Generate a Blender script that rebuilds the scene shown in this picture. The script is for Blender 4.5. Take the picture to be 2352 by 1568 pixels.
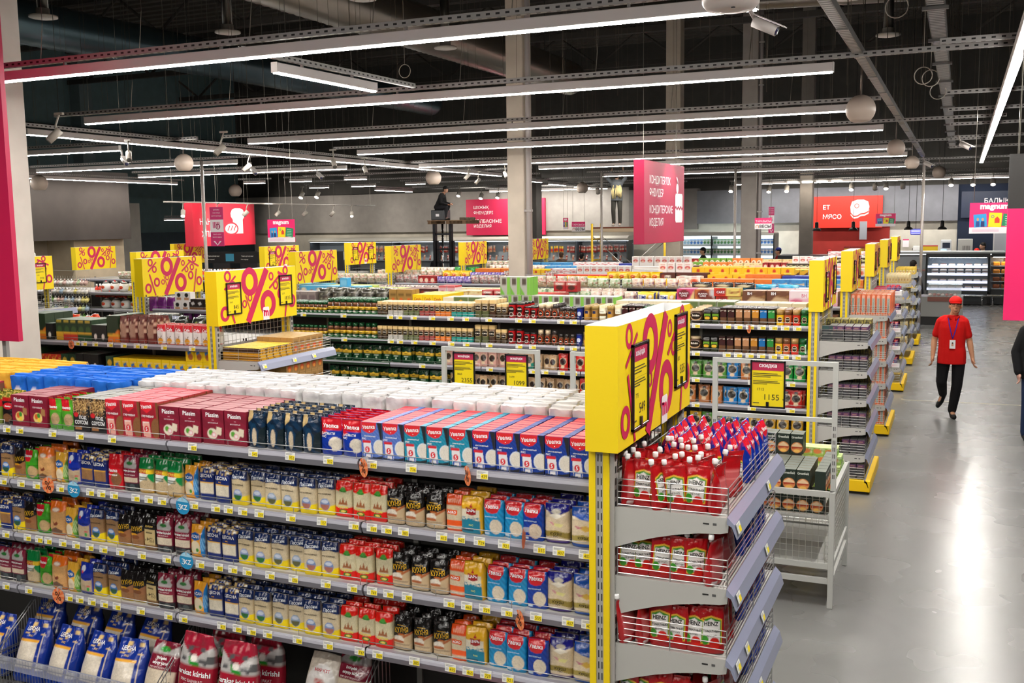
import bpy, math, random
import numpy as np
from mathutils import Matrix, Vector
for o in list(bpy.data.objects): bpy.data.objects.remove(o)
SC=bpy.context.scene; COL=SC.collection
rnd=random.Random(7)
# ---------------- camera, world, exposure ----------------
def set_camera():
    yaw,pitch,roll=-0.416891,0.116906,-0.014046
    cy,sy=math.cos(yaw),math.sin(yaw)
    fw=Vector((sy*math.cos(pitch),cy*math.cos(pitch),-math.sin(pitch)))
    rt=Vector((cy,-sy,0)); up=rt.cross(fw)
    r2=math.cos(roll)*rt+math.sin(roll)*up; u2=-math.sin(roll)*rt+math.cos(roll)*up
    cd=bpy.data.cameras.new('camera'); cd.sensor_width=36; cd.lens=2320.86/2352*36; cd.clip_start=.05; cd.clip_end=200
    co=bpy.data.objects.new('camera',cd); COL.objects.link(co)
    M=Matrix((r2,u2,-fw)).transposed().to_4x4(); M.translation=(0,0,2.8); co.matrix_world=M
    SC.camera=co
set_camera()
SC.view_settings.view_transform='Standard'; SC.view_settings.look='None'
SC.view_settings.gamma=1; SC.view_settings.use_curve_mapping=False
SC.view_settings.exposure=0.1
LED=116.0            # luminance of the ceiling LED strips
wd=bpy.data.worlds.new('world'); SC.world=wd; wd.use_nodes=True
wd.node_tree.nodes['Background'].inputs[0].default_value=(.8,.88,1,1)
wd.node_tree.nodes['Background'].inputs[1].default_value=.10
SC.cycles.max_bounces=5; SC.cycles.diffuse_bounces=3; SC.cycles.glossy_bounces=3; SC.cycles.transparent_max_bounces=6
SC.cycles.transmission_bounces=3; SC.cycles.caustics_reflective=False; SC.cycles.caustics_refractive=False
SC.cycles.use_denoising=True; SC.cycles.sample_clamp_indirect=4
try: SC.cycles.use_light_tree=True
except Exception: pass
# ---------------- colours and materials ----------------
_lin={}
def C(h):
    if not isinstance(h,str): return tuple(h)
    if h in _lin: return _lin[h]
    s=h.lstrip('#')
    if len(s)==3: s=''.join(c*2 for c in s)
    v=[int(s[i:i+2],16)/255 for i in (0,2,4)]
    _lin[h]=tuple((x/12.92 if x<=.04045 else ((x+.055)/1.055)**2.4) for x in v)
    return _lin[h]
MATS={}
def mat(name,rough=.5,metal=0,coat=0,bump=0,bscale=40,spec=.5,emit=0,vary=.0,alpha=1,trans=0):
    m=bpy.data.materials.new(name); m.use_nodes=True; nt=m.node_tree; N=nt.nodes; L=nt.links
    b=N['Principled BSDF']; at=N.new('ShaderNodeVertexColor'); at.layer_name='Col'
    b.inputs['Roughness'].default_value=rough; b.inputs['Metallic'].default_value=metal
    b.inputs['Coat Weight'].default_value=coat; b.inputs['Coat Roughness'].default_value=.12
    b.inputs['Specular IOR Level'].default_value=spec
    tc=N.new('ShaderNodeTexCoord'); nz=N.new('ShaderNodeTexNoise'); nz.inputs['Scale'].default_value=bscale; nz.inputs['Detail'].default_value=3
    L.new(tc.outputs['Object'],nz.inputs['Vector'])
    if vary:
        mx=N.new('ShaderNodeMix'); mx.data_type='RGBA'; mx.blend_type='MULTIPLY'; mx.inputs[0].default_value=vary
        L.new(at.outputs['Color'],mx.inputs[6]); L.new(nz.outputs['Fac'],mx.inputs[7]); L.new(mx.outputs[2],b.inputs['Base Color'])
    else: L.new(at.outputs['Color'],b.inputs['Base Color'])
    if bump:
        bp=N.new('ShaderNodeBump'); bp.inputs['Strength'].default_value=bump; bp.inputs['Distance'].default_value=.01
        L.new(nz.outputs['Fac'],bp.inputs['Height']); L.new(bp.outputs['Normal'],b.inputs['Normal'])
    if emit:
        L.new(at.outputs['Color'],b.inputs['Emission Color']); b.inputs['Emission Strength'].default_value=emit
    if trans: b.inputs['Transmission Weight'].default_value=trans
    if alpha<1: b.inputs['Alpha'].default_value=alpha
    MATS[name]=m; return m
mat('paint',.42,bump=.02); mat('carton',.5,bump=.05,bscale=60); mat('plastic',.26,coat=.25,bump=.25,bscale=45)
mat('film',.2,coat=.5,bump=.5,bscale=30); mat('metal',.32,metal=.85); mat('chrome',.15,metal=1); mat('cloth',.9,bump=.3,bscale=90,spec=.2)
mat('paper',.7,bump=.35,bscale=25,spec=.3); mat('skin',.5,spec=.3); mat('led',.5,emit=LED); mat('lamp',.5,emit=25); mat('glow',.5,emit=5); mat('soft',.5,emit=1.4)
mat('glass',.03,alpha=.16); mat('matte',.85,vary=.35,bscale=3); mat('clear',.08,alpha=.35); mat('rail',.3,coat=.2); mat('glossy',.12,coat=.4); mat('screenlit',.4,emit=1.0)
def floor_mat():
    m=bpy.data.materials.new('polished_concrete'); m.use_nodes=True; N=m.node_tree.nodes; L=m.node_tree.links; b=N['Principled BSDF']
    tc=N.new('ShaderNodeTexCoord'); n1=N.new('ShaderNodeTexNoise'); n1.inputs['Scale'].default_value=.9; n1.inputs['Detail'].default_value=4; n1.inputs['Distortion'].default_value=1.2
    n2=N.new('ShaderNodeTexNoise'); n2.inputs['Scale'].default_value=1.6; n2.inputs['Detail'].default_value=2
    L.new(tc.outputs['Object'],n1.inputs[0]); L.new(tc.outputs['Object'],n2.inputs[0])
    cr=N.new('ShaderNodeValToRGB'); cr.color_ramp.elements[0].color=(.172,.171,.168,1); cr.color_ramp.elements[1].color=(.208,.206,.2,1)
    cr.color_ramp.elements[0].position=.2; cr.color_ramp.elements[1].position=.85
    L.new(n1.outputs['Fac'],cr.inputs[0]); L.new(cr.outputs[0],b.inputs['Base Color'])
    mr=N.new('ShaderNodeMapRange'); mr.inputs[3].default_value=.22; mr.inputs[4].default_value=.32
    L.new(n2.outputs['Fac'],mr.inputs[0]); L.new(mr.outputs[0],b.inputs['Roughness'])
    bp=N.new('ShaderNodeBump'); bp.inputs['Strength'].default_value=.012; bp.inputs['Distance'].default_value=.02; L.new(n1.outputs['Fac'],bp.inputs['Height']); L.new(bp.outputs[0],b.inputs['Normal'])
    MATS['floor']=m
floor_mat()
def slot_mat():
    m=bpy.data.materials.new('slotted_steel'); m.use_nodes=True; N=m.node_tree.nodes; L=m.node_tree.links; b=N['Principled BSDF']
    tc=N.new('ShaderNodeTexCoord'); sp=N.new('ShaderNodeSeparateXYZ'); L.new(tc.outputs['Object'],sp.inputs[0])
    def M(op,a,bv):
        n=N.new('ShaderNodeMath'); n.operation=op
        for i,x in enumerate((a,bv)):
            if isinstance(x,(int,float)): n.inputs[i].default_value=x
            else: L.new(x,n.inputs[i])
        return n.outputs[0]
    fx=M('FRACT',M('MULTIPLY',sp.outputs[0],14.0),0); a=M('LESS_THAN',fx,.42)
    z=M('ABSOLUTE',sp.outputs[2],0); c=M('LESS_THAN',z,.007)
    y=M('ABSOLUTE',sp.outputs[1],0); e=M('LESS_THAN',y,.012)
    dark_slot=M('MULTIPLY',a,M('MAXIMUM',c,e))
    mx=N.new('ShaderNodeMix'); mx.data_type='RGBA'; L.new(dark_slot,mx.inputs[0]); mx.inputs[6].default_value=(.34,.33,.32,1); mx.inputs[7].default_value=(.012,.012,.012,1)  # slots painted near black, the shade inside them put into the colour
    L.new(mx.outputs[2],b.inputs['Base Color']); b.inputs['Roughness'].default_value=.45; b.inputs['Metallic'].default_value=.3
    MATS['slotted']=m
slot_mat()
# ---------------- mesh builder ----------------
class MB:
    def __init__(s): s.v=[]; s.c=[]; s.f=[]; s.m=[]; s.sm=[]; s.ml=[]
    def add(s,vs,fs,col,mt='paint',smooth=False):
        o=len(s.v); vs=[tuple(map(float,p)) for p in vs]; s.v+=vs
        if isinstance(col,np.ndarray) and col.ndim==2: s.c+=[tuple(x) for x in col]
        else:
            c=C(col); s.c+=[c]*len(vs)
        if mt not in s.ml: s.ml.append(mt)
        k=s.ml.index(mt)
        for f in fs: s.f.append([o+i for i in f]); s.m.append(k); s.sm.append(smooth)
        return s
    def mesh(s,name):
        me=bpy.data.meshes.new(name); me.from_pydata(s.v,[],s.f)
        for k in s.ml: me.materials.append(MATS[k])
        me.polygons.foreach_set('material_index',s.m); me.polygons.foreach_set('use_smooth',s.sm)
        a=me.color_attributes.new('Col','FLOAT_COLOR','POINT')
        arr=np.ones((len(s.v),4),np.float32); arr[:,:3]=np.array(s.c,np.float32).reshape(-1,3); a.data.foreach_set('color',arr.ravel())
        me.update(); return me
    def obj(s,name,parent=None,loc=(0,0,0),rot=(0,0,0)):
        o=bpy.data.objects.new(name,s.mesh(name)); COL.objects.link(o); o.location=loc; o.rotation_euler=rot
        if parent: o.parent=parent
        return o
    # primitives
    def box(s,x0,x1,y0,y1,z0,z1,col,mt='paint',b=0):
        if b<=0:
            vs=[(x,y,z) for z in (z0,z1) for y in (y0,y1) for x in (x0,x1)]
            return s.add(vs,[(0,2,3,1),(4,5,7,6),(0,1,5,4),(2,6,7,3),(0,4,6,2),(1,3,7,5)],col,mt)
        X=(x0,x1);Y=(y0,y1);Z=(z0,z1); vs=[]; idx={}
        for i in (0,1):
            for j in (0,1):
                for k in (0,1):
                    sx=b if i==0 else -b; sy=b if j==0 else -b; sz=b if k==0 else -b
                    idx[i,j,k]=len(vs); vs+=[(X[i],Y[j]+sy,Z[k]+sz),(X[i]+sx,Y[j],Z[k]+sz),(X[i]+sx,Y[j]+sy,Z[k])]
        fs=[]
        cyc=[(0,0),(1,0),(1,1),(0,1)]
        for ax in range(3):
            for e in (0,1):
                q=[]
                for p in cyc:
                    t=list(p); t.insert(ax,e); q.append(idx[tuple(t)]+ax)
                if (e==0)==(ax!=1): q.reverse()
                fs.append(q)
            a1,a2=[a for a in range(3) if a!=ax]
            for p in cyc:
                t0=list(p); t0.insert(ax,0); t1=list(p); t1.insert(ax,1); i0=idx[tuple(t0)]; i1=idx[tuple(t1)]
                q=[i0+a1,i0+a2,i1+a2,i1+a1]
                fs.append(q)
        for t,i in idx.items(): fs.append([i,i+1,i+2])
        return s.add(vs,fs,col,mt)
    def quad(s,a,b,c,d,col,mt='paint'): return s.add([a,b,c,d],[(0,1,2,3)],col,mt)
    def tube(s,pts,r,col,mt='paint',n=6,cap=True):
        pts=[Vector(p) for p in pts]; vs=[]; fs=[]
        rr=r if isinstance(r,(list,tuple)) else [r]*len(pts)
        t=(pts[1]-pts[0]).normalized(); ref=Vector((0,0,1)) if abs(t.z)<.9 else Vector((1,0,0)); u=t.cross(ref).normalized()
        for i,p in enumerate(pts):
            a=pts[max(0,i-1)]; b=pts[min(len(pts)-1,i+1)]; t=(b-a).normalized(); u=(u-t*u.dot(t)).normalized(); w=t.cross(u)
            for k in range(n):
                an=2*math.pi*k/n; vs.append(p+(u*math.cos(an)+w*math.sin(an))*rr[i])
        for i in range(len(pts)-1):
            for k in range(n):
                k2=(k+1)%n; fs.append((i*n+k,i*n+k2,(i+1)*n+k2,(i+1)*n+k))
        if cap: fs.append(tuple(range(n-1,-1,-1))); fs.append(tuple((len(pts)-1)*n+k for k in range(n)))
        return s.add(vs,fs,col,mt,n>4)
    def lathe(s,prof,col,mt='paint',n=20,c=(0,0,0),axis='z',sq=2.0):
        vs=[];fs=[];cs=[]
        for i,p in enumerate(prof):
            cc=C(p[2]) if len(p)>2 else C(col)
            for k in range(n):
                an=2*math.pi*k/n; ca,sa=math.cos(an),math.sin(an)
                x=math.copysign(abs(ca)**(2/sq),ca)*p[0]; y=math.copysign(abs(sa)**(2/sq),sa)*p[0]
                q=(x,y,p[1]) if axis=='z' else ((p[1],x,y) if axis=='x' else (x,p[1],-y))
                vs.append((q[0]+c[0],q[1]+c[1],q[2]+c[2])); cs.append(cc)
        for i in range(len(prof)-1):
            for k in range(n):
                k2=(k+1)%n; fs.append((i*n+k,i*n+k2,(i+1)*n+k2,(i+1)*n+k))
        fs.append(tuple(range(n-1,-1,-1))); fs.append(tuple((len(prof)-1)*n+k for k in range(n)))
        return s.add(vs,fs,np.array(cs),mt,True)
    def prism(s,poly,axis,d0,d1,col,mt='paint'):
        n=len(poly); vs=[]
        for d in (d0,d1):
            for a,b in poly: vs.append((d,a,b) if axis=='x' else ((a,d,b) if axis=='y' else (a,b,d)))
        fs=[tuple(range(n-1,-1,-1)),tuple(range(n,2*n))]+[(i,(i+1)%n,n+(i+1)%n,n+i) for i in range(n)]
        return s.add(vs,fs,col,mt)
    def ball(s,c,r,col,mt='paint',n=16,m=10,cut=None):
        rx,ry,rz=r if isinstance(r,tuple) else (r,r,r); vs=[];fs=[]
        lo=-math.pi/2 if cut is None else math.asin(cut)
        for i in range(m+1):
            ph=lo+(math.pi/2-lo)*i/m
            for k in range(n):
                th=2*math.pi*k/n; vs.append((c[0]+rx*math.cos(ph)*math.cos(th),c[1]+ry*math.cos(ph)*math.sin(th),c[2]+rz*math.sin(ph)))
        for i in range(m):
            for k in range(n):
                k2=(k+1)%n; fs.append((i*n+k,i*n+k2,(i+1)*n+k2,(i+1)*n+k))
        fs.append(tuple(range(n-1,-1,-1)))
        return s.add(vs,fs,col,mt,True)
    def text(s,body,o,ux,uz,h,col,mt='paint',bold=.012,maxw=None,align='c'):
        V,F,w,hh=tmesh(body,bold); k=h/hh; kx=k
        if maxw and w*k>maxw: kx=maxw/w
        o=Vector(o);ux=Vector(ux);uz=Vector(uz)
        off={'c':-w/2,'l':0,'r':-w}[align]
        return s.add([o+ux*((x+off)*kx)+uz*((y-hh/2)*k) for x,y in V],F,col,mt)
_tm={}
def tmesh(body,bold=.012):
    key=(body,bold)
    if key not in _tm:
        c=bpy.data.curves.new('t','FONT'); c.body=body; c.offset=bold; c.resolution_u=2; c.fill_mode='FRONT'
        o=bpy.data.objects.new('t',c); COL.objects.link(o); bpy.context.view_layer.update()
        me=bpy.data.meshes.new_from_object(o.evaluated_get(bpy.context.evaluated_depsgraph_get()))
        V=np.array([tuple(v.co)[:2] for v in me.vertices] or [(0,0)]); F=[tuple(p.vertices) for p in me.polygons]
        V=V-V.min(0); w,h=V.max(0)
        bpy.data.objects.remove(o); bpy.data.curves.remove(c); bpy.data.meshes.remove(me)
        _tm[key]=([tuple(v) for v in V],F,max(w,1e-3),max(h,1e-3))
    return _tm[key]
# ---------------- scene tree ----------------
def tag(o,label,cat,group=None):
    o['label']=label; o['category']=cat
    if group: o['group']=group
    return o
def thing(name,label,cat,loc=(0,0,0),rz=0,group=None):
    o=bpy.data.objects.new(name,None); COL.objects.link(o); o.location=loc; o.rotation_euler=(0,0,rz); o.empty_display_size=.1
    return tag(o,label,cat,group)
def struct(mb,name,loc=(0,0,0),rot=(0,0,0)):
    o=mb.obj(name,None,loc,rot); o['kind']='structure'; return o
def dup(o,parent=None):
    c=o.copy(); COL.objects.link(c)
    if parent is not None: c.parent=parent
    for ch in o.children: dup(ch,c)
    return c
ORD='first second third fourth fifth sixth seventh eighth ninth tenth eleventh twelfth thirteenth fourteenth fifteenth sixteenth seventeenth eighteenth nineteenth twentieth'.split()
def nth(i):
    if i<20: return ORD[i]
    t=('twenty','thirty','forty','fifty','sixty','seventy','eighty','ninety')[(i+1)//10-2]
    return (t+'-'+ORD[(i+1)%10-1]) if (i+1)%10 else {'twenty':'twentieth','thirty':'thirtieth','forty':'fortieth','fifty':'fiftieth','sixty':'sixtieth','seventy':'seventieth','eighty':'eightieth','ninety':'ninetieth'}[t]
# ---------------- printed packages ----------------
def hsh(a,b):
    v=np.sin(a*127.1+b*311.7)*43758.5453; return v-np.floor(v)
def inpoly(U,V,P):
    r=np.zeros(U.shape,bool); n=len(P)
    for i in range(n):
        x0,y0=P[i];x1,y1=P[(i+1)%n]
        if y0==y1: continue
        c=((y0>V)!=(y1>V))&(U<(x1-x0)*(V-y0)/(y1-y0)+x0); r^=c
    return r
def pnts(ts): return [tuple(float(q) for q in t.split(',')) for t in ts]
def paint1(ops,U,V):
    R=np.zeros(U.shape+(3,))
    def st(m,c): R[m]=C(c)
    for t in ops:
        k=t[0]
        if k=='b': R[:]=C(t[1])
        elif k in 'rsng':
            u0,v0,u1,v1=map(float,t[1:5]); m=(U>=u0)&(U<=u1)&(V>=v0)&(V<=v1); c=np.array(C(t[5]))
            if k=='r': R[m]=c
            elif k=='s':
                fr=float(t[6]); sl=float(t[7]); q=((V+U*sl)*fr)%1<.5; R[m&q]=c
            elif k=='n':
                q=hsh(np.floor(U*float(t[7])),np.floor(V*float(t[7])*1.5))<float(t[6]); R[m&q]=c
            else: R[m]=c*(.78+.34*hsh(U*97,V*89)[m])[:,None]
        elif k in 'eo':
            u,v,a,b=map(float,t[1:5]); m=((U-u)/a)**2+((V-v)/b)**2<=1
            if k=='e': st(m,t[5])
            else: R[m]=np.array(C(t[5]))*(.75+.38*hsh(U*97,V*89)[m])[:,None]
        elif k=='p': st(inpoly(U,V,pnts(t[2:])),t[1])
    return R
def paintd(ops,U,V,du,dv):
    R=0
    for a,b in ((-.25,-.25),(.25,-.25),(-.25,.25),(.25,.25)): R=R+paint1(ops,U+a*du,V+b*dv)
    return R/4
def parse(d): return [x.split() for x in d.strip().split(';') if x.strip()]
PROF={ # v -> depth, width, top lean
 'brick':([0,.04,.5,.76,.88,.95,1],[.9,1,1,.97,.7,.42,.28],[.95,1,1,.99,.96,.95,.93],5),
 'soft':([0,.05,.3,.7,.85,.95,1],[.8,1,1.05,.9,.55,.25,.12],[.93,.98,1,.99,.97,.96,.95],3.2),
 'pouch':([0,.03,.12,.4,.75,.92,.94,1],[.7,.9,1,.92,.5,.14,.06,.05],[.95,.98,1,1,1,1,1,1],2.3),
 'gus':([0,.04,.6,.8,.9,.97,1],[.9,1,.96,.75,.4,.12,.1],[.96,1,1,1,1,1,1],3.5),
 'pillow':([0,.03,.15,.4,.6,.85,.97,1],[.04,.1,.7,1,1,.7,.1,.04],[1,1,.97,.95,.95,.97,1,1],2.4),
 'big':([0,.08,.4,.62,.8,.93,1],[.75,1,1,.85,.5,.2,.1],[.94,1,1,.98,.93,.86,.8],3),
 'flour':([0,.04,.5,.95,.985,1],[.95,1,1,1.0,.98,.92],[.97,1,1,1,.99,.95],9),
}
def pack(W,H,D,kind,design,seed=0,nu=0,nv=0,mt='plastic',wr=1.0):
    ops=parse(design); txt=[o for o in ops if o[0]=='t']; cap=[o for o in ops if o[0]=='k']; ops=[o for o in ops if o[0] not in 'tk']
    mb=MB(); rs=random.Random(seed*77+5)
    nu=nu or 24; nv=nv or 34
    if kind=='box':
        u=np.linspace(0,1,nu+1); v=np.linspace(0,1,nv+1); U,V=np.meshgrid(u,v); R=paintd(ops,U,V,1/nu,1/nv)
        vs=[((a-.5)*W,-D/2,b*H) for b in v for a in u]; n=nu+1
        fs=[(j*n+i,j*n+i+1,(j+1)*n+i+1,(j+1)*n+i) for j in range(nv) for i in range(nu)]
        mb.add(vs,fs,R.reshape(-1,3),mt)
        for sx,ue in ((-1,0.0),(1,1.0)):   # sides take the front's edge colour
            vv=np.linspace(0,1,13); cc=paint1(ops,np.full(13,abs(ue-.02)),vv); q=[];ff=[];qc=[]
            for j,b in enumerate(vv):
                q+=[(sx*W/2,-D/2,b*H),(sx*W/2,D/2,b*H)]; qc+=[cc[j],cc[j]]
            ff=[(2*j,2*j+1,2*j+3,2*j+2) for j in range(12)]
            mb.add(q,ff,np.array(qc),mt)
        tc=cap[0][1] if cap else None; tcol=C(tc) if tc else tuple(paint1(ops,np.array([.5]),np.array([.98]))[0])
        e=.0012
        mb.quad((-W/2+e,-D/2+e,H),(W/2-e,-D/2+e,H),(W/2-e,D/2-e,H),(-W/2+e,D/2-e,H),tcol,mt)
        if cap and len(cap[0])>3:
            f=float(cap[0][3]); x=-W/2+f*W
            mb.quad((x,-D/2+e,H+.0006),(W/2-e,-D/2+e,H+.0006),(W/2-e,D/2-e,H+.0006),(x+.02*W,D/2-e,H+.0006),cap[0][2],mt)
        mb.quad((-W/2,D/2,0),(-W/2,D/2,H),(W/2,D/2,H),(W/2,D/2,0),tuple(paint1(ops,np.array([.5]),np.array([.5]))[0]),mt)
        surf=lambda u,v:((u-.5)*W,-D/2-.0007,v*H)
    else:
        kv,kd,kw,nn=PROF[kind]
        phs=[rs.uniform(0,6.28) for _ in range(6)]
        def P(u,v,front,off=0.0):
            d=np.interp(v,kv,kd)*D/2; w=np.interp(v,kv,kw)*W/2
            s=2*u-1; t=(1-abs(s)**nn)**(1/nn) if abs(s)<1 else 0
            a=.0035*wr*(W/.11); top=max(0,(v-.6)/.4)
            wob=a*(math.sin(7*v+9*u+phs[0])*.35+math.sin(23*v-6*u+phs[1])*.3*(0.4+top)+math.sin(15*u+13*v+phs[2])*.35*top+math.sin(31*u-9*v+phs[3])*.3*top)
            y=d*t+wob*t
            lean=top*top*D*.12*math.sin(phs[4])
            x=s*w+wob*.5
            zz=v*H
            if kind in('brick','soft','big') : zz-=H*.03*top*top*(s*s)*(1+math.sin(phs[5]))
            if kind=='flour' and v>.9: zz+=H*.012*math.sin(5*s+phs[0])+H*.008*math.sin(11*s+phs[1])
            return (x,(-(y+off) if front else y)+lean,zz)
        uu=.5-.5*np.cos(np.linspace(0,math.pi,nu+1)); uu=.45*uu+.55*np.linspace(0,1,nu+1)
        ub=np.array([1-x for x in (.12,.35,.5,.65,.88)]); vv=np.linspace(0,1,nv+1)
        allu=np.concatenate([uu,ub]); n=len(allu); nf=len(uu)
        U,V=np.meshgrid(allu,vv); R=paintd(ops,U,V,1/nu,1/nv)
        vs=[P(a,b,k<nf) for b in vv for k,a in enumerate(allu)]
        fs=[(j*n+i,j*n+(i+1)%n,(j+1)*n+(i+1)%n,(j+1)*n+i) for j in range(nv) for i in range(n)]
        tp=nv*n
        if cap:   # a plain folded top in its own colour
            base=[P(a,1.0,k<nf) for k,a in enumerate(allu)]
            mb.add(base,[tuple(range(n))],cap[0][1],mt)
        else: fs.append(tuple(tp+i for i in range(n)))
        mb.add(vs,fs,R.reshape(-1,3),mt,True)
        surf=lambda u,v:P(min(max(u,0),1),min(max(v,0),1),True,.006 if kind=='pillow' else .0015)
    if kind=='flour':
        a=rs.uniform(-.1,.15); mb.add([(-W*.45,-D*(.3+a),H+.001),(W*.45,-D*(.28+a),H+.001),(W*.46,D*.4,H+.001),(-W*.46,D*.4,H+.001),(-W*.44,-D*(.27+a),H+.009),(W*.44,-D*(.25+a),H+.011),(W*.45,D*.4,H+.004),(-W*.45,D*.4,H+.004)],[(0,1,5,4),(1,2,6,5),(2,3,7,6),(3,0,4,7),(4,5,6,7)],cap[0][1],mt)
    for t in txt:
        s=t[1].replace('_',' '); u,v,h=map(float,t[2:5]); mw=float(t[6]) if len(t)>6 else .9; rot=math.radians(float(t[7])) if len(t)>7 else 0
        Vt,F,w,hh=tmesh(s,.02 if len(t)<9 else float(t[8])); k=h*H/hh; kx=min(k,mw*W/w); ca,sa=math.cos(rot),math.sin(rot)
        q=[]
        for x,y in Vt:
            x=(x-w/2)*kx; y=(y-hh/2)*k; x,y=x*ca-y*sa,x*sa+y*ca
            q.append(surf(u+x/W,v+y/H))
        mb.add(q,F,t[5],mt)
    return mb
def jar(prof,design='',n=20,sq=2.0,lab=None,mt='plastic',texts=()):
    mb=MB(); mb.lathe(prof,'fff',mt,n,sq=sq)
    R=max(p[0] for p in prof)
    for kind,z,h,w,col in (lab or []):    # labels wrapped on the front of the body
        m=10; r=R+.0008; pts=[]
        for i in range(m+1):
            f=-1+2*i/m; an=f*w
            hh=h*(math.sqrt(max(0,1-f*f)) if kind=='e' else 1); pts.append((an,hh))
        vs=[];fs=[]
        def pt(an,zz):
            a=an-math.pi/2; c,s_=math.cos(a),math.sin(a); return (math.copysign(abs(c)**(2/sq),c)*r,math.copysign(abs(s_)**(2/sq),s_)*r,zz)
        for an,hh in pts: vs+=[pt(an,z-hh/2),pt(an,z+hh/2)]
        fs=[(2*i,2*i+2,2*i+3,2*i+1) for i in range(m)]
        mb.add(vs,fs,col,mt,True); R+=.0004
    for s,z,h,w,col in texts:
        V,F,tw,th=tmesh(s,.02); k=h/th; kx=min(k,w/tw); r=R+.001
        q=[]
        for x,y in V:
            a=(x-tw/2)*kx/r-math.pi/2; c,s_=math.cos(a),math.sin(a); q.append((math.copysign(abs(c)**(2/sq),c)*r,math.copysign(abs(s_)**(2/sq),s_)*r,z+(y-th/2)*k))
        mb.add(q,F,col,mt)
    return mb
PR={}     # key: (name, category, look, builder, W, D, H)
MESH={}
def P(key,name,look,W,H,D,kind,design,mt=None,nu=0,nv=0,cat=None,wr=1.0,caps=None):
    mt=mt or ('carton' if kind=='box' else 'film')
    PR[key]=dict(name=name,cat=cat or name.split('_')[-1],look=look,W=W,H=H,D=D,caps=caps,
        fn=lambda seed:pack(W,H,D,kind,design,seed,nu,nv,mt,wr),var=1 if kind=='box' else 2)
def zsplit(m,z,up):
    r=MB(); r.ml=list(m.ml); mp={}
    for f,k,s_ in zip(m.f,m.m,m.sm):
        if (min(m.v[i][2] for i in f)>=z)!=up: continue
        q=[]
        for i in f:
            if i not in mp: mp[i]=len(r.v); r.v.append(m.v[i]); r.c.append(m.c[i])
            q.append(mp[i])
        r.f.append(q); r.m.append(k); r.sm.append(s_)
    if not up:   # close the mouth under the lid
        pass
    return r
def PJ(key,name,look,W,H,fn,cat=None,caps=None,D=None,lid=None):
    if lid:
        f0=fn; fn=lambda:zsplit(f0(),lid,False); caps=[('cap' if 'bottle' in name else 'lid',lambda:zsplit(f0(),lid,True))]
    PR[key]=dict(name=name,cat=cat or name.split('_')[-1],look=look,W=W,H=H,D=D or W,caps=caps,fn=lambda seed:fn(),var=1)
SEEN=set()
def put(key,x,y,z,label,group=None,rz=0.0,tilt=(0,0),sc=1.0):
    if -7.9<x<-7.2 and 17.22<y<17.95: return   # the pillar stands here
    p=PR[key]; v=rnd.randrange(p['var']); mk=(key,v)
    if mk not in MESH: MESH[mk]=p['fn'](v).mesh(p['name'])
    o=bpy.data.objects.new(p['name'],MESH[mk]); COL.objects.link(o)
    o.location=(x,y,z); o.rotation_euler=(tilt[0],tilt[1],rz)
    if sc!=1: o.scale=(sc,)*3
    if p['caps']:
        for nm,cfn in p['caps']:
            ck=(key,nm)
            if ck not in MESH: MESH[ck]=cfn().mesh(nm)
            c=bpy.data.objects.new(nm,MESH[ck]); COL.objects.link(c); c.parent=o
    tag(o,label,p['cat'],group); return o
CNT={}
def row(seq,x,y,z,where,depth=1,dirx=-1,end='the aisle end',pitch=None,jit=.004,rz=0,fronty=True,skipback=(),lean=0):
    """lay out facings one beside the other: seq of (key, count, gap) starting at x, stepping dirx"""
    for it in seq:
        key,n=it[0],it[1]
        if key=='_': x+=dirx*n; continue
        p=PR[key]; gap=it[2] if len(it)>2 else .004; dp=it[3] if len(it)>3 else depth
        for i in range(n):
            cx=x+dirx*p['W']/2
            k=(where,key); CNT[k]=CNT.get(k,0)+1; c=CNT[k]
            for d in range(dp):
                yy=y+p['D']/2+d*(p['D']+.003)
                lab=f"{p['look']}, {nth(c-1)} from {end}, {where}"+('' if d==0 else f", {nth(d)} back")
                put(key,cx+rnd.uniform(-jit,jit)*.5,yy+rnd.uniform(-jit,jit),z,lab,f"{p['look']}s, {where}",rz=rnd.uniform(-.05,.05)*(0.15 if p['var']==1 else 1)+rz,tilt=(lean+rnd.uniform(-.02,.02)*(p['var']-1),rnd.uniform(-.02,.02)*(p['var']-1)))
            x+=dirx*(p['W']+gap)
    return x
# ---------------- products on the front grain shelves ----------------
SH='p e02028 0,1 .74,1 .70,.82 .56,.73 .37,.695 .18,.73 .04,.80 0,.84'
def uv(key,look,base,dark,l1):
    P(key,'rice_carton',look,.113,.175,.045,'box',f'b {base};s 0 .1 .85 .9 {dark} 9 .6;p 1c1c20 .80,.9 .92,.5 1,.5 1,1 .74,1;r 0 0 1 .06 1c1c20;p 1c1c20 0,0 1,0 1,.1 .5,.03 0,.03;{SH};e .86 .33 .29 .21 d9e4f0;o .87 .33 .27 .19 e6dfd2;p e9e4e6 .09,.46 .45,.46 .52,.03 .13,.05;r .06 .43 .44 .50 d81e2a;e .28 .25 .115 .085 d81e2a;p 1f58b0 .14,.05 .5,.03 .48,.14 .15,.15;p f2eef0 .2,.05 .44,.04 .43,.12 .21,.125;t Увелка .36 .87 .105 fff .6 4;t ● .4 .755 .03 fff;t {l1} .41 .62 .045 fff .74;t РИС .14 .545 .05 fff .3;t 5 .28 .25 .10 fff;k e2414b {base} .72',nu=36,nv=50)
uv('u1','dark blue round-grain rice carton','0a3da0','0a2f86','КРУГЛОЗЕРНЫЙ')
uv('u2','teal long-grain rice carton','1893b0','117c9c','ДЛИННОЗЕРНЫЙ')
uv('u3','periwinkle parboiled rice carton','5a7cc8','4a68b8','ПРОПАРЕННЫЙ')
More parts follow.
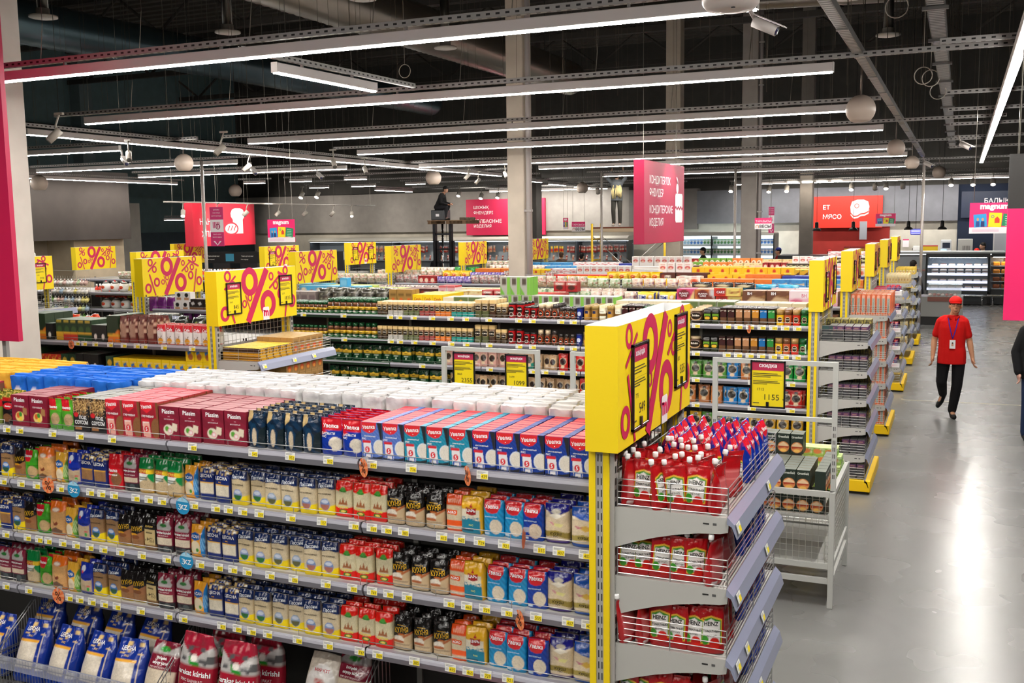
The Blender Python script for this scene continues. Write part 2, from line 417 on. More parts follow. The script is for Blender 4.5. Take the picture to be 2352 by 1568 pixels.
P('ub','rice_pouch','red and blue rice pouch',.115,.18,.05,'pouch',f'b 1436a0;r 0 .66 1 1 d21c2a;p d21c2a 0,.7 0,.5 .35,.62;r 0 .97 1 1 b01824;o .74 .30 .30 .19 e0d6c4;s 0 .05 .6 .3 0e2a88 7 .5;t Увелка .5 .78 .11 fff .8;t БАСМАТИ .4 .575 .07 fff .66;t РИС .2 .49 .06 fff',nu=30,nv=44)
P('nv','rice_pouch','dark navy oval-window rice pouch',.108,.185,.055,'gus','b 0e2238;s 0 0 1 1 14304c 3 .5;r .08 .8 .34 1 c8ac78;p c8ac78 0,.78 .3,.9 .34,.8 .05,.66;e .42 .36 .22 .30 183a58;o .44 .3 .13 .24 d4c2a6;p 18262c .62,.1 1,.02 1,.6 .72,.5;t БАСМАТИ .12 .3 .06 d8dde4 .9 90;r .3 .92 .9 1 0a1828',nu=28,nv=44)
PA='b 8a1230;s 0 0 1 1 7c0f2a 2 .4;r 0 0 1 .05 6c0c22'
P('pm','grain_carton','maroon rice carton with plate',.134,.175,.05,'box',PA+';e .45 .3 .24 .16 e8dcc8;e .38 .33 .1 .08 58a032;e .52 .27 .11 .08 e8a0a8;e .52 .27 .07 .05 f4e0e0;p e6d6be .66,.52 .9,.48 .86,.26 .62,.3;e .72 .12 .03 .02 c04060;t Pássim .47 .85 .13 fff .72;t РИС .5 .70 .03 f0c0c8 .3;t КРУГЛОЗЕРНЫЙ .5 .62 .045 f0d8dc .6;k 9c5058',nu=32,nv=44)
P('pg','grain_carton','maroon buckwheat carton',.13,.175,.05,'box',PA+';e .45 .3 .26 .17 e8c878;e .38 .34 .12 .09 d86028;e .5 .38 .09 .08 3c9030;e .5 .24 .09 .07 f0d040;p a87848 .66,.62 .9,.58 .88,.36 .64,.4;t Pássim .47 .85 .13 fff .72;t ГРЕЧНЕВАЯ .45 .63 .055 f0d8dc .6;k 9c5860',nu=32,nv=44)
P('ur','buckwheat_carton','bright red buckwheat carton',.117,.19,.045,'box','b b81c34;p 9c1428 0,.9 .8,.9 1,.2 1,0 0,0;p 7a4a2a .85,1 1,1 1,.4 .9,.6;p e02030 0,1 .72,1 .68,.82 .35,.68 0,.82;o .84 .28 .26 .27 8a5a34;p f0d8d0 .08,.48 .46,.5 .54,.02 .14,.03;r .06 .45 .48 .52 d02030;p e8a898 .12,.4 .46,.42 .52,.03 .16,.03;e .3 .24 .13 .09 d02030;t Увелка .34 .87 .11 fff .6 6;t ГРЕЧНЕВАЯ .4 .60 .06 fff .68;t 5 .3 .24 .1 fff;k e0485a 6a1424 .93',nu=32,nv=46)
P('ps','grain_carton','black ready-meal grain carton',.115,.185,.045,'box','b 1c1a1c;n 0 .45 1 1 b08048 .3 22;n 0 .5 1 .95 e0c090 .14 26;e .5 .78 .4 .16 6a4828;n .15 .62 .85 .92 d8b070 .4 24;e .18 .5 .14 .07 d02028;r .08 .06 .5 .16 a87040;t ПОД .6 .42 .12 fff .6;t СОУСОМ .5 .28 .12 fff .8;k 8a8a86',nu=30,nv=44)
P('pr','grain_pouch','green red-topped grain pouch',.1,.17,.05,'pouch','b 4a9a28;r 0 .62 1 1 c81c28;p 58b030 .55,1 1,1 1,.55 .7,.6;o .58 .33 .3 .2 b89a72;p 3a7c1e 0,.5 .3,.3 0,.1;t Увелка .4 .72 .09 fff .7;r 0 .97 1 1 8c1420',nu=28,nv=40)
P('kb','grain_pouch','small black grain pouch',.09,.13,.045,'pouch','b 1a1416;e .5 .8 .4 .14 c81c28;o .5 .3 .36 .18 7a5236;t Увелка .5 .8 .08 fff .6')
P('kg','grain_pouch','olive red-collared grain pouch',.1,.165,.05,'pouch','b 6c7c2c;r 0 .6 1 .85 c01c20;o .5 .3 .4 .24 8a7440;n 0 .85 1 1 d8c060 .3 16')
# flour bags along the middle of the top shelf
def fl(key,look,col,face,extra):
    P(key,'flour_bag',look,.125,.212,.1,'flour',f'b {face};r 0 .80 1 1 {col};{extra};k {col}',mt='paper',nu=14,nv=16,wr=1.2)
fl('fw','white paper flour bag','d3d1d3','d8d6d4','e .5 .4 .3 .3 c8a060')
fl('fb','bright blue paper flour bag','1a6ad0','1a6ad0','e .5 .34 .32 .36 f0e8e0;e .5 .3 .2 .2 c02830')
fl('fy','yellow paper flour bag','ecb53c','ecb53c','e .5 .4 .3 .3 d05020')
# grain bags on the lower shelves
P('k2','rice_bag','clear purple-footed rice bag',.118,.178,.075,'soft','b dcc8a8;g 0 .14 1 .78 dac6a6;p 1a1a86 0,1 1,1 1,.82 .7,.74 .3,.74 0,.84;e .5 .8 .2 .06 c8c0b0;p f0e8d8 .2,.7 .5,.76 .8,.7 .5,.62;p c87890 .2,.56 .5,.5 .4,.46;p e0d890 .4,.52 .8,.5 .7,.42 .45,.44;p 98843c 0,.30 .5,.34 1,.28 1,.12 .5,.2 0,.16;r 0 0 1 .09 3a1a7c;t КҮРІШ .5 .26 .07 3a3010 .6;t РИС .5 .19 .05 3a3010 .3',nu=30,nv=44)
P('k3','rice_bag','clear blue-topped rice bag',.118,.178,.075,'soft','b e0ceb0;g 0 .16 1 .78 e0ceb0;r 0 .76 1 1 1650b0;p 1650b0 0,.8 .4,.7 1,.66 1,.8;p d8b050 .3,.5 .6,.56 .9,.48 .6,.4;p c07888 .15,.54 .5,.5 .3,.46;p a8964a 0,.28 .5,.33 1,.28 1,.16 .5,.2 0,.15;r 0 0 1 .1 1650a8;t КҮРІШ .5 .25 .06 3a3010 .6',nu=30,nv=44)
def ug(key,look,base,dk,lab):
    P(key,'rice_bag',look,.1,.168,.065,'brick',f'b {base};s 0 .05 1 .8 {dk} 6 .7;p d81e28 .02,1 .86,1 .88,.82 .7,.66 .45,.62 .2,.66 .04,.82;o .62 .27 .3 .2 e2d4bc;t Увелка .45 .82 .11 fff .66;t {lab} .4 .54 .05 c8e4f4 .6;r .06 .04 .3 .1 d8ecf8;k c01a24',nu=30,nv=44)
ug('u4','sky blue rice bag','1a94cc','1580b8','ДЛИННОЗЕРНЫЙ'); ug('u5','royal blue rice bag','0c3ea6','0a3390','КРУГЛОЗЕРНЫЙ')
P('ts','rice_bag','yellow and teal rice bag',.108,.172,.07,'brick','b e8b020;g 0 .36 1 .66 e6dcc4;p e8b020 .9,0 1,0 1,1 .86,1;p 167c98 0,0 .92,0 .9,.36 .5,.40 0,.38;n 0 .3 .9 .46 167c98 .5 24;p a01e1e .26,.72 .5,.68 .74,.72 .72,.54 .5,.5 .28,.54;p b02020 .42,.72 .5,.84 .58,.72;t ЦАРЬ .5 .63 .09 fff .44;r .1 .08 .6 .14 0e4c60;t РИС .5 .24 .05 c8e080;k e0a41c',nu=30,nv=44)
P('ag','rice_bag','orange banded rice bag',.088,.168,.06,'brick','b e85018;g 0 .3 1 .72 d8c4a4;r 0 .14 1 .3 ec5a1c;g 0 .06 1 .14 dcc8aa;s .15 .78 .85 .88 f8c0a0 9 1;p e85a20 .06,.60 .7,.58 .68,.44 .08,.47;t AGRO .38 .52 .07 fff .5;k e8601c',nu=28,nv=42)
P('ku','rice_bag','black rice bag with spoon',.1,.165,.062,'soft','b 141110;g 0 .02 1 .34 cfb692;p cbb08a 0,.38 1,.56 1,.2 0,.2;p b0643a .3,.26 1,.52 1,.58 .3,.34;o .36 .34 .3 .1 e6dccc;e .36 .27 .3 .05 b0643a;g 0 .02 1 .24 cfb692;r 0 .18 .9 .21 7a6450;e .5 .48 .2 .03 b05a20;t КУХНЯ .5 .62 .16 d8a828 .74 6;t НАСТОЯЩАЯ .5 .74 .04 d8a828 .6;n 0 .85 1 1 484040 .1 14;k 0c0a0a',nu=30,nv=44)
P('kc','buckwheat_bag','black buckwheat bag with spoon',.1,.165,.062,'soft','b 161212;g 0 .02 1 .4 9a6a40;p a06a44 0,.3 1,.6 1,.2 0,.1;e .3 .44 .25 .04 e0a020;e .42 .36 .3 .07 7c4a2a;g 0 .02 1 .3 986a42;r 0 0 1 .06 d0b040;t КУХНЯ .5 .64 .16 d8a828 .74 6;k 0c0a0a',nu=28,nv=42)
P('dr','buckwheat_bag','black and straw buckwheat bag',.085,.172,.06,'brick','b 15120f;g 0 0 1 .2 7a5a3a;r .04 .18 .9 .66 c8b07a;n .1 .25 .84 .4 2a241a .25 20;t Добрая .48 .76 .08 d8b860 .7;r .2 .54 .7 .57 2a241a;k 0c0a08',nu=26,nv=40)
P('su','rice_bag','red topped rice bag',.098,.176,.062,'brick','b d8cca4;g 0 .2 1 .74 dacea8;p e81c14 0,1 1,1 1,.78 .5,.70 0,.74;p e01c14 0,0 1,0 1,.3 .5,.24 0,.28;p 9c5e38 .22,.34 .34,.5 .4,.38 .5,.56 .6,.38 .7,.5 .76,.34;e .5 .16 .24 .06 2c7424;e .5 .74 .22 .05 2c8424;e .5 .78 .14 .06 4c9c3c;e .5 .16 .14 .03 f0d060;t Султан .48 .28 .10 f4d850 .8;k d81810',nu=30,nv=44)
def pz(key,look,grain,pic,pic2):
    P(key,'rice_bag' if 'rice' in look else 'buckwheat_bag',look,.099,.178,.06,'brick',f'b {grain};g 0 .2 1 .72 {grain};p 13285a 0,1 1,1 1,.72 .5,.76 0,.72;p f0d414 0,0 1,0 1,.30 .7,.26 .5,.18 .2,.2 0,.16;r 0 0 1 .07 f2d810;e .46 .30 .28 .17 {pic};p {pic2} .2,.3 .72,.3 .64,.18 .46,.13 .26,.18;e .46 .38 .2 .05 c8d0e0;t Пассим .5 .83 .10 e8ecf4 .76 5;t КРУГЛОЗЕРНЫЙ .46 .60 .05 3c3026 .74;k 0e2048',nu=30,nv=44)
pz('z1','green-hills navy-topped rice bag','d4c09a','8a98c8','2a6c30'); pz('z2','elephant navy-topped rice bag','dac8a6','90a4c0','60603a'); pz('z3','sunset navy-topped rice bag','d8c6a4','7890c0','b07060'); pz('z4','blue-hill navy-topped buckwheat bag','a07a52','3a78c0','30583a')
P('z5','oat_bag','green-field navy-topped barley bag',.09,.172,.055,'brick','b b89a68;g 0 .2 1 .74 b89a68;p 13285a 0,1 1,1 1,.76 .5,.79 0,.76;r 0 0 1 .24 d8d030;e .44 .34 .28 .16 2f6cb8;p 356a34 .17,.32 .71,.32 .6,.2 .44,.17 .28,.2;t Пассим .5 .86 .09 e8ecf4 .76;k 0e2048',nu=26,nv=40)
P('ce','rice_bag','navy patterned rice bag',.1,.172,.062,'brick','b 14286c;n 0 .84 1 1 d8b878 .42 9;n 0 .84 1 1 f0e8d8 .16 12;g .03 .2 .9 .54 e6dcc6;r .03 .52 .9 .56 e8b040;r .9 0 1 .8 10205c;t ЦЕСНА .46 .74 .12 fff .8;t РИС .36 .62 .04 e8b040 .5;k b0986c',nu=30,nv=44)
P('cb','buckwheat_bag','navy patterned buckwheat bag',.1,.172,.062,'brick','b 14286c;n 0 .84 1 1 d8b878 .42 9;n 0 .84 1 1 f0e8d8 .16 12;g .03 .2 .9 .54 9a7048;r .03 .52 .9 .56 e8b040;t ЦЕСНА .46 .74 .12 fff .8;k b0986c',nu=28,nv=42)
P('as','rice_bag','yellow and blue rice bag',.09,.17,.055,'soft','b eaa22c;p 1a78c0 1,0 1,1 .84,.8 .74,.5 .8,.1 .9,0;e .4 .3 .34 .2 e4d4b4;e .56 .22 .1 .06 4a9030;p 1a5aa4 .06,.56 .06,.7 .4,.78 .74,.7 .74,.56 .4,.5;t АСАН .4 .64 .1 fff .56;s .76 .2 1 .6 8cc8f0 5 2;k e09a28',nu=26,nv=40)
P('ac','grain_bag','yellow and green grain bag',.088,.168,.055,'soft','b eab03a;p 5c9a34 1,0 1,.8 .74,.5 .7,.2 .9,0;e .4 .26 .3 .2 e8d8b8;p 1a5aa4 .04,.54 .04,.68 .36,.76 .7,.68 .7,.54 .36,.48;t АСАН .36 .62 .1 fff .56;s .7 .2 1 .6 d0e0a0 5 2;k e8a830',nu=26,nv=40)
P('zh','grain_bag','green topped grain bag',.1,.19,.065,'soft','b dccba4;g 0 .04 1 .5 cdb690;p 0f7a3c 0,1 1,1 1,.64 0,.66;p 0f8a44 1,.7 1,.3 .66,.5 .3,.56 0,.6 0,.7;p f0efe8 0,.56 .8,.58 .5,.4 .2,.32 0,.3;r 0 .56 .72 .68 d02820;r .6 .56 1 .68 f0c828;r 0 0 1 .07 c89828;t ЖЕРУЕН .38 .62 .08 f8e060 .62;s .1 .36 .7 .5 58685c 16 0;k 0c6a34',nu=28,nv=44)
P('mj','grain_bag','maroon silver-mountain grain bag',.108,.19,.065,'gus','b 74203a;r 0 .74 1 .96 8c2840;p b8b2b0 .08,.76 .3,.94 .5,.84 .7,.96 .92,.76 .9,.66 .1,.66;e .5 .8 .2 .05 2c7434;g .06 .26 .94 .40 d8c4ac;r 0 0 1 .24 2a2c30;e .64 .12 .18 .1 4a5254;r 0 .4 1 .66 7c2038;t astyq_jarmasy .5 .58 .075 fff .86;t РИС_ГРЕЧНЕВАЯ .5 .47 .04 e8c8cc .7;r 0 .96 1 1 6a1c30',nu=28,nv=44)
P('mr','rice_bag','maroon silver-mountain rice bag',.11,.19,.065,'gus','b 7c1c34;p b8b2b0 .06,.72 .3,.92 .5,.8 .74,.92 .94,.72 .9,.64 .1,.64;e .5 .77 .2 .05 2c7434;g .06 .22 .94 .42 e0d0b8;r 0 0 1 .2 26282c;e .64 .1 .18 .08 4a5254;r 0 .42 1 .64 8c1c38;t barakat_kúrishi .5 .57 .075 fff .86;t РИС_БАРАКАТ .5 .48 .04 f0c8cc .7;r 0 .95 1 1 701828',nu=28,nv=44)
P('rg','buckwheat_bag','red tied buckwheat bag',.105,.19,.07,'soft','b d41824;r 0 .62 1 .64 a01018;o .6 .3 .32 .2 8a5c3c;t Увелка .4 .55 .09 fff .6;t ГРЕЧНЕВАЯ .4 .42 .045 fff .6;r 0 0 1 .08 b01420;k b81420',nu=28,nv=42)
P('pz','grain_bag','cobalt blue grain bag',.1,.175,.062,'soft','b 142ea0;g .1 .1 .92 .54 c0a888;p 142ea0 .1,.54 .92,.54 .9,.48 .5,.44 .1,.5;e .34 .82 .16 .1 e8eefa;e .3 .72 .07 .05 e05060;e .7 .18 .1 .06 3c9c40;r .62 .26 .84 .3 d04048;t Приозёрная .5 .52 .07 1a2c80 .8;r 0 0 1 .1 12288c;k 1028a0',nu=28,nv=42)
P('ora','grain_bag','orange topped pea bag',.125,.19,.08,'soft','b d8a870;g 0 .06 1 .74 d8a468;p e8701c 0,1 1,1 1,.76 .7,.7 .3,.7 0,.76;e .44 .76 .24 .07 c89880;e .44 .76 .18 .045 f0e0d0;p 6a4a34 .1,.16 .44,.24 .8,.16 .8,.08 .1,.08;p 7a3c28 .3,.42 .4,.36 .5,.42 .6,.36 .5,.3 .34,.3;r 0 0 1 .05 d86018;k e0681c',nu=30,nv=42)
P('gu','grain_bag','green red-badged grain bag',.098,.168,.06,'soft','b 3c9a20;p c81c2c 0,.96 .66,.96 .7,.78 .5,.6 .2,.6 0,.72;p 58b830 .7,1 1,1 1,.7 .8,.8;o .66 .26 .34 .2 c8a878;e .66 .47 .4 .02 2c7818;t Увелка .36 .79 .09 fff .6;k 3c8a20',nu=28,nv=42)
# big sacks on the bottom shelf
P('bc','rice_sack','large blue rice sack',.22,.34,.13,'big','b 12308c;g .1 .22 .74 .64 e4d8c6;n .1 .76 .9 .95 d8b878 .3 12;p e8a838 .08,.68 .76,.68 .76,.64 .08,.64;r .82 .06 .86 .8 d8c8b0;r .84 .2 .98 .3 e8e8ec;s .86 .21 .97 .29 202020 40 9;r 0 0 1 .2 123a9c;e .2 .12 .05 .03 0a205c;e .4 .12 .05 .03 0a205c;e .6 .12 .05 .03 0a205c;t ЦЕСНА .42 .84 .08 fff .5;t РИС .42 .73 .035 d8b878 .4',nu=34,nv=48,wr=1.5)
P('bd','rice_sack','large maroon and black rice sack',.21,.34,.12,'big','b 7a1c30;g .04 .24 .96 .58 e0d0b8;r 0 0 1 .22 201e20;p b0aaa8 0,.82 .3,.98 .6,.86 1,.96 1,.8 0,.8;e .5 .88 .2 .04 2c9434;e .7 .12 .2 .1 4a4c50;t Döńgelek .48 .74 .055 fff .8;t astyqty_kúrish .48 .67 .055 fff .86;t РИС_КРУГЛОЗЕРНЫЙ .48 .61 .035 f0d0d4 .8;t 5KG .24 .12 .10 fff .4',nu=32,nv=46,wr=1.3)
P('bb','rice_sack','large red rice sack',.235,.36,.12,'big','b a01c34;r 0 0 1 .24 dcc8aa;p b4b0ae 0,.56 0,.86 .3,.74 .5,.62 .76,.78 1,.84 1,.56;n 0 .58 1 .82 58585a .3 14;p 2c9434 .34,.68 .66,.6 .7,.54 .4,.58;e .5 .66 .1 .05 f0e8e0;r 0 .26 1 .56 a41a30;t barakat_kúrishi .5 .46 .075 fff .92;t РИС_БАРАКАТ .5 .35 .045 f4d8dc .7;t RICE_BARAKAT .5 .29 .03 e8b0b8 .6',nu=34,nv=48,wr=1.3)
P('bm','rice_sack','large clear rice sack',.2,.32,.12,'big','b d8ccbc;g 0 0 1 1 d8ccbc;e .5 .5 .44 .32 efeae6;s .36 .44 .64 .6 d03028 6 4;e .5 .5 .08 .06 d83a28;p 3a40a0 .2,.36 .4,.28 .5,.36 .6,.28 .8,.36 .5,.22;t МИР_ҚҰТ .5 .72 .06 c83040 .6',nu=26,nv=36)
P('bk','rice_sack','large black rice sack',.2,.32,.12,'big','b 15110f;g 0 .02 1 .3 cfb692;p cbb08a 0,.36 1,.56 1,.2 0,.2;p b0643a .3,.26 1,.52 1,.6 .3,.36;o .36 .36 .3 .1 e6dccc;g 0 .05 1 .26 cfb692;t КУХНЯ .5 .7 .12 d8a828 .7;p c01818 0,0 1,0 1,.08 0,.05',nu=28,nv=40)
P('rd','lentil_bag','glossy dark red bag lying flat',.2,.2,.1,'pillow','b a01018;n 0 0 1 1 c03030 .1 8;e .5 .5 .3 .2 c82028',nu=14,nv=18)
# end cap pouches
def cap_mb():
    m=MB(); m.lathe([(.006,0),(.006,.012),(.0115,.012),(.012,.016),(.012,.03),(.010,.034)],'f0eeee','plastic',10,c=(0,0,0)); return m
P('kt','ketchup_pouch','red ketchup pouch',.1,.185,.06,'pouch','b b0141a;s 0 0 1 1 b8161c 2 .3;p e8b838 .12,.74 .5,.80 .9,.74 .9,.22 .12,.22;p 3a8a2a .15,.71 .5,.77 .87,.71 .87,.24 .15,.24;p e6e2de .18,.69 .34,.69 .5,.74 .66,.69 .84,.69 .84,.26 .18,.26;e .26 .3 .14 .1 3a9028;e .62 .24 .2 .13 c82018;r 0 0 1 .12 b4161c;t HEINZ .5 .64 .085 1a1a1a .54;t ТОМАТНЫЙ .51 .50 .06 1a1a1a .64;t КЕТЧУП .51 .405 .04 1a1a1a .5',nu=40,nv=60,cat='ketchup')
PR['kt']['caps']=[('cap',lambda:MB().lathe([(.006,0),(.006,.010),(.0105,.010),(.0115,.014),(.0115,.028),(.009,.031)],'f0eeee','plastic',10,c=(-.037,0,.18)))]
P('kr','ketchup_pouch','back-turned red ketchup pouch',.1,.185,.06,'pouch','b a8141a;r .08 .16 .9 .72 b82a30;s .1 .2 .88 .7 d87a7a 24 0;r .1 .06 .4 .12 e8e0e0;k a01218',nu=18,nv=30,cat='ketchup')
PR['kr']['caps']=PR['kt']['caps']
P('br','rice_pouch','deep blue rice pouch with red shield top',.1,.2,.065,'gus','b 0e2c98;p d81e2c 0,.98 .9,.98 .92,.76 .6,.6 .3,.62 .06,.76;s 0 .05 1 .55 1238b0 6 .7;p c8d4f0 .8,.05 .9,.3 .95,.05;t Увелка .46 .8 .1 fff .7;t КРУГЛ. .4 .52 .06 c8d8f8 .5;t РИС .3 .44 .05 c8d8f8 .3;p 1638a8 .7,1 1,1 1,.8 .85,.86',nu=24,nv=36)
# tea and cart goods
P('gf','tea_box','dark green tea box',.095,.155,.075,'box','b 1c2a22;e .5 .32 .46 .27 d88a50;p e8c8a0 .1,.42 .5,.58 .9,.42 .9,.36 .1,.36;p a83818 .06,.36 .94,.36 .9,.28 .6,.3 .1,.24;e .5 .15 .26 .08 f0c060;t Greenfield .5 .84 .12 dfe3da .84;k 6a7068',nu=28,nv=40)
P('gb','tea_pack','lime and white tea pack',.12,.06,.07,'box','b a8cc60;n 0 0 1 1 e8f0d0 .35 9;n 0 0 1 1 4c9030 .18 11;e .5 .5 .3 .3 e88850;k c4dc90',nu=14,nv=8)
P('pu','tea_box','purple and grey tea box',.07,.155,.07,'box','b 3c3c40;r 0 .74 1 1 5a2c5c;r 0 .72 1 .74 b08c5c;r .1 .05 .9 .2 6a6a66;t ЧАЙ .5 .56 .05 a89880 .5;r .2 .86 .8 .9 c8a078;k 8a8c88',nu=12,nv=16)
P('pe','tea_box','dark grey tea box with teal edge',.07,.155,.07,'box','b 34383a;r 0 .76 1 1 2c4a48;r .2 .4 .8 .6 585c58;k 787c78',nu=10,nv=14)
P('ye','tea_tin','speckled black and yellow tea tin pack',.07,.195,.07,'box','b 2c2c24;n 0 0 1 1 b8a850 .4 8;r 0 .32 1 .34 111;r 0 .66 1 .68 111;k 8a8450',nu=8,nv=16)
P('wf','wafer_pack','tall orange striped wafer pack',.055,.27,.06,'box','b e87850;r .0 0 .1 1 d86040;p c8ccc4 .2,.85 .8,.8 .8,.1 .2,.12;s .26 .14 .74 .8 58685c 14 1.2;e .5 .88 .3 .08 f0b098;n 0 0 1 .16 f0c8a8 .4 12;k e8d8d0',mt='film',nu=12,nv=30)
P('dp','snack_cup','purple and red snack pack',.06,.1,.06,'pouch','b 4a2c6a;p c82030 0,.5 1,.9 1,1 0,1;n 0 .5 1 1 e04848 .3 8',nu=8,nv=10)
P('cr','cream_carton','cream coloured pack with yellow edge',.045,.16,.09,'box','b ecd28c;r 0 .84 1 1 f0e2b8;r 0 0 1 .2 e8c050;r .2 .3 .8 .6 c89850;k f0e0b0',nu=8,nv=12)
P('yc','yellow_carton','small bright yellow carton',.06,.14,.08,'box','b f0c828;r .2 .2 .8 .7 f8e8a0;r .3 .3 .7 .5 c88020;k f0d860',nu=8,nv=12)
P('gl','tea_box','golden tea box with orange sunrise picture',.1,.17,.07,'box','b a8824a;p c89860 .06,.04 .94,.04 .94,.96 .06,.96;p a47c44 .1,.07 .9,.07 .9,.93 .1,.93;e .5 .34 .3 .18 d85020;e .5 .28 .2 .1 f0a040;r .2 .7 .8 .78 7c5a2c;k b89a64',nu=18,nv=28)
P('gy','tea_box','yellow tea box with leopard spots',.1,.125,.07,'box','b d89c1c;n 0 0 1 1 3a2410 .4 8;p e8b020 .1,.2 .9,.1 .9,.5 .1,.6;k e8c040',nu=16,nv=20)
# ---------------- shelving ----------------
GR='b4b3ae'; RAIL='8f8e98'
def rail_mb(x0,x1,y,z,col=RAIL,h=.05):
    m=MB(); m.prism([(y+.02,z+.002),(y-.008,z+.003),(y-.014,z-.006),(y-.016,z-.02),(y-.013,z-h*.55),(y-.002,z-h),(y+.02,z-h)],'x',x0,x1,col,'rail')
    m.prism([(y-.0165,z-.004),(y-.0175,z-.018),(y-.016,z-.018),(y-.015,z-.004)],'x',x0,x1,'b8b7c2','rail'); return m
def guard_mb(x0,x1,y,z,hs=(.035,),st=.3):
    m=MB(); c='c9c8c6'
    for h in hs: m.tube([(x0+.012,y,z-.01),(x0+.012,y,z+h),(x1-.012,y,z+h),(x1-.012,y,z-.01)],.0022,c,'metal',5)
    n=max(1,int((x1-x0)/st))
    for i in range(1,n): m.tube([(x0+(x1-x0)*i/n,y,z-.01),(x0+(x1-x0)*i/n,y,z+max(hs))],.0018,c,'metal',4)
    return m
def post_mb(x,y,z1,w=.03,d=.06,col=GR):
    m=MB(); m.box(x-w/2,x+w/2,y-d/2,y+d/2,0,z1,col)
    for s in (-1,1):
        for k in range(int(z1/.05)): m.box(x+s*w/2-.001,x+s*w/2+.0008,y-.012,y+.012,.1+k*.05,.13+k*.05,'2a2a2a')
    return m
def gondola(name,label,xr,nsec,sw,yf,yb,decks,base=.45,railcols=None,top=1.75,back=True):
    t=thing(name,label,'shelving',((xr-nsec*sw/2),(yf+yb)/2,0)); ox,oy=(xr-nsec*sw/2),(yf+yb)/2; ym=oy
    X=lambda x:x-ox; Y=lambda y:y-oy
    MB().box(X(xr-nsec*sw),X(xr),Y(yf+.03),Y(yb-.03),0,.1,'3c3c3e').obj('plinth',t)
    MB().box(X(xr-nsec*sw),X(xr),Y(ym-.012),Y(ym+.012),.1,decks[0]-.06,'4a4846').obj('back_panel',t)
    for k in range(nsec+1):
        post_mb(X(xr-k*sw) if k else X(xr)-.02,Y(ym),decks[0]-.03).obj('upright_post',t)
    for k in range(nsec):
        x1=xr-k*sw-.006; x0=xr-(k+1)*sw+.006
        for li,z in enumerate(decks):
            m=MB(); m.box(X(x0),X(x1),Y(yf),Y(yb if li==0 else ym-.03),z-.03,z,'a9a8a4')
            for xx in (x0,x1-.012): m.prism([(Y(yf),z-.03),(Y(ym-.03),z-.03),(Y(ym-.03),z-.11)],'x',X(xx),X(xx+.012),GR)
            s=m.obj('shelf',t)
            rc=(railcols or {}).get((k,li),RAIL)
            rail_mb(X(x0),X(x1),Y(yf),z,rc).obj('price_rail',s); guard_mb(X(x0),X(x1),Y(yf)-.004,z).obj('wire_guard',s)
            if li==0: rail_mb(X(x0),X(x1),Y(yb)-.018,z).obj('price_rail',s)
    return t
NT={}
_tagm={}
def price_tag(x,y,z,num,label,rz=0,w=.05,h=.034,group='yellow and white price tags in the shelf rails'):
    if (num,w) not in _tagm:
        m=MB(); m.box(-w/2,w/2,-.0015,0,-h/2,h/2,'e9e8e2','carton')
        m.quad((-w*.12,-.002,-h*.46),(w*.47,-.002,-h*.46),(w*.47,-.002,h*.12),(-w*.12,-.002,h*.12),'f4dc1e','carton')
        for i,q in enumerate((.34,.25,.16)): m.quad((-w*.42,-.002,h*q),(w*(.3-.1*i),-.002,h*q),(w*(.3-.1*i),-.002,h*(q+.04)),(-w*.42,-.002,h*(q+.04)),'8a8a84','carton')
        for i,q in enumerate((-.1,-.2,-.3)): m.quad((-w*.42,-.002,h*q),(-w*.2,-.002,h*q),(-w*.2,-.002,h*(q+.04)),(-w*.42,-.002,h*(q+.04)),'9a9a94','carton')
        if num: m.text(num,(w*.18,-.0026,-h*.17),(1,0,0),(0,0,1),h*.36,'4a4412','carton',.0,w*.5)
        _tagm[num,w]=m.mesh('price_tag')
    o=bpy.data.objects.new('price_tag',_tagm[num,w]); COL.objects.link(o); o.location=(x,y,z); o.rotation_euler=(-.12,0,rz)
    return tag(o,label,'price tag',group)
# ---- front grain unit
FY=3.965; FD=[1.705,1.40,1.09,.78]
gondola('shelving_unit','long grey shelving unit full of rice and grain nearest the camera',-1.385,5,1.16,FY,5.04,FD)
WH=['top grain shelf','second grain shelf','third grain shelf','fourth grain shelf']
E0='end post'
row([('_',.004),('u1',5,.004,9),('u2',3,.004,9),('u3',2,.004,9),('ub',2,0,6),('nv',4,.002,6),('pm',4,.008,8),('ur',3,.003,9),('ps',2,.002,9),('pr',2,0,5),('pg',2,.004,7),('kb',1),('kg',3,0,4),('ur',3,.003,6)],-1.385,FY+.03,FD[0],WH[0],1,end=E0)
L2=[('_',.0),('k3',1),('k2',1,.0),('u5',1,.0),('u4',2,.0),('ts',1,.0),('ag',1),('ku',3,.0),('su',3,.0),('z3',2,.005),('z2',2,.005),('z1',2,.005),('ce',2,.01),('as',1),('zh',3,0),('mj',1),('rg',1),('cb',2,0),('pz',1),('ac',1),('ora',1),('gu',1),('kc',1,-.01),('z4',1,0),('ce',1,0),('z4',2,0),('z5',2),('ora',2)]
L3=[('_',.0),('k3',1,-.005),('k2',1,.0),('u5',1,.0),('u4',2,.0),('ts',1,-.004),('ag',1),('ku',3,.0),('su',3,.0),('z3',2,.003),('z2',2,.003),('z1',2,.003),('ce',2,.01),('as',1),('mr',2),('dr',1),('kc',2,-.01),('z4',2,0),('pz',1),('ac',1),('ora',1),('gu',1),('kc',1,-.02),('z4',1,-.01),('cb',1,-.01),('z5',2,-.005),('ora',2)]
L4=[('_',.0),('k3',1,-.005),('k2',1,.0),('u5',1,.0),('u4',2,.0),('ts',1,-.004),('ag',1),('ku',3,.002),('su',3,.002),('z3',2,.003),('z2',2,.003),('z1',2,.0),('ce',2,.01),('as',1),('mr',2),('dr',1),('kc',2,-.01),('z4',2,0),('pz',1),('ac',1),('ora',1),('gu',1),('zh',1),('mj',2,-.01),('z5',2,-.005),('mr',1),('ora',2)]
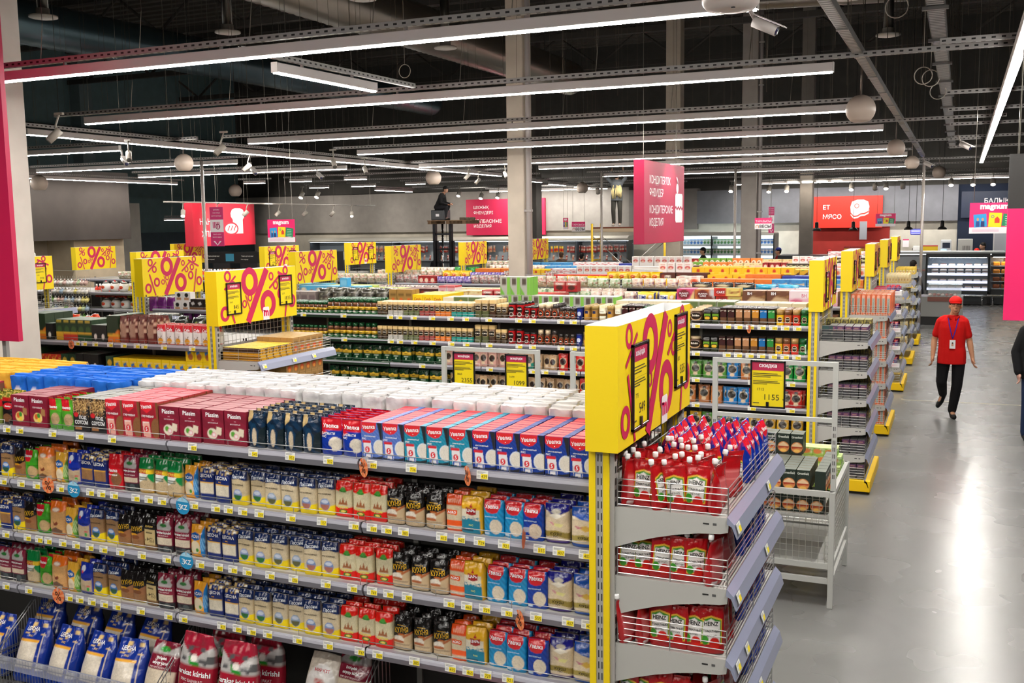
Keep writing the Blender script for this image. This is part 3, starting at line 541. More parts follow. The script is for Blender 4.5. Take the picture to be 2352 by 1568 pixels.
for i,L in ((1,L2),(2,L3),(3,L4)): row(L,-1.39,FY+.035,FD[i],WH[i],3,end=E0,jit=.012)
# flour bags behind the front cartons
def flour():
    x=-1.40; i=0
    while x>-6.4:
        key='fw' if x>-4.35 else ('fb' if x>-5.25 else 'fy'); W=PR[key]['W']
        for d in range(5):
            y=4.485+d*.104-(.1 if key=='fb' else 0)
            if y>5.02: continue
            lab=f"{PR[key]['look']}, {nth(i)} column from end post, {nth(d)} row"
            put(key,x-W/2+rnd.uniform(-.006,.006),y+rnd.uniform(-.012,.012),FD[0]+rnd.uniform(0,.004),lab,PR[key]['look']+'s on the front unit',rz=rnd.uniform(-.1,.1),tilt=(rnd.uniform(-.06,.06),rnd.uniform(-.05,.05)))
        x-=W+.004; i+=1
flour()
TG=[(FD[0],'top','-4.85:1089 -4.75:840 -4.50:679 -4.30:559 -4.07:499 -3.53:829 -3.15:545 -2.93:952 -2.71:952 -2.47:499 -2.26:736 -1.90:439'),
(FD[1],'second','-4.91:409 -4.77:409 -4.65:719 -4.47:465 -4.25:289 -4.17:499 -4.08:739 -3.93:1079 -3.84:799 -3.75:776 -3.54:534 -3.40:385 -3.32:579 -3.23:709 -3.13:1259 -2.94:1256 -2.76:1157 -2.58:737 -2.48:769 -2.40:709 -2.31:385 -2.11:415 -2.02:465 -1.92:729 -1.80:921 -1.63:555 -1.54:407 -1.42:407'),
(FD[2],'third','-4.92:1188 -4.75:469 -4.66:719 -4.59:345 -4.48:465 -4.38:289 -4.28:285 -4.18:445 -4.06:1189 -3.91:757 -3.74:645 -3.52:555 -3.40:385 -3.31:579 -3.22:709 -3.08:1259 -2.94:1256 -2.75:1157 -2.60:737 -2.49:769 -2.40:709 -2.30:385 -2.08:415 -1.99:465 -1.90:729 -1.79:921 -1.65:555 -1.50:407 -1.41:407'),
(FD[3],'fourth','-4.95:1188 -4.77:422 -4.46:469 -4.38:289 -4.29:285 -4.20:445 -4.11:1109 -3.94:757 -3.75:645 -3.65:442 -3.40:417 -3.30:579 -3.21:709 -3.11:1259 -2.93:1256 -2.75:1157 -2.57:737 -2.47:709 -2.27:385 -2.08:415 -1.99:465 -1.90:729 -1.79:921')]
LOOKAT=lambda L,x:None
for z,nm,t in TG:
    cnt={}
    for e in t.split():
        x,n=e.split(':'); cnt[n]=cnt.get(n,0)+1
        price_tag(float(x),FY-.019,z-.012,n,f"price tag reading {' '.join(n)} in the {nm} grain rail"+('' if cnt[n]==1 else ', nearer the end post'),w=.056,h=.038)
# round danglers clipped to the rails
def dangler(x,z,kind,rz,where,y=FY-.03):
    t=thing('shelf_dangler',f"{'orange percent' if kind=='p' else 'blue country'} disc hanging from the {where}",'shelf sign',(x,y,z),rz,'round shelf danglers')
    m=MB(); R=.045; n=28
    if kind=='p':
        for k in range(16):
            a0=2*math.pi*k/16;a1=2*math.pi*(k+1)/16
            m.add([(0,0,0)]+[(R*math.cos(a0+(a1-a0)*q/3),0,R*math.sin(a0+(a1-a0)*q/3)) for q in range(4)],[(0,1,2,3,4)],'e8713c' if k%2 else 'f09a68','carton')
        m.text('%',(0,-.0015,0),(1,0,0),(0,0,1),.05,'2a1410','carton',.0)
    else:
        m.add([(R*math.cos(2*math.pi*k/n),0,R*math.sin(2*math.pi*k/n)) for k in range(n)],[tuple(range(n))],'1e8cc0','carton')
        m.add([(R*math.cos(.5+2.1*k/9)*.96,-.0008,R*math.sin(.5+2.1*k/9)*.96) for k in range(10)],[tuple(range(10))],'9fd0e8','carton')
        m.text('KZ',(.010,-.0015,-.006),(1,0,0),(0,0,1),.024,'fff','carton',.01); m.text('Ӡ',(-.020,-.0015,-.006),(1,0,0),(0,0,1),.03,'e8f4fa','carton',0)
    m.obj('disc',t); MB().add([(v[0],v[1]+.001,v[2]) for v in m.v[:0]] or [(R*math.cos(2*math.pi*k/n),.0008,R*math.sin(2*math.pi*k/n)) for k in range(n)],[tuple(range(n))],'e07038' if kind=='p' else '1e8cc0','carton').obj('disc_backing',t)
    MB().box(-.005,.005,-.001,.025,.03,.05,'d8d8d8','clear').obj('clip',t)
for a in ((-2.51,1.675,'p',-.55,'top rail beside the 499 tag'),(-1.97,1.685,'p',-.75,'top rail beside the 439 tag'),(-4.55,1.40,'p',.0,'second rail beside the 465 tag'),(-1.70,1.43,'p',-1.35,'second rail beside the 555 tag'),(-4.53,.77,'p',0,'fourth rail beside the 469 tag'),(-1.725,1.055,'p',-.7,'third rail beside the 555 tag'),(-4.36,1.395,'k',0,'second rail beside the 289 tag'),(-3.605,1.38,'k',0,'second rail beside the 534 tag'),(-3.60,1.09,'k',0,'third rail beside the 555 tag')): dangler(*a)
# bottom sacks in the wire bins
def bin_(x0,x1,lab):
    t=thing('wire_bin',lab,'wire bin',((x0+x1)/2,3.95,.24),0,'wire bins along the base of the front unit'); w=(x1-x0)/2
    m=MB(); c='a8a8aa'
    for z in (.0,.06,.17,.2): m.tube([(-w,0,z),(-w,-.17,z),(w,-.17,z),(w,0,z)],.003,c,'metal',5)
    n=int((x1-x0)/.022)
    for i in range(n+1): m.tube([(-w+2*w*i/n,-.171,0),(-w+2*w*i/n,-.171,.2)],.0016,c,'metal',4)
    for s in (-1,1):
        for i in range(12): m.tube([(s*w,-.17+i*.035,0),(s*w,-.17+i*.035,.20+i*.028)],.0018,c,'metal',4)
        m.tube([(s*w,-.17,.2),(s*w,.22,.51)],.003,c,'metal',5)
    m.obj('wire_basket',t)
    MB().box(-w,w,-.19,-.174,.135,.205,'b9bccb','clear').obj('price_rail',t)
    MB().box(-w,w,-.17,.5,-.03,-.005,'8c8c8c').obj('bin_floor',t)
    MB().box(-w,w,-.155,.02,-.24,-.06,'4a4a4c').obj('kick_board',t)
for k in range(5): bin_(-1.39-1.16*(k+1)+.01,-1.39-1.16*k-.01,f"wire bin at the base of the front grain unit, {nth(k)} from the yellow end post")
def sack(key,x,y,z,n,tl=-.35):
    put(key,x,y,z,f"{PR[key]['look']}, {n}",None,rz=rnd.uniform(-.08,.08),tilt=(tl,rnd.uniform(-.04,.04)))
i=0
for x in (-5.0,-4.72,-4.48,-4.24,-4.01):
    sack('bc',x,3.875,.265,f"{nth(i)} in the front row of the left wire bin"); i+=1
for i,x in enumerate((-4.85,-4.57,-4.31,-4.06)): sack('bc',x,4.09,.31,f"{nth(i)} in the back row of the left wire bin")
sack('bd',-3.78,3.875,.29,'beside the blue sacks',-.3)
for i,x in enumerate((-3.53,-3.26)): sack('bb',x,3.89,.36,f"{nth(i)} in the middle wire bin",-.12)
for i,x in enumerate((-3.50,-3.24)): sack('bb',x,4.09,.33,f"{nth(i)} behind the front two",-.1)
for i,x in enumerate((-2.96,-2.90)): sack('bm',x,3.86+.2*i,.22+.1*i,('front' if i==0 else 'behind')+' one beside the red sacks',-.3)
sack('mr',-2.80,3.86,.3,'in the wire bin',-.3); sack('bd',-2.72,4.1,.33,'behind the maroon rice bag',-.2)
for i,x in enumerate((-2.62,-2.42)): sack('bk',x,3.9,.26,f"{nth(i)} beside the lentil bags",-.25)
for i in range(12):
    put('rd',-2.17+.2*(i%6)*.75,3.80+.12*(i//6),.31+.05*(i//6),f"glossy dark red bag lying {nth(i)} in the wire bin by the end post",None,rz=rnd.uniform(-.3,.3),tilt=(-1.2,0))
# ---------------- percent signs, price cards, end caps ----------------
YL='f2d20a'; MG='c41c52'
def ring(m,ux,o,c,r,h,col,vr=1.0,n=26,hv=None):
    hv=hv or vr; vs=[];fs=[]
    for k in range(n):
        a=2*math.pi*k/n
        for q,v in ((r,vr),(h,hv)): vs.append(o+ux*(c[0]+q*math.cos(a))+Vector((0,0,1))*(c[1]+q*v*math.sin(a)))
    for k in range(n): k2=(k+1)%n; fs.append((2*k,2*k2,2*k2+1,2*k+1))
    lim=lambda p:p
    m.add(vs,fs,col,'carton')
def slash(m,ux,o,a,b,w,col):
    a=Vector((a[0],a[1]));b=Vector((b[0],b[1])); d=(b-a).normalized(); q=Vector((-d.y,d.x))*w/2
    pt=lambda p:o+ux*p.x+Vector((0,0,1))*p.y
    m.add([pt(a+q),pt(b+q),pt(b-q),pt(a-q)],[(0,1,2,3)],col,'carton')
def percents(m,o,ux,Wd,Ht):
    sx=Wd/583; sz=Ht/290; n=0; nv=Vector((1,0,0))
    U=lambda x,y:((x-700)*sx,(1-(y-900)/290)*Ht)
    for x,y,r,h in ((775,931,24,12),(810,985,22,11),(928,968,60,29),(1058,1100,58,27),(1088,948,19,9),(1120,1000,20,10),(1200,922,21,10),(1175,985,22,11),(828,1085,29,14),(748,1128,31,15),(925,1055,17,9),(885,1087,17,9),(1160,1050,28,14),(1243,1100,30,15)):
        n+=1; ring(m,ux,o+nv*(n*.00012),U(x,y),r*sx,h*sx,MG,1.1,30,1.25)
    for a,b,w in (((750,1000),(830,930),10),((905,1188),(1055,905),36),((1070,1015),(1160,940),11),((1140,927),(1245,980),13),((763,1020),(812,1186),11),((895,1040),(925,1130),6),((1220,1000),(1185,1188),11)):
        n+=1; slash(m,ux,o+nv*(n*.00012),U(*a),U(*b),w*sx,MG)
def price_card(x,y,z,rz,head,old,new,label,w=.215,h=.31,hang=None):
    t=thing('price_card',label,'price card',(x,y,z),rz,'framed promotion price cards')
    m=MB(); e=.012
    for a in ((-w/2,w/2,-h/2,-h/2+e),(-w/2,w/2,h/2-e,h/2),(-w/2,-w/2+e,-h/2,h/2),(w/2-e,w/2,-h/2,h/2)): m.box(a[0],a[1],-.012,.003,a[2],a[3],'17171a','plastic',.002)
    m.obj('frame',t)
    m=MB(); m.box(-w/2+e,w/2-e,-.004,.0,-h/2+e,h/2-e,'f1d708','carton')
    m.box(-w/2+e,w/2-e,-.005,-.001,h*.29,h/2-e,'b8264e','carton')
    m.text(head,(0,-.0058,h*.385),(1,0,0),(0,0,1),h*.085,'f4e8ec','carton',.03,w*.76)
    for i,(q,l) in enumerate(((.22,.7),(.185,.8),(.15,.5),(.06,.7),(.03,.76),(.0,.4))):
        m.quad((-w*.42,-.0055,h*q),(-w*.42+w*l,-.0055,h*q),(-w*.42+w*l,-.0055,h*(q+.014)),(-w*.42,-.0055,h*(q+.014)),'4a4420','carton')
    m.quad((-w*.42,-.0055,h*.10),(w*.42,-.0055,h*.10),(w*.42,-.0055,h*.103),(-w*.42,-.0055,h*.103),'6a6420','carton')
    m.text(old,(-w*.2,-.0055,-h*.11),(1,0,0),(0,0,1),h*.055,'3a3518','carton',0,w*.3)
    m.text(new,(w*.12,-.0055,-h*.27),(1,0,0),(0,0,1),h*.12,'2a2614','carton',.0,w*.56)
    m.text('₸',(w*.44,-.0055,-h*.31),(1,0,0),(0,0,1),h*.03,'2a2614','carton',0)
    m.quad((-w*.42,-.0055,-h*.41),(-w*.24,-.0055,-h*.41),(-w*.24,-.0055,-h*.39),(-w*.42,-.0055,-h*.39),'5a5420','carton')
    m.obj('card',t,None or (0,0,0))
    MB().box(-w*.04,w*.04,-.014,.0,-h*.5,-h*.37,'141416','plastic').obj('clip',t)
    if hang: MB().box(-.004,.004,-.004,.004,h/2,h/2+hang,'2a2a2a').obj('hanger',t)
    return t
def head_sign(label,xp,y0,Wd=1.2,logo=True,z0=1.86,z1=2.38,side=1,th=.14):
    """open-topped yellow box; front print looks along +x"""
    t=thing('promotion_sign',label,'sign',(xp,y0,z0),0,'yellow percent header signs'); H=z1-z0
    m=MB(); e=.006
    m.box(0,e,0,Wd,0,H,YL,'carton'); m.box(th-e,th,0,Wd,0,H,YL,'carton'); m.box(e,th-e,0,e,0,H,YL,'carton'); m.box(e,th-e,Wd-e,Wd,0,H,YL,'carton')
    m.box(e,th-e,e,Wd-e,H-.05,H-.044,'e8e8ea','carton'); 
    for a,b,c,d in ((e,e+.001,e,Wd-e),(th-e-.001,th-e,e,Wd-e),(e,th-e,e,e+.001),(e,th-e,Wd-e-.001,Wd-e)): m.box(a,b,c,d,H-.044,H,'efefef','carton')
    for a,b,c,d in ((0,e,0,Wd),(th-e,th,0,Wd),(0,th,0,e),(0,th,Wd-e,Wd)): m.box(a,b,c,d,H,H+.0015,'f0efea','carton')
    m.obj('sign_box',t)
    p=MB(); percents(p,Vector((th+.0012,0,0)),Vector((0,1,0)),Wd,H); p.obj('percent_print',t)
    if logo:
        q=MB(); o=Vector((th+.005,Wd*.58,H*.0)); U=Vector((0,1,0)); w=.1;h=.13
        q.add([o+U*a+Vector((0,0,b)) for a,b in ((-w/2,0),(w/2,0),(w/2,h-.012),(w/2-.012,h),(-w/2+.012,h),(-w/2,h-.012))],[(0,1,2,3,4,5)],'efeaec','carton')
        q.text('m',o+Vector((.0008,0,h*.52)),U,(0,0,1),.06,'d81a58','carton',.05,.08)
        q.add([o+Vector((.0008,-.046,h*.70)),o+Vector((.0008,-.015,h*.64)),o+Vector((.0008,-.015,h*.76)),o+Vector((.0008,-.046,h*.78))],[(0,1,2,3)],'d81a58','carton')
        q.obj('logo_tag',t)
    return t
def end_cap(label,xp,y0,decks,Wd=1.2,side=1,base=True,top=1.86,depth=.47,rows=None):
    t=thing('end_cap_shelving',label,'shelving',(xp,y0,0)); s=side
    for y in (0.0,Wd-.08):
        m=MB()
        m.box(0,.028,y,y+.06,0,top,YL); m.box(.062,.088,y,y+.06,0,top,YL); m.box(.028,.062,y+.006,y+.054,0,top,'a9a8a4')
        for k in range(int(top/.05)):
            for xx in (.037,.051): m.box(xx,xx+.004,y+.004,y+.0065,.06+k*.05,.09+k*.05,'2c2c2c')
        m.box(.088,.108,y+.01,y+.05,0,top,'a4a29e')
        for k in range(int(top/.05)): m.box(.1075,.1085,y+.02,y+.04,.06+k*.05,.09+k*.05,'2c2c2c')
        m.obj('upright_post',t)
    m=MB(); zb=.2
    n=int((Wd-.16)/.06)
    for i in range(n+1): yy=.07+(Wd-.16)*i/n; m.tube([(.09,yy,zb),(.09,yy,top)],.0025,'bdbcba','metal',3,False)
    for i in range(int((top-zb)/.06)+1): m.tube([(.093,.06,zb+i*.06),(.093,Wd-.09,zb+i*.06)],.0025,'bdbcba','metal',3,False)
    m.obj('wire_back',t)
    x0=.108*1.0; X=lambda x:x if s>0 else .09-x
    for z in decks:
        m=MB(); a,b=sorted((X(x0),X(x0+depth))); m.box(a,b,.034,Wd-.054,z-.02,z-.001,'a8a7a2')
        for yy in (.02,Wd-.052):
            prof=[(0,0),(depth,0),(depth+.004,-.012),(depth,-.06),(depth-.03,-.068)]+[(depth*(1-q)-.03*(1-q),-.068-.105*(q**1.7)) for q in (.2,.4,.6,.8,1)]
            m.prism([(X(x0+p),z+q) for p,q in prof],'y',yy,yy+.012,'b3b2ad')
            m.box(*sorted((X(x0+depth-.1),X(x0+depth-.075))),yy-.001,yy+.013,z-.034,z-.028,'222'); m.box(*sorted((X(x0+depth-.06),X(x0+depth-.045))),yy-.001,yy+.013,z-.036,z-.026,'555')
        sh=m.obj('shelf',t)
        xe=x0+depth
        m=MB(); m.prism([(X(xe+.002),z+.01),(X(xe+.03),z-.02),(X(xe+.045),z-.075),(X(xe+.04),z-.078),(X(xe+.02),z-.03),(X(xe),z-.02)],'y',.0,Wd,'8e93aa','rail'); m.obj('price_rail',sh)
        m=MB(); c='c6c6c4'
        for k in range(5):
            zz=z+.012+k*.027
            m.tube([(X(x0+.01),.022,zz),(X(xe),.022,zz),(X(xe),Wd-.045,zz),(X(x0+.01),Wd-.045,zz)],.0022,c,'metal',4)
        for p in ((X(x0+.01),.022),(X(x0+depth*.5),.022),(X(xe),.022),(X(xe),Wd-.045),(X(xe),Wd*.5)): m.tube([(p[0],p[1],z-.01),(p[0],p[1],z+.122)],.0026,c,'metal',4)
        m.obj('wire_guard',sh)
    if base:
        m=MB(); a,b=sorted((X(x0-.02),X(x0+depth+.06))); m.box(a,b,.0,Wd-.02,.03,.15,'f0c400',b=.006); m.box(a+.002,b+.001,.03,Wd-.05,.085,.09,'c8a000')
        m.box(a+.03,b-.04,.05,Wd-.07,.0,.03,'2a2a2a'); m.obj('plinth',t)
    return t
# ---- front end cap
end_cap('grey end cap with yellow posts holding ketchup, nearest the camera',-1.385,3.9,[1.62,1.325,1.03,.72,.42],1.2)
head_sign('largest yellow percent sign, on the nearest end cap',-1.385,3.86,1.2)
price_card(-1.385+.142,4.155,2.10,math.pi/2,'жеңілдік','775','549','price card reading 549 on the nearest yellow sign',w=.235,h=.37)
price_card(-1.385+.142,4.85,2.17,math.pi/2,'жеңілдік','825','555','price card reading 555 on the nearest yellow sign',w=.215,h=.36)
def ketchup():
    SHN=['top','second','third','fourth','fifth']
    for si,z in enumerate((1.62,1.325,1.03,.72)):
        for r in range(6 if si in(0,3) else 4):
            for c in range(6):
                if r>0 and rnd.random()<.12: continue
                front=rnd.random()<(.5 if r==0 else .3)
                key='kt' if (front or rnd.random()<.25) else 'kr'
                x=-1.235+c*.072+rnd.uniform(-.006,.006); y=3.975+r*.088+rnd.uniform(-.006,.006)
                rz=rnd.uniform(-.25,.35) if front else rnd.choice((1.2,1.4,-1.3,1.0))+rnd.uniform(-.2,.2)
                if si==0 and r==0 and c in(3,4): key='kt'; rz=rnd.uniform(-.1,.25)
                if si==1 and r==0 and c in(0,1,2,4): key='kt'; rz=rnd.uniform(-.1,.5)
                lab=f"{PR[key]['look']}, {nth(c)} from mesh back, "+('front row' if r==0 else f"{nth(r)} back")+f", {SHN[si]} end cap shelf"
                put(key,x,y,z,lab,'ketchup pouches on the nearest end cap',rz=rz,tilt=(rnd.uniform(-.08,.08),rnd.uniform(-.12,.12)),sc=rnd.uniform(.98,1.06))
        for r in range(5):
            for c in range(6):
                x=-.855-c*.072; y=4.53+r*.108 if si in(0,3) else 4.40+r*.125
                if y>5.03: continue
                put('br',x+rnd.uniform(-.005,.005),y+rnd.uniform(-.006,.006),z,f"deep blue rice pouch, {nth(r)} past ketchup, {nth(c)} from lip, {SHN[si]} end cap shelf",'blue rice pouches on the nearest end cap',rz=math.pi/2+rnd.uniform(-.12,.12),tilt=(rnd.uniform(-.12,.03),rnd.uniform(-.06,.06)),sc=1.0)
ketchup()
def lip_tags(xp,y0,Wd,decks,ys,name):
    for i,z in enumerate(decks):
        for j,yy in enumerate(ys[i%len(ys)]):
            o=price_tag(xp+.108+.47+.042,y0+yy,z-.035,'',f"blank price tag in the {nth(i)} lip of the {name}, {nth(j)} along",rz=math.pi/2,w=.06,h=.04,group='price tags on end cap lips'); o.rotation_euler=(-.3,0,math.pi/2)
lip_tags(-1.385,3.9,1.2,[1.62,1.325,1.03,.72],[(.03,.72),(.05,.7),(.06,.25,.62),(.3,.6)],'nearest end cap')
# ---- wire carts with frames
def wire_cart(label,x0,x1,y0,y1,card=None):
    t=thing('wire_cart',label,'display cart',((x0+x1)/2,(y0+y1)/2,0)); w=(x1-x0)/2; d=(y1-y0)/2; c='bcbdb9'
    m=MB()
    for sx in (-1,1):
        for sy in (-1,1): m.box(sx*w-.02,sx*w+.02,sy*d-.02,sy*d+.02,.0,.86,c,b=.003)
    for z in (.20,.31,.84):
        for sy in (-1,1): m.box(-w,w,sy*d-.015,sy*d+.015,z-.02,z+.02,c)
        for sx in (-1,1): m.box(sx*w-.015,sx*w+.015,-d,d,z-.02,z+.02,c)
    m.obj('cart_frame',t)
    def grid(face):
        m=MB(); n=int((2*w if face in'fb' else 2*d)/.045)
        for i in range(n+1):
            f=-1+2*i/n
            p=(w*f,(-d if face=='f' else d)) if face in 'fb' else ((-w if face=='l' else w),d*f)
            m.tube([(p[0],p[1],.31),(p[0],p[1],.84)],.002,'c9cac6','metal',3,False)
        for i in range(13):
            z=.31+.53*i/12
            if face in'fb': q=-d if face=='f' else d; m.tube([(-w,q,z),(w,q,z)],.002,'c9cac6','metal',3,False)
            else: q=-w if face=='l' else w; m.tube([(q,-d,z),(q,d,z)],.002,'c9cac6','metal',3,False)
        return m
    for f in 'fblr': grid(f).obj('wire_panel',t)
    MB().box(-w,w,-d,d,.655,.68,'b0b0ac').obj('inner_shelf',t)
    MB().box(-w,w,-d,d,.30,.315,'a8a8a4').obj('cart_floor',t)
    m=MB(); e=.018
    for sx in (-1,1):
        m.box(sx*w-e,sx*w+e,-d+.02,-d+.05,.84,1.79,c)
        for k in range(8): m.box(sx*w-.008,sx*w-.003,-d+.019,-d+.021,.95+k*.05,.98+k*.05,'333'); m.box(sx*w+.003,sx*w+.008,-d+.019,-d+.021,.95+k*.05,.98+k*.05,'333')
    m.box(-w+e,w-e,-d+.022,-d+.048,1.757,1.789,c); m.box(-w+e,w-e,-d+.022,-d+.048,1.355,1.385,c); m.obj('sign_frame',t)
    return t
wire_cart('grey wire cart stacked with green tea boxes beside the aisle',-1.625,-.77,7.35,8.35)
wire_cart('grey wire cart frame with empty upper frame behind the flour bags',-2.75,-1.9,7.35,8.35)
wire_cart('grey wire cart with two framed price cards behind the flour bags',-3.89,-3.05,7.35,8.35)
price_card(-1.235,7.345,1.615,0,'скидка','1715','1155','price card reading 1155 hanging in the cart frame',w=.25,h=.345,hang=.0)
price_card(-3.685,7.345,1.605,0,'жеңілдік','3865','2355','price card reading 2355 hanging in the cart frame',w=.2,h=.30)
price_card(-3.215,7.345,1.605,0,'жеңілдік','1699','1099','price card reading 1099 hanging in the cart frame',w=.2,h=.30)
def cart_goods():
    for l in range(2):
        for r in range(6):
            for c in range(8):
                if l==0 and r>1 : continue
                x=-1.575+c*.099; 
                if c==7 and l==1: continue
                put('gf',x,7.425+r*.0785,.681+l*.156,f"dark green tea box, {nth(c)} across, {nth(r)} row back, {'upper' if l else 'lower'} cart layer",'green tea boxes in the cart',rz=rnd.uniform(-.02,.02))
    for r in range(7): put('gf',-.86,7.435+r*.098,.837,f"sideways dark green tea box by the cart's aisle side, {nth(r)} back",'green tea boxes in the cart',rz=math.pi/2)
    for r in range(2):
        for c in range(5): put('gf',-1.50+c*.1,7.93+r*.08,.993,f"dark green tea box of the raised stack, {nth(c)} along, {'front' if r==0 else 'rear'}",'green tea boxes in the cart',rz=rnd.uniform(-.03,.03))
    n=0
    for l in range(5):
        for r in range(2 if l>2 else 4):
            for c in range(3):
                x=-1.03+c*.09+.0; y=8.04+r*.075+(.1 if l>2 else 0)
                if y>8.33: continue
                n+=1; put('gb',x-(.03 if l>3 else 0),y,.70+l*.062,f"lime tea pack lying in the cart, {nth(c)} along, {nth(r)} back, {nth(l)} layer",'lime tea packs in the cart',rz=rnd.uniform(-.1,.1))
cart_goods()
# ---------------- building shell ----------------

m=MB(); m.add([(-60,-8,0),(22,-8,0),(22,60,0),(-60,60,0)],[(0,1,2,3)],'777','floor'); struct(m,'floor')
m=MB()
vs=[];fs=[]
for k in range(137):
    for (q,z) in ((0,9.6),(.2,9.6),(.25,9.72),(.45,9.72)):
        vs+=[(-60,-8+k*.5+q,z),(22,-8+k*.5+q,z)]
for i in range(len(vs)//2-1): fs.append((2*i,2*i+1,2*i+3,2*i+2))
m.add(vs,fs,'5a5650','matte'); struct(m,'ceiling')
BK=38.6
m=MB(); m.box(-60,22,BK+.3,BK+.5,0,9.7,'504e4a','matte'); struct(m,'wall_back')
m=MB(); m.box(-60.2,-60,-8,60,0,9.7,'5c7070','matte'); struct(m,'wall_left')
m=MB(); m.box(22,22.2,-8,60,0,9.7,'4c4a48','matte'); struct(m,'wall_right')
m=MB(); m.box(-60,22,-8.2,-8,0,9.7,'6a6866','matte'); struct(m,'wall_front')
m=MB(); m.box(-31,-11.9,BK-.25,BK+.3,2.46,4.12,'a8a29c','matte'); struct(m,'trim_1')
m=MB(); m.box(-11.9,-9.2,BK-.25,BK+.3,2.46,4.0,'8c8682','matte'); struct(m,'trim_2')
m=MB(); m.box(-9.2,-.1,BK-.25,BK+.3,2.66,3.9,'7c7d84','matte'); struct(m,'trim_3')
m=MB(); m.box(-9.2,3,BK+.0,BK+.3,0,2.66,'d9d4c8','matte'); struct(m,'wall_1')
m=MB(); m.box(-5.15,-2.3,BK-.06,BK+.0,0,2.62,'a52a22','matte'); struct(m,'wall_2')
m=MB(); m.box(-.1,2.2,BK-.1,BK+.3,0,3.9,'16233c','matte'); struct(m,'wall_3')
m=MB(); m.box(-31,-9.2,BK+.0,BK+.3,0,2.46,'d8d0c0','matte'); struct(m,'wall_4')
# dark wall panel sections high on the far left, seen between the hangers
m=MB(); m.box(-31.2,-31,5,BK,2.6,9.7,'6a8488','matte'); struct(m,'wall_5')
for i,y in enumerate((9.5,16,22.5,29)):
    m=MB(); m.box(-31.0,-30.5,y,y+.6,0,9.7,'9a8a76' if i%2==0 else '74868a','matte'); struct(m,'trim_%d'%(10+i))
m=MB(); m.box(-30.7,-30.4,6,BK,6.3,6.6,'2b2f2f','matte'); struct(m,'trim_20')
# left bulkhead and recess
m=MB(); m.box(-22.0,-21.7,10,22.2,2.5,4.35,'463f3b','matte'); struct(m,'trim_5')
m=MB(); m.box(-23.2,-23,8,20.6,0,2.6,'bdb2a0','matte'); struct(m,'wall_6')
m=MB(); m.box(-23.2,-22.0,20.4,22.2,0,2.5,'d6c4a8','matte'); struct(m,'wall_7')
m=MB(); m.box(-26.3,-24.6,24.2,25.6,0,3.6,'a8a39b','matte'); struct(m,'pillar_1')
m=MB(); m.box(-30.4,-30.2,18,BK,0,2.6,'3c4a52','matte'); struct(m,'wall_8')
m=MB(); m.box(-22.98,-22.9,16.4,18.7,0,2.42,'8d8a86','matte'); d=struct(m,'door_1')
m=MB(); m.box(-22.9,-22.86,18.55,18.72,2.3,2.42,'1c1c1c'); m.tube([(-22.87,18.66,2.35),(-22.87,18.66,.1)],.02,'1c1c1c'); m.obj('door_closer',d)
m=MB(); m.box(-23.0,-22.88,16.1,16.35,0,2.45,'202020'); struct(m,'trim_6')
m=MB(); m.box(-23.0,-22.9,15.0,16.0,0.5,2.4,'8fb6cc','soft'); struct(m,'window_1')
# pillars
def pillar(n,x0,x1,y,d,col,pipe=None,z=9.6):
    m=MB(); m.box(x0,x1,y,y+d,0,z,col,'matte',b=.015); o=struct(m,'pillar_%d'%n)
    if pipe:
        m=MB(); m.lathe([(.05,0),(.05,z)],'a9a2a0','paint',12,c=(pipe,y+.04,0)); m.obj('drain_pipe',o)
        m=MB()
        for k in range(8): m.box(pipe-.07,pipe+.07,y-.02,y+.06,.6+k*1.2,.64+k*1.2,'9a9490')
        m.obj('pipe_clamp',o)
pillar(2,-7.76,-7.42,17.4,.4,'cfc2b2',-7.34)
pillar(3,-7.62,-7.2,28,.4,'b8ad9f')
pillar(4,-5.9,-5.45,30,.4,'a8a09a',-5.36)
pillar(5,-9.1,-8.22,6.4,.75,'e2ddd4',None)
pillar(6,-4.8,-4.4,34,.4,'8a837c')
pillar(7,-14.2,-13.6,33,.5,'504c48')
# floor joint line across the aisle
m=MB(); m.add([(-.75,16.5,.002),(1.9,16.6,.002),(1.9,16.63,.002),(-.75,16.53,.002)],[(0,1,2,3)],'d8d2b0','paint'); struct(m,'trim_7')
# ---------------- roof steel, ducts ----------------
def truss(y,n):
    t=thing('roof_truss',f"dark steel roof truss, {nth(n)} from the camera under the roof deck",'roof truss',(-18,y,8.2),0,'roof trusses')
    m=MB(); m.box(-40,38,-.09,.09,1.15,1.33,'45423e','matte'); m.obj('top_chord',t)
    m=MB(); m.box(-40,38,-.09,.09,0,.16,'45423e','matte'); m.obj('bottom_chord',t)
    m=MB()
    for k in range(26): m.tube([(-39+k*3,0,.1),(-37.5+k*3,0,1.2),(-36+k*3,0,.1)],.05,'4c4844','matte',5)
    m.obj('web_brace',t)
for i,y in enumerate((11,17,23,29,35)): truss(y,i)
def duct(label,pts,r,col='20333c'):
    t=thing('air_duct',label,'duct',pts[0]); o=Vector(pts[0]); P_=[Vector(p)-o for p in pts]; m=MB(); path=[]; rr=[]
    for a,b in zip(P_,P_[1:]):
        n=max(2,int((b-a).length/.12))
        for i in range(n): path.append(a+(b-a)*i/n); rr.append(r*(1+.025*(i%2)))
    path.append(P_[-1]); rr.append(r); m.tube(path,rr,col,'metal',20); m.obj('duct_tube',t)
    m=MB()
    for k in range(int((P_[-1]-P_[0]).length/3)):
        p=P_[0]+(P_[-1]-P_[0])*((k+.5)*3/max(1e-3,(P_[-1]-P_[0]).length)); m.tube([p+Vector((0,0,r)),p+Vector((0,0,2.4))],.012,'3a3a3a','matte',4)
    m.obj('hanging_rod',t)
duct('wide bluish spiral air duct running along the roof at upper left',[(-19.2,8,7.3),(-18.2,34,7.3)],.48,'4a5c64')
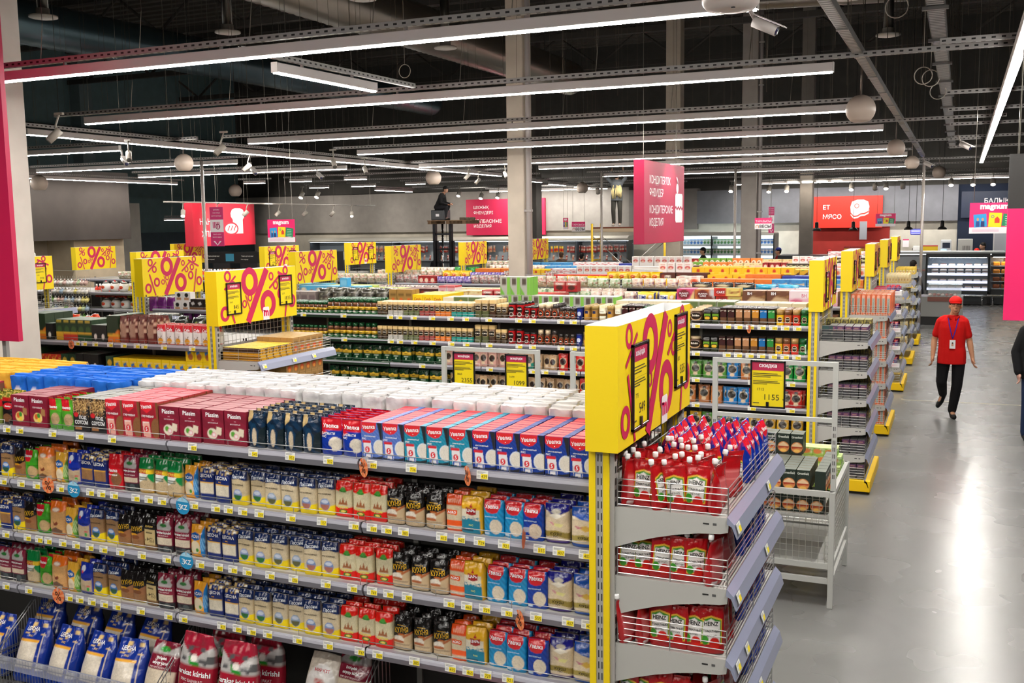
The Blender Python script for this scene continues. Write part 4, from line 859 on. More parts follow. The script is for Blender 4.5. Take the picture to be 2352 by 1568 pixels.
duct('wide grey air duct beside the bluish one under the roof',[(-11.5,8.5,7.2),(-11.2,30,7.2)],.5,'7a7268')
duct('thin grey air duct crossing high behind the central pillar',[(-6.6,20,7.0),(-1,20.6,6.9)],.14,'6c6862')
for i,(x,y) in enumerate(((-13.5,12.2),(-11.8,14.6),(-8.3,13.4),(-9.2,17.8),(-2.0,13.6),(-1.7,16.8),(-1.35,20.5))):
    t=thing('air_diffuser',f"round pale air diffuser under the roof, {nth(i)} counted from the far wall side",'vent',(x,y,6.15),0,'round air diffusers')
    MB().lathe([(.10,.14),(.11,.03),(.22,.03),(.22,0),(.12,-.02)],'a29c94','paint',18).obj('vent_plate',t); MB().tube([(0,0,.12),(0,0,1.3)],.09,'4a4844','metal',8).obj('neck_pipe',t)
# ---------------- suspended LED lines ----------------
ZL=4.05
def led(label,x0,y0,x1,y1,chan=(0,0),wires=3,z=ZL,w=.062):
    a=Vector((x0,y0,0)); b=Vector((x1,y1,0)); Ln=(b-a).length; rz=math.atan2(y1-y0,x1-x0)
    t=thing('linear_light',label,'ceiling light',((x0+x1)/2,(y0+y1)/2,z),rz,'suspended linear LED lights'); h=Ln/2
    m=MB(); m.box(-h,h,-w/2,w/2,.006,.085,'dcd4d2','paint',b=.004); m.obj('light_housing',t)
    m=MB(); m.box(-h+.01,h-.01,-w/2+.008,w/2-.008,-.004,.0055,'fffaf2','led'); m.obj('diffuser',t)
    for s in (-1,1): MB().box(s*h-.004,s*h+.004,-w/2-.001,w/2+.001,.003,.087,'c9c4c0').obj('end_cap_plate',t)
    m=MB(); m.box(-h-chan[0],h+chan[1],-.022,.022,-.022,.022,'777','slotted'); o=m.obj('slotted_channel',t,(0,0,.135))
    n=max(2,int(Ln/1.6)); 
    for i in range(n): xx=-h+Ln*(i+.5)/n; MB().box(xx-.008,xx+.008,-.012,.012,.085,.113,'8a8682').obj('bracket',t)
    for i in range(wires):
        xx=-h+Ln*(i+.5)/wires; m=MB(); m.tube([(xx,0,.155),(xx+.02,.02,.45)],.004,'8f877c','metal',4); m.tube([(xx+.02,.02,.45),(xx,0,9.68-z)],.0025,'6e675e','metal',3); m.obj('suspension_cable',t)
    return t
rw=['nearest','second','third','fourth','fifth','sixth','seventh','eighth']
for i,(x0,x1,y,cr) in enumerate(((-7.6,-1.16,6.33,.2),(-9.7,-1.05,9.3,1.5),(-10.0,-1.2,12.75,.3),(-9.95,-1.07,15.75,1.6),(-11.1,-1.2,20.1,1.5),(-9.2,-1.05,22.5,.1),(-9.2,-1.15,27.3,.4))):
    led(f"{rw[i]} long LED line over the grocery rows, counted from the camera",x0,y,x1,y,(.5,cr),6)
led('LED line over the shopping lane beside the camera',-7.6,3.1,-1.1,3.1)
led('LED line behind the camera position above the lane',-7.6,-.1,-1.1,-.1); led('farthest LED line behind the camera position',-7.6,-3.3,-1.1,-3.3)  # both added out of view to light the grain shelf fronts
led('short LED line turned across the near rows',-5.2,7.0,-5.13,8.45,(.4,.7),2)
led('long LED line along the cross aisle on the far side',-11.4,9.9,-11.42,25.2,(.5,.5),7)
led('LED line along the wall bulkhead at far left',-21.0,10.5,-21.1,23.5,(.3,.3),4)
led('bright LED line along the main aisle by the right banner',.36,-1.5,.40,26.6,(.2,.2),8,ZL,.085)
led('LED line ahead of the cross aisle line over household goods',-19.0,12.7,-12.55,12.7,(.2,1.6),3)
led('second LED line over the household goods',-18.8,16.55,-13.3,16.55,(.2,1.8),3)
led('third LED line over the household goods',-18.8,19.6,-12.7,19.6,(.2,1),3)
for i,(x0,y0,x1,y1) in enumerate(((-19.36,24.4,-18.7,24.5),(-17.66,24.3,-17.0,24.4),(-20.07,28.7,-19.38,28.8),(-15.75,24.2,-15.1,24.3),(-18.4,28.7,-17.5,28.7),(-16.2,28.4,-15.5,28.4),(-12.2,28.6,-12.2,30.0),(-12.6,31.7,-12.6,33.2),(-12.8,34.7,-12.7,36),(-19.7,32.3,-19.7,35),(-17.5,37.5,-12.5,37.5),(-7.5,37.2,1.4,37.2))):
    led(f"small far LED strip near the back wall, {nth(i)} in the group",x0,y0,x1,y1,(.2,.2),2,ZL,.08)
for i,y in enumerate((24.2,27.5)): led(f"LED strip in the dark side hall behind the bread sign, {nth(i)}",-27.8+i*2.5,y,-26.6+i*2.5,y,(0,0),2,3.05,.1)
# cable trays
def tray(label,x,y0,y1,w,z,plates=False):
    t=thing('cable_tray',label,'cable tray',(x,(y0+y1)/2,z),math.pi/2); h=(y1-y0)/2
    m=MB(); m.box(-h,h,-w/2,w/2,-.004,.0,'777','slotted'); m.obj('tray_bed',t,(0,0,0))
    m=MB()
    for s in (-1,1): m.box(-h,h,s*w/2-.003,s*w/2+.003,-.004,.055,'8e8c8a','metal')
    m.obj('side_rail',t)
    n=int(2*h/1.4)
    for i in range(n):
        xx=-h+2*h*(i+.5)/n; m=MB()
        m.box(xx-.02,xx+.02,-w*.75,w*.75,-.03,-.006,'7e7c7a','metal') if plates else m.box(xx-.02,xx+.02,-w*.55,w*.55,-.016,-.004,'8a8884','metal')
        m.obj('support_strut',t)
    for i in range(n):
        xx=-h+2*h*(i+.5)/n
        m=MB(); m.tube([(xx,-w*.5,0),(xx,-w*.5,9.7-z)],.004,'5c5850','metal',4); m.obj('threaded_rod',t)
        if plates: m=MB(); m.tube([(xx,w*.6,0),(xx,w*.6,9.7-z)],.004,'5c5850','metal',4); m.obj('threaded_rod',t)
tray('slim grey cable tray crossing diagonally to the aisle end',-.85,4.5,25.6,.075,4.19)
tray('wide perforated cable tray on stacked struts by the aisle',-.22,4.5,25,.12,4.32,True)
for i,(y,x0,x1) in enumerate(((8.95,-.2,2.4),(12.6,-.2,2.4),(14.6,-.2,2.4),(16.9,-.2,2.4),(19.6,-.2,2.4),(22.4,-.2,2.4),(26.5,-3,2.4),(29,-3,2.4),(31.5,-6,-2),(33.5,-9,2),(24,-17,-10),(27.0,-19,-11),(30.3,-17,-10),(33.8,-19,-9),(22.0,-17,-11.5),(36,-20,-9))):
    m=MB(); m.box(-(x1-x0)/2,(x1-x0)/2,-.022,.022,-.022,.022,'777','slotted'); t=thing('slotted_channel_beam',f"slotted grey steel channel under the roof, {nth(i)} beam of the crossing set",'steel channel',((x0+x1)/2,y,ZL+.135),0,'slotted channel beams'); m.obj('channel_bar',t)
    for k in (-1,1): m=MB(); m.tube([(k*(x1-x0)*.3,0,.02),(k*(x1-x0)*.3,0,5.5)],.003,'5c5850','metal',3); m.obj('suspension_cable',t)
# loose dropper cables
for i in range(70):
    x=rnd.uniform(-17,.2); y=rnd.uniform(9,30); z=ZL+.2+rnd.uniform(0,.8)
    m=MB(); m.tube([(0,0,0),(rnd.uniform(-.03,.03),0,1.5),(0,0,9.72-z)],.0032,'6a6258','metal',3)
    tag(m.obj('dropper_cable',None,(x,y,z)),'thin pale dropper cable hanging from the dark roof','cable','dropper cables under the roof')
for i,(x,y,z) in enumerate(((-.55,9.3,4.55),(-.42,11.9,4.3),(-.36,12.4,4.33),(-.3,13.3,4.28),(-7.1,12.5,4.9))):
    m=MB(); m.tube([(.09*math.cos(a*math.pi/9),0,.09*math.sin(a*math.pi/9)) for a in range(19)],.006,'b8b0a4','plastic',5); m.tube([(.0,0,.09),(0,0,1.2)],.004,'9a9288','plastic',4)
    tag(m.obj('cable_coil',None,(x,y,z)),f"coiled pale cable loop hanging near the cable tray, {nth(i)} by distance",'cable')
# ball speakers, cameras, spots
for i,(x,y,z,r,lab) in enumerate(((-1.02,11.6,3.95,.155,'at the end of the third LED line'),(-1.05,18.6,3.97,.15,'at the end of the fifth LED line'),(-1.0,23.6,3.96,.15,'at the end of the sixth LED line'),(-12.3,13.9,3.9,.16,'over the cross aisle in front'),(-20.3,17.9,3.9,.2,'by the far left bulkhead'),(-12.2,22.8,3.95,.2,'behind the cross aisle light'),(-20.6,25.5,3.9,.2,'above the bread counter'),(-.57,29.5,3.97,.17,'near the meat counter'),(-11.9,33,3.95,.2,'near the sausage sign'))):
    t=thing('ball_speaker',f"white ball speaker hanging {lab}",'speaker',(x,y,z),0,None)
    MB().ball((0,0,0),r,'b9a99c','paint',20,12,cut=-.82).obj('speaker_shell',t)
    m=MB(); m.tube([(0,0,r*.95),(0,0,r+.35)],.012,'9a9088','metal',6); m.tube([(0,0,r+.35),(0,0,9.7-z)],.004,'6a6258','metal',4); m.obj('stem',t)
def spot(label,x,y,z,dx,dy,dz,lit=False,r=.04,L=.15,wire=True):
    t=thing('track_spotlight',label,'spotlight',(x,y,z)); d=Vector((dx,dy,dz)).normalized()
    MB().tube([Vector((0,0,0)),d*L],[r,r],'bdb6ac','paint',12).obj('lamp_head',t)
    MB().tube([d*(L+.001),d*(L+.006)],[r*.86,r*.86],'fff2dc' if lit else '57534e','lamp' if lit else 'paint',12).obj('lamp_lens',t)
    m=MB(); m.tube([d*L*.35,d*L*.35+Vector((0,0,.09)),(0,0,.17)],.011,'a9a298','paint',6); m.box(-.06,.06,-.015,.015,.165,.19,'a9a298'); m.tube([(0,0,.18),(0,0,9.7-z)],.003,'5c5850','metal',3); m.obj('mount_arm',t)
for i,(x,y,z,lit) in enumerate(((-9.1,8.35,3.88,0),(-11.2,11.5,3.9,0),(-9.2,11.2,3.9,0),(-9.85,14.8,3.9,0),(-11.6,14.8,3.9,0),(-10.6,17,3.9,0),(-10.3,21,3.92,0),(-9.2,20.5,3.9,0),(-11.0,23,3.9,0))):
    spot(f"pale unlit spotlight under the LED grid, {nth(i)} by distance",x,y,z,.5 if i%2 else -.45,-.5,-.65,False,.042,.17)
# ---------------- coffee row ----------------
def bands(bs):
    out=[]
    for r0,z0,r1,z1,c in bs: out+=[(r0,z0,c),(r1,z1,c)]
    return out
def jz(k): # green capped glass jar with a yellow band
    return lambda:jar(bands([(.036*k,0,.04*k,.008*k,'14301a'),(.04*k,.008*k,.04*k,.05*k,'1c5a2c'),(.0403*k,.05*k,.0403*k,.088*k,'d8b02a'),(.04*k,.088*k,.038*k,.115*k,'4a2c18'),(.038*k,.115*k,.028*k,.14*k,'7a5038'),(.034*k,.14*k,.034*k,.18*k,'0c4a24'),(.034*k,.18*k,.03*k,.184*k,'0e5228')]),n=14,texts=[('кофе',.069*k,.018*k,.05*k,'3a2c10')],lab=[('e',.03*k,.02*k,.5,'d8d8c8')])
PJ('j1','coffee_jar','green-capped coffee jar with yellow band',.086,.185,jz(1.03),lid=0.1432); PJ('j2','coffee_jar','small green-capped coffee jar',.064,.14,jz(.78),lid=0.1084)
def gt(body,tint,k=1.0): # squarish tin with a gold lid
    return lambda:jar(bands([(.03*k,0,.032*k,.006*k,tint),(.032*k,.006*k,.032*k,.06*k,tint),(.032*k,.06*k,.032*k,.125*k,body),(.031*k,.126*k,.033*k,.13*k,'b49a68'),(.033*k,.13*k,.033*k,.16*k,'c4a670'),(.033*k,.16*k,.03*k,.163*k,'d0b47c')]),n=16,sq=4.5,lab=[('e',.085*k,.054*k,.72,'c4b08c'),('e',.085*k,.048*k,.64,'1c1610')],texts=[('GOLD',.086*k,.012*k,.04*k,'e8e0d0')])
for k,b,t,lk in (('g1','6a5434','3a2c1c','dark bronze coffee tin with gold lid'),('g2','5c4a30','a8a49c','white-footed bronze coffee tin'),('g3','6c6240','5a6040','olive bronze coffee tin'),('g4','7a5440','8a3c38','rose-footed bronze coffee tin'),('g5','7c6238','c86a28','orange-footed bronze coffee tin'),('g6','6c5c3c','1c7c74','teal-footed bronze coffee tin')): PJ(k,'coffee_tin',lk,.068,.165,gt(b,t),lid=.1255)
PJ('G1','coffee_tin','tall olive coffee tin with gold lid',.088,.2,gt('6c5a38','4c5030',1.28),lid=0.1606); PJ('G2','coffee_tin','tall brown coffee tin with gold lid',.088,.2,gt('5c4026','3a2416',1.28),lid=0.1606)
def rt(k): return lambda:jar(bands([(.04*k,0,.041*k,.14*k,'c01c20'),(.042*k,.14*k,.042*k,.16*k,'24201e'),(.042*k,.16*k,.04*k,.162*k,'2e2a28')]),n=16,lab=[('e',.09*k,.07*k,.8,'1a1412'),('e',.04*k,.045*k,.6,'e8d8d0'),('e',.042*k,.032*k,.45,'3a1c10')],texts=[('classic',.1*k,.016*k,.05*k,'f0e8e0')])
PJ('r1','coffee_tin','large red coffee tin',.1,.17,rt(1.1),lid=0.1529); PJ('r2','coffee_tin','small red coffee tin',.078,.14,rt(.86),lid=0.1195)
def bj(cap,k=1.0,lb='c84820'): return lambda:jar(bands([(.036*k,0,.04*k,.01,'2c1a10'),(.04*k,.01,.038*k,.1*k,'4a2c1a'),(.038*k,.1*k,.026*k,.125*k,'5a3824'),(.031*k,.125*k,.031*k,.17*k,cap),(.031*k,.17*k,.026*k,.173*k,cap)]),n=14,lab=[('e',.062*k,.075*k,.8,lb),('e',.065*k,.055*k,.6,'1a1210')],texts=[('coffee',.066*k,.014*k,.04*k,'f0e0d0')])
PJ('b1','coffee_jar','cream-lidded brown coffee jar',.084,.175,bj('e0c8a4',1.0),lid=0.1245); PJ('b2','coffee_jar','dark-lidded brown coffee jar',.084,.17,bj('3a3230',1.0),lid=0.1245); PJ('b3','coffee_jar','small dark-lidded brown coffee jar',.066,.135,bj('2e2826',.78),lid=0.0971)
PJ('bl','coffee_can','royal blue coffee can',.08,.14,lambda:jar(bands([(.036,0,.036,.125,'142c8c'),(.037,.125,.037,.14,'0e1c50')]),n=14,lab=[('e',.07,.05,.6,'c8d0e8')]),lid=0.1245)
PJ('y1','coffee_jar','gold-lidded amber coffee jar',.088,.17,lambda:jar(bands([(.036,0,.04,.01,'6a4a20'),(.04,.01,.034,.12,'9a7030'),(.036,.12,.036,.165,'a88c50')]),n=14,lab=[('r',.05,.05,.6,'c89030'),('r',.09,.03,.4,'1c2850')]),lid=0.1195)
PJ('y2','coffee_jar','yellow-labelled amber coffee jar',.08,.15,lambda:jar(bands([(.034,0,.036,.01,'8a6020'),(.036,.01,.032,.1,'d0a020'),(.034,.1,.034,.145,'a08038')]),n=14,lab=[('r',.05,.04,.6,'e8c020'),('r',.085,.025,.35,'1c2850')]),lid=0.0995)
PJ('w1','coffee_jar','cream striped coffee jar',.085,.175,lambda:jar(bands([(.038,0,.038,.05,'e8e0c8'),(.038,.05,.038,.08,'6a5030'),(.038,.08,.038,.14,'e8e0c8'),(.036,.14,.036,.17,'d8c8a0')]),n=14,texts=[('TORTORA',.1,.012,.05,'3a3020')]),lid=0.1395)
def jt(cap,body,em): return lambda:jar(bands([(.037,0,.038,.006,body),(.038,.006,.038,.11,body),(.036,.11,.036,.112,'222'),(.038,.112,.038,.165,cap),(.038,.165,.034,.168,cap)]),n=14,lab=[('e',.06,.06,.75,'e8d8b0'),('e',.06,.05,.65,em)],texts=[('JOKER',.062,.014,.045,'f4ecd8')])
PJ('k4','coffee_jar','dark green coffee jar',.08,.17,jt('0c5a2c','10702f','2a1c10'),lid=0.111); PJ('k5','coffee_jar','red-labelled coffee jar',.078,.168,jt('b08850','c02818','3a2014'),lid=0.111); PJ('k6','coffee_jar','rust-labelled coffee jar',.078,.168,jt('7a5030','b0502c','3a2014'),lid=0.111); PJ('k7','coffee_jar','yellow-labelled coffee jar',.078,.168,jt('a88448','d8a818','3a2014'),lid=0.111)
def bx2(lab,txt='e8e0d0'): return lambda:jar(bands([(.036,0,.036,.07,'7a5434'),(.037,.072,.037,.17,'241814'),(.037,.17,.034,.175,'2e2420')]),n=16,sq=6,lab=[('r',.115,.085,.75,lab)],texts=[('Jardin',.14,.018,.045,txt)])
for k,c,lk in (('d1','3a1818','dark maroon tall coffee jar'),('d2','b8845c','tan-labelled tall coffee jar'),('d3','c88830','orange-labelled tall coffee jar'),('d4','1c6cac','blue-labelled tall coffee jar'),('d5','2c8a3c','green-labelled tall coffee jar')): PJ(k,'coffee_jar',lk,.08,.178,bx2(c),lid=.1695)
PJ('e1','coffee_jar','black and lime coffee jar',.082,.16,lambda:jar(bands([(.038,0,.038,.11,'2c3818'),(.038,.112,.038,.155,'1a1614')]),n=16,sq=6,lab=[('r',.08,.05,.7,'6c9c28'),('e',.06,.05,.55,'1c2010'),('e',.06,.03,.32,'e0b030')]),lid=0.111)
PJ('o1','coffee_jar','wide round coffee jar with oval label',.16,.16,lambda:jar(bands([(.05,0,.075,.03,'3a2618'),(.078,.05,.078,.09,'4a3020'),(.07,.11,.05,.128,'5a4030'),(.055,.13,.055,.155,'c8b088')]),n=20,lab=[('e',.07,.085,.85,'c49a6c'),('e',.078,.07,.8,'241810')],texts=[('Bohém',.085,.022,.08,'f0e8d8')]),lid=0.1285)
PJ('o2','coffee_jar','small round coffee jar with oval label',.115,.12,lambda:jar(bands([(.035,0,.052,.02,'3a2618'),(.055,.035,.055,.065,'4a3020'),(.05,.08,.036,.095,'5a4030'),(.04,.097,.04,.115,'c8b088')]),n=20,lab=[('e',.05,.06,.85,'c49a6c'),('e',.056,.05,.8,'241810')],texts=[('Bohém',.06,.016,.06,'f0e8d8')]),lid=0.096)
def pk(key,look,base,em,extra='',name='coffee_pouch',W=.115,H=.19,kind='pouch'):
    P(key,name,look,W,H,.06,kind,f'b {base};{extra};e .5 .55 .37 .235 d0c0a0;e .5 .55 .33 .205 {em};e .5 .24 .2 .1 d8c0a0;r 0 .94 1 1 {base}',nu=16,nv=22,cat='coffee')
P('p1','coffee_pouch','dark green coffee pouch with gold band',.13,.2,.07,'gus','b 0e3a20;r 0 .5 1 .68 c8a030;r 0 .68 1 1 0a2c18;e .5 .26 .1 .05 b8c8b0;r .25 .38 .75 .42 d0d8c8;p e0b840 .3,.66 .5,.74 .7,.66;t кофе .5 .59 .09 3a2c10 .7',nu=20,nv=26,cat='coffee'); pk('p2','gold and black coffee pouch','b0906c','16100e',W=.1,H=.17); pk('p3','pink-gold coffee pouch','c8988c','1a1210',W=.11,H=.19); pk('p4','teal-footed gold coffee pouch','b89878','16100e','p 1c7a6c 0,0 1,0 1,.4 0,.2',W=.105)
pk('p5','bright red coffee pouch','c02420','161010',W=.11); pk('p6','tan and red coffee pouch','a88878','181010','r 0 0 1 .3 b02820',W=.12,H=.2)
for k,c,lk in (('q1','4c8a34','grass green coffee pouch'),('q2','1c7cc0','bright blue coffee pouch'),('q3','b8703c','copper coffee pouch'),('q4','1a8a3c','emerald coffee pouch'),('q5','b02424','crimson coffee pouch'),('q6','c8981c','golden coffee pouch'),('q7','1c3894','navy blue coffee pouch')): pk(k,lk,c,'1c1612','n 0 .6 1 .95 f0e0c0 .06 12;p 1a1210 .36,.72 .64,.72 .64,.94 .36,.94',W=.125,H=.185)
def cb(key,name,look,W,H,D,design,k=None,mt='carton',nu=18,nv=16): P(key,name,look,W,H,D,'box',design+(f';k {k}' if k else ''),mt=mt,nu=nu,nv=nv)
CY=10.65; CD=[1.70,1.40,1.115,.84,.55]
gc={(k,l):'2c4a34' for k in (4,5) for l in range(5)}
gondola('shelving_unit','long grey shelving unit of coffee behind the wire carts',-1.38,7,1.245,CY,11.75,CD,railcols=gc)
R1=[('k4',1),('k5',1),('k6',1),('k7',1),('d5',1),('d4',1),('d3',1),('d2',2),('d1',2),('e1',2),('o1',1),('o2',1),('o1',1),('_',.05),('k4',2),('d1',3),('w1',1),('y1',1),('w1',1),('y1',2),('bl',1),('b3',3),('b2',1),('b1',2),('r2',2),('r1',2),('g1',2,.005),('G2',1),('G1',2),('_',.02),('g6',4,.005),('g5',3,.005),('g4',3,.005),('g3',3,.005),('g2',3,.005),('g1',2,.005),('_',.01),('j1',8,.006),('j2',10)]
row(R1,-1.40,CY+.03,CD[0],'top coffee shelf',4,end='aisle post')
row(R1,-1.41,CY+.03,CD[1],'second coffee shelf',1,end='aisle post')
row([('q4',3),('_',.16),('q3',1),('q2',1),('q1',3,.01),('_',.1),('q7',2),('y2',4,.01),('p6',2),('p5',5),('p2',3),('p4',3),('p3',7,.01),('p1',12,.012)],-1.42,CY+.03,CD[2],'third coffee shelf',2,end='aisle post',jit=.03)
row([('q5',2),('_',.18),('q5',1),('q2',2,.02),('q3',3,.02),('_',.1),('q6',2),('q7',1),('p6',2),('p5',4),('p2',4),('p2',6),('p2',6),('p1',12,.012)],-1.42,CY+.03,CD[3],'fourth coffee shelf',2,end='aisle post',jit=.04)
row([('q6',4,.02),('q2',2),('q1',2),('q6',3)],-1.42,CY+.03,CD[4],'lowest coffee shelf',1,end='aisle post',jit=.03)
def ctags(z,xs,nm):
    for i,x in enumerate(xs): price_tag(x,CY-.019,z-.018,rnd.choice(('1355','2059','1499','1415','1190','1790','1599')),f"small price tag in the {nm} coffee rail, {nth(i)} from the aisle",w=.085,h=.05,group='price tags of the coffee unit')
for li,z in enumerate(CD[:4]):
    xs=[-1.5-.12*i for i in range(7)] if li<2 else [-1.55,-1.95]
    xs=xs+[-2.55-.22*i for i in range(4)]+[-3.95,-4.1,-4.45,-4.62,-5.0]+([-5.3,-5.5,-5.75,-6.0,-6.2,-6.33,-7.0,-7.6] if li<2 else [-4.3,-5.9])
    ctags(z,sorted(set(xs),reverse=True),('top','second','third','fourth')[li])
for a in ((-1.99,1.66,'p',-.9,'top coffee rail by the tall jars'),(-3.52,1.07,'p',-.8,'third coffee rail by the carts')): dangler(*a,y=CY-.03)
# goods on the rear half of the coffee unit's top
cb('n1','tea_box','lime and grey tea box',.13,.22,.12,'b a8a8a0;r .7 0 1 1 78b840;r .2 .55 .6 .95 4a4038;p 68a838 0,0 .5,0 0,.5','c8c8c0')
cb('n2','candy_box','bright yellow candy box',.14,.21,.3,'b f0cc10;r .2 .1 .8 .4 c07028;t Candy .5 .7 .25 c05818 .7','f4d820')
cb('n3','tea_box','olive gold sunrise tea box',.11,.27,.09,'b a07c40;e .5 .4 .3 .2 d86020;r .15 .7 .85 .8 6a5020','a88850')
cb('n4','tea_box','green and white tea box',.2,.19,.16,'b d8d8cc;r 0 .4 1 1 5a6c3c;e .5 .5 .2 .3 e0a830','b8b8b0')
P('n5','tea_pack','shrink-wrapped dark tea pack',.22,.27,.2,'pillow','b 4a4840;n 0 0 1 1 8a8878 .3 9;n 0 0 1 1 2a2824 .3 12',nu=14,nv=14)
cb('n6','tea_box','grey carton with red edge',.12,.22,.12,'b 8c807c;r .1 .1 .9 .8 6a5c5c;r 0 0 1 .08 c02028','9c948c')
cb('n7','sugar_box','pale cream sugar box',.15,.18,.15,'b e0d4b4;r .1 .3 .9 .7 e8c860','e8e0cc')
def backtop(seq,x,y,z,where,**kw): row(seq,x,y,z,where,kw.pop('depth',2),end='aisle post',**kw)
backtop([('n7',5),('n4',3),('n7',3),('n7',2),('n1',7),('n1',4),('_',.05),('n4',3),('n7',1),('n2',3),('n3',3),('_',.02),('n5',5),('n6',8)],-1.5,11.27,CD[0],'rear of coffee top')
row([('n1',3)],-4.75,11.29,CD[0]+.221,'upper tea stack',2,end='aisle post')
# ---------------- side unit at the left with its end cap ----------------
SX=-6.55; SY=7.63; SD=[1.655,1.35,1.04,.74]
gondola('shelving_unit','grey shelving unit of coffee and cocoa behind the white pillar',SX-.01,6,1.2,SY,8.75,SD)
P('s1','coffee_bag','red and white coffee bag',.105,.2,.07,'gus','b e8e4e0;r 0 .72 1 1 c01c28;p c01c28 0,.7 1,.74 1,.64;e .5 .2 .3 .14 e0a030;n .2 .3 .8 .5 5a3a2a .3 12;r 0 0 1 .06 b83020;t Cafe .5 .76 .14 fff .8',nu=18,nv=26,cat='coffee')
P('s2','coffee_bag','brown foil coffee bag',.12,.27,.08,'gus','b 5a2420;n 0 .3 1 .9 c8a890 .3 5;g .2 .2 .8 .7 a8806a;r 0 0 1 .16 7a3028',nu=16,nv=24,cat='coffee')
cb('s3','coffee_box','tall green orange-cornered coffee box',.15,.27,.12,'b 22341e;p e07820 0,0 1,.0 1,.5 .7,.35 .2,.3 0,.1;r 0 .22 1 .3 e0b030','4a5c48')
cb('s4','coffee_box','black capsule coffee box',.1,.17,.1,'b 161412;e .5 .3 .2 .16 e8e4dc','8c948c')
for k,c,lk in (('s5','c02c20','green and red coffee box'),('s6','d8a020','green and yellow coffee box'),('s7','1c4a24','green banded coffee box')): cb(k,'coffee_box',lk,.1,.215,.1,f'b 20381e;e .5 .5 .34 .2 3c5a2c;r 0 .3 1 .42 e0b030;r 0 0 1 .3 {c};r .1 .88 .8 .96 c8b040','5c6c54')
cb('s8','cocoa_tin','yellow cocoa tin with blue picture',.1,.15,.07,'b f0d010;p 2c78c0 .2,.6 .6,.72 .7,.5 .3,.4;e .6 .3 .3 .22 b06830;r .1 .75 .9 .78 e8e0c0','e8c810')
cb('s9','sachet_box','red and yellow sachet box',.09,.15,.1,'b d03020;r 0 .4 1 .55 e0b030;r .2 0 .8 .4 e87828;n 0 .6 1 1 f0c040 .2 10','8c4030')
cb('sa','sachet_box','green sachet box',.1,.16,.1,'b 20402a;e .5 .6 .3 .2 c8a830;r 0 .2 1 .3 e0b030','3c5440')
backtop([('s1',6,.008,3),('s2',4,.0,3),('s3',1,.01,3),('s4',2,.0,3),('s7',2,.0,3),('s5',2,0,3),('s6',1,0,3),('_',.04),('s4',1),('s3',2,.0,3),('s5',3)],SX-.02,SY+.03,SD[0],'top cocoa shelf')
backtop([('s8',3,.004,1),('s8',9,.004,4),('sa',1),('_',.1),('s4',3),('sa',2),('s9',3),('s6',1),('s4',2),('s9',4)],SX-.02,SY+.03,SD[1],'second cocoa shelf',depth=3)
row([('s8',3)],SX-.02,SY+.03,SD[1]+.152,'upper layer, second cocoa shelf',1,end='aisle post')
P('sb','coffee_pack','loose black coffee pack',.16,.15,.1,'pillow','b 1c201c;n 0 0 1 1 3a443a .3 7;p 90a030 .4,.4 .6,.4 .5,.6',nu=12,nv=12)
P('sc','coffee_pack','loose red orange coffee pack',.15,.13,.1,'pillow','b c83c20;n 0 0 1 1 e86030 .3 7',nu=12,nv=12)
for i in range(26): put('sb' if i<19 else 'sc',-7.0-.085*i,8.25+.12*(i%3)+rnd.uniform(-.03,.03),SD[0]+.04+.03*(i%2),f"{'loose black' if i<19 else 'loose red orange'} coffee pack, {nth(i)} from the post, rear of cocoa top",None,rz=rnd.uniform(-.5,.5),tilt=(-.5,0))
for i,x in enumerate((-6.75,-7.1,-7.35,-7.45,-7.62,-7.8,-8.0,-8.15,-8.25)): price_tag(x,SY-.019,SD[0]-.018,rnd.choice(('1299','1835','2190')),f"small price tag in the cocoa unit rail, {nth(i)} from the post",w=.075,h=.045,group='price tags of the cocoa unit')
dangler(-8.32,1.62,'p',-.1,'cocoa unit rail by the pillar',y=SY-.03)
end_cap('grey end cap of yellow and golden tea boxes on the cocoa unit',SX,7.6,[1.53,1.17,.8,.45],1.25)
head_sign('yellow percent sign with cards reading 845 and 1835',SX,7.6,1.25)
price_card(SX+.143,7.6+.235,2.11,math.pi/2,'жеңілдік','1065','845','price card reading 845 on the cocoa unit sign')
price_card(SX+.143,7.6+1.06,2.14,math.pi/2,'жеңілдік','2225','1835','price card reading 1835 on the cocoa unit sign')
def tea_stack():
    for c in range(6):
        for r in range(5): put('gy',SX+.155+c*.073,7.72+r*.103,1.53,f"yellow leopard tea box, {nth(c)} from mesh, {nth(r)} along the golden end cap",'leopard tea boxes',rz=math.pi/2)
    for sh,z in (('top',1.53),('second',1.17)):
        for l in range(1 if sh=='top' else 2):
            for c in range(6):
                for r in range(6 if sh=='second' else 5):
                    if sh=='second' and c<5 and r>0: continue
                    put('gl',SX+.155+c*.073,(8.24 if sh=='top' else 8.12)+r*.104,z+l*.172,f"golden tea box, {nth(c)} from mesh, {nth(r)} along, {sh} cap shelf, {nth(l)} layer",'golden tea boxes',rz=math.pi/2)
tea_stack()
lip_tags(SX,7.6,1.25,[1.53],[(.05,.52,.85)],'golden tea end cap')
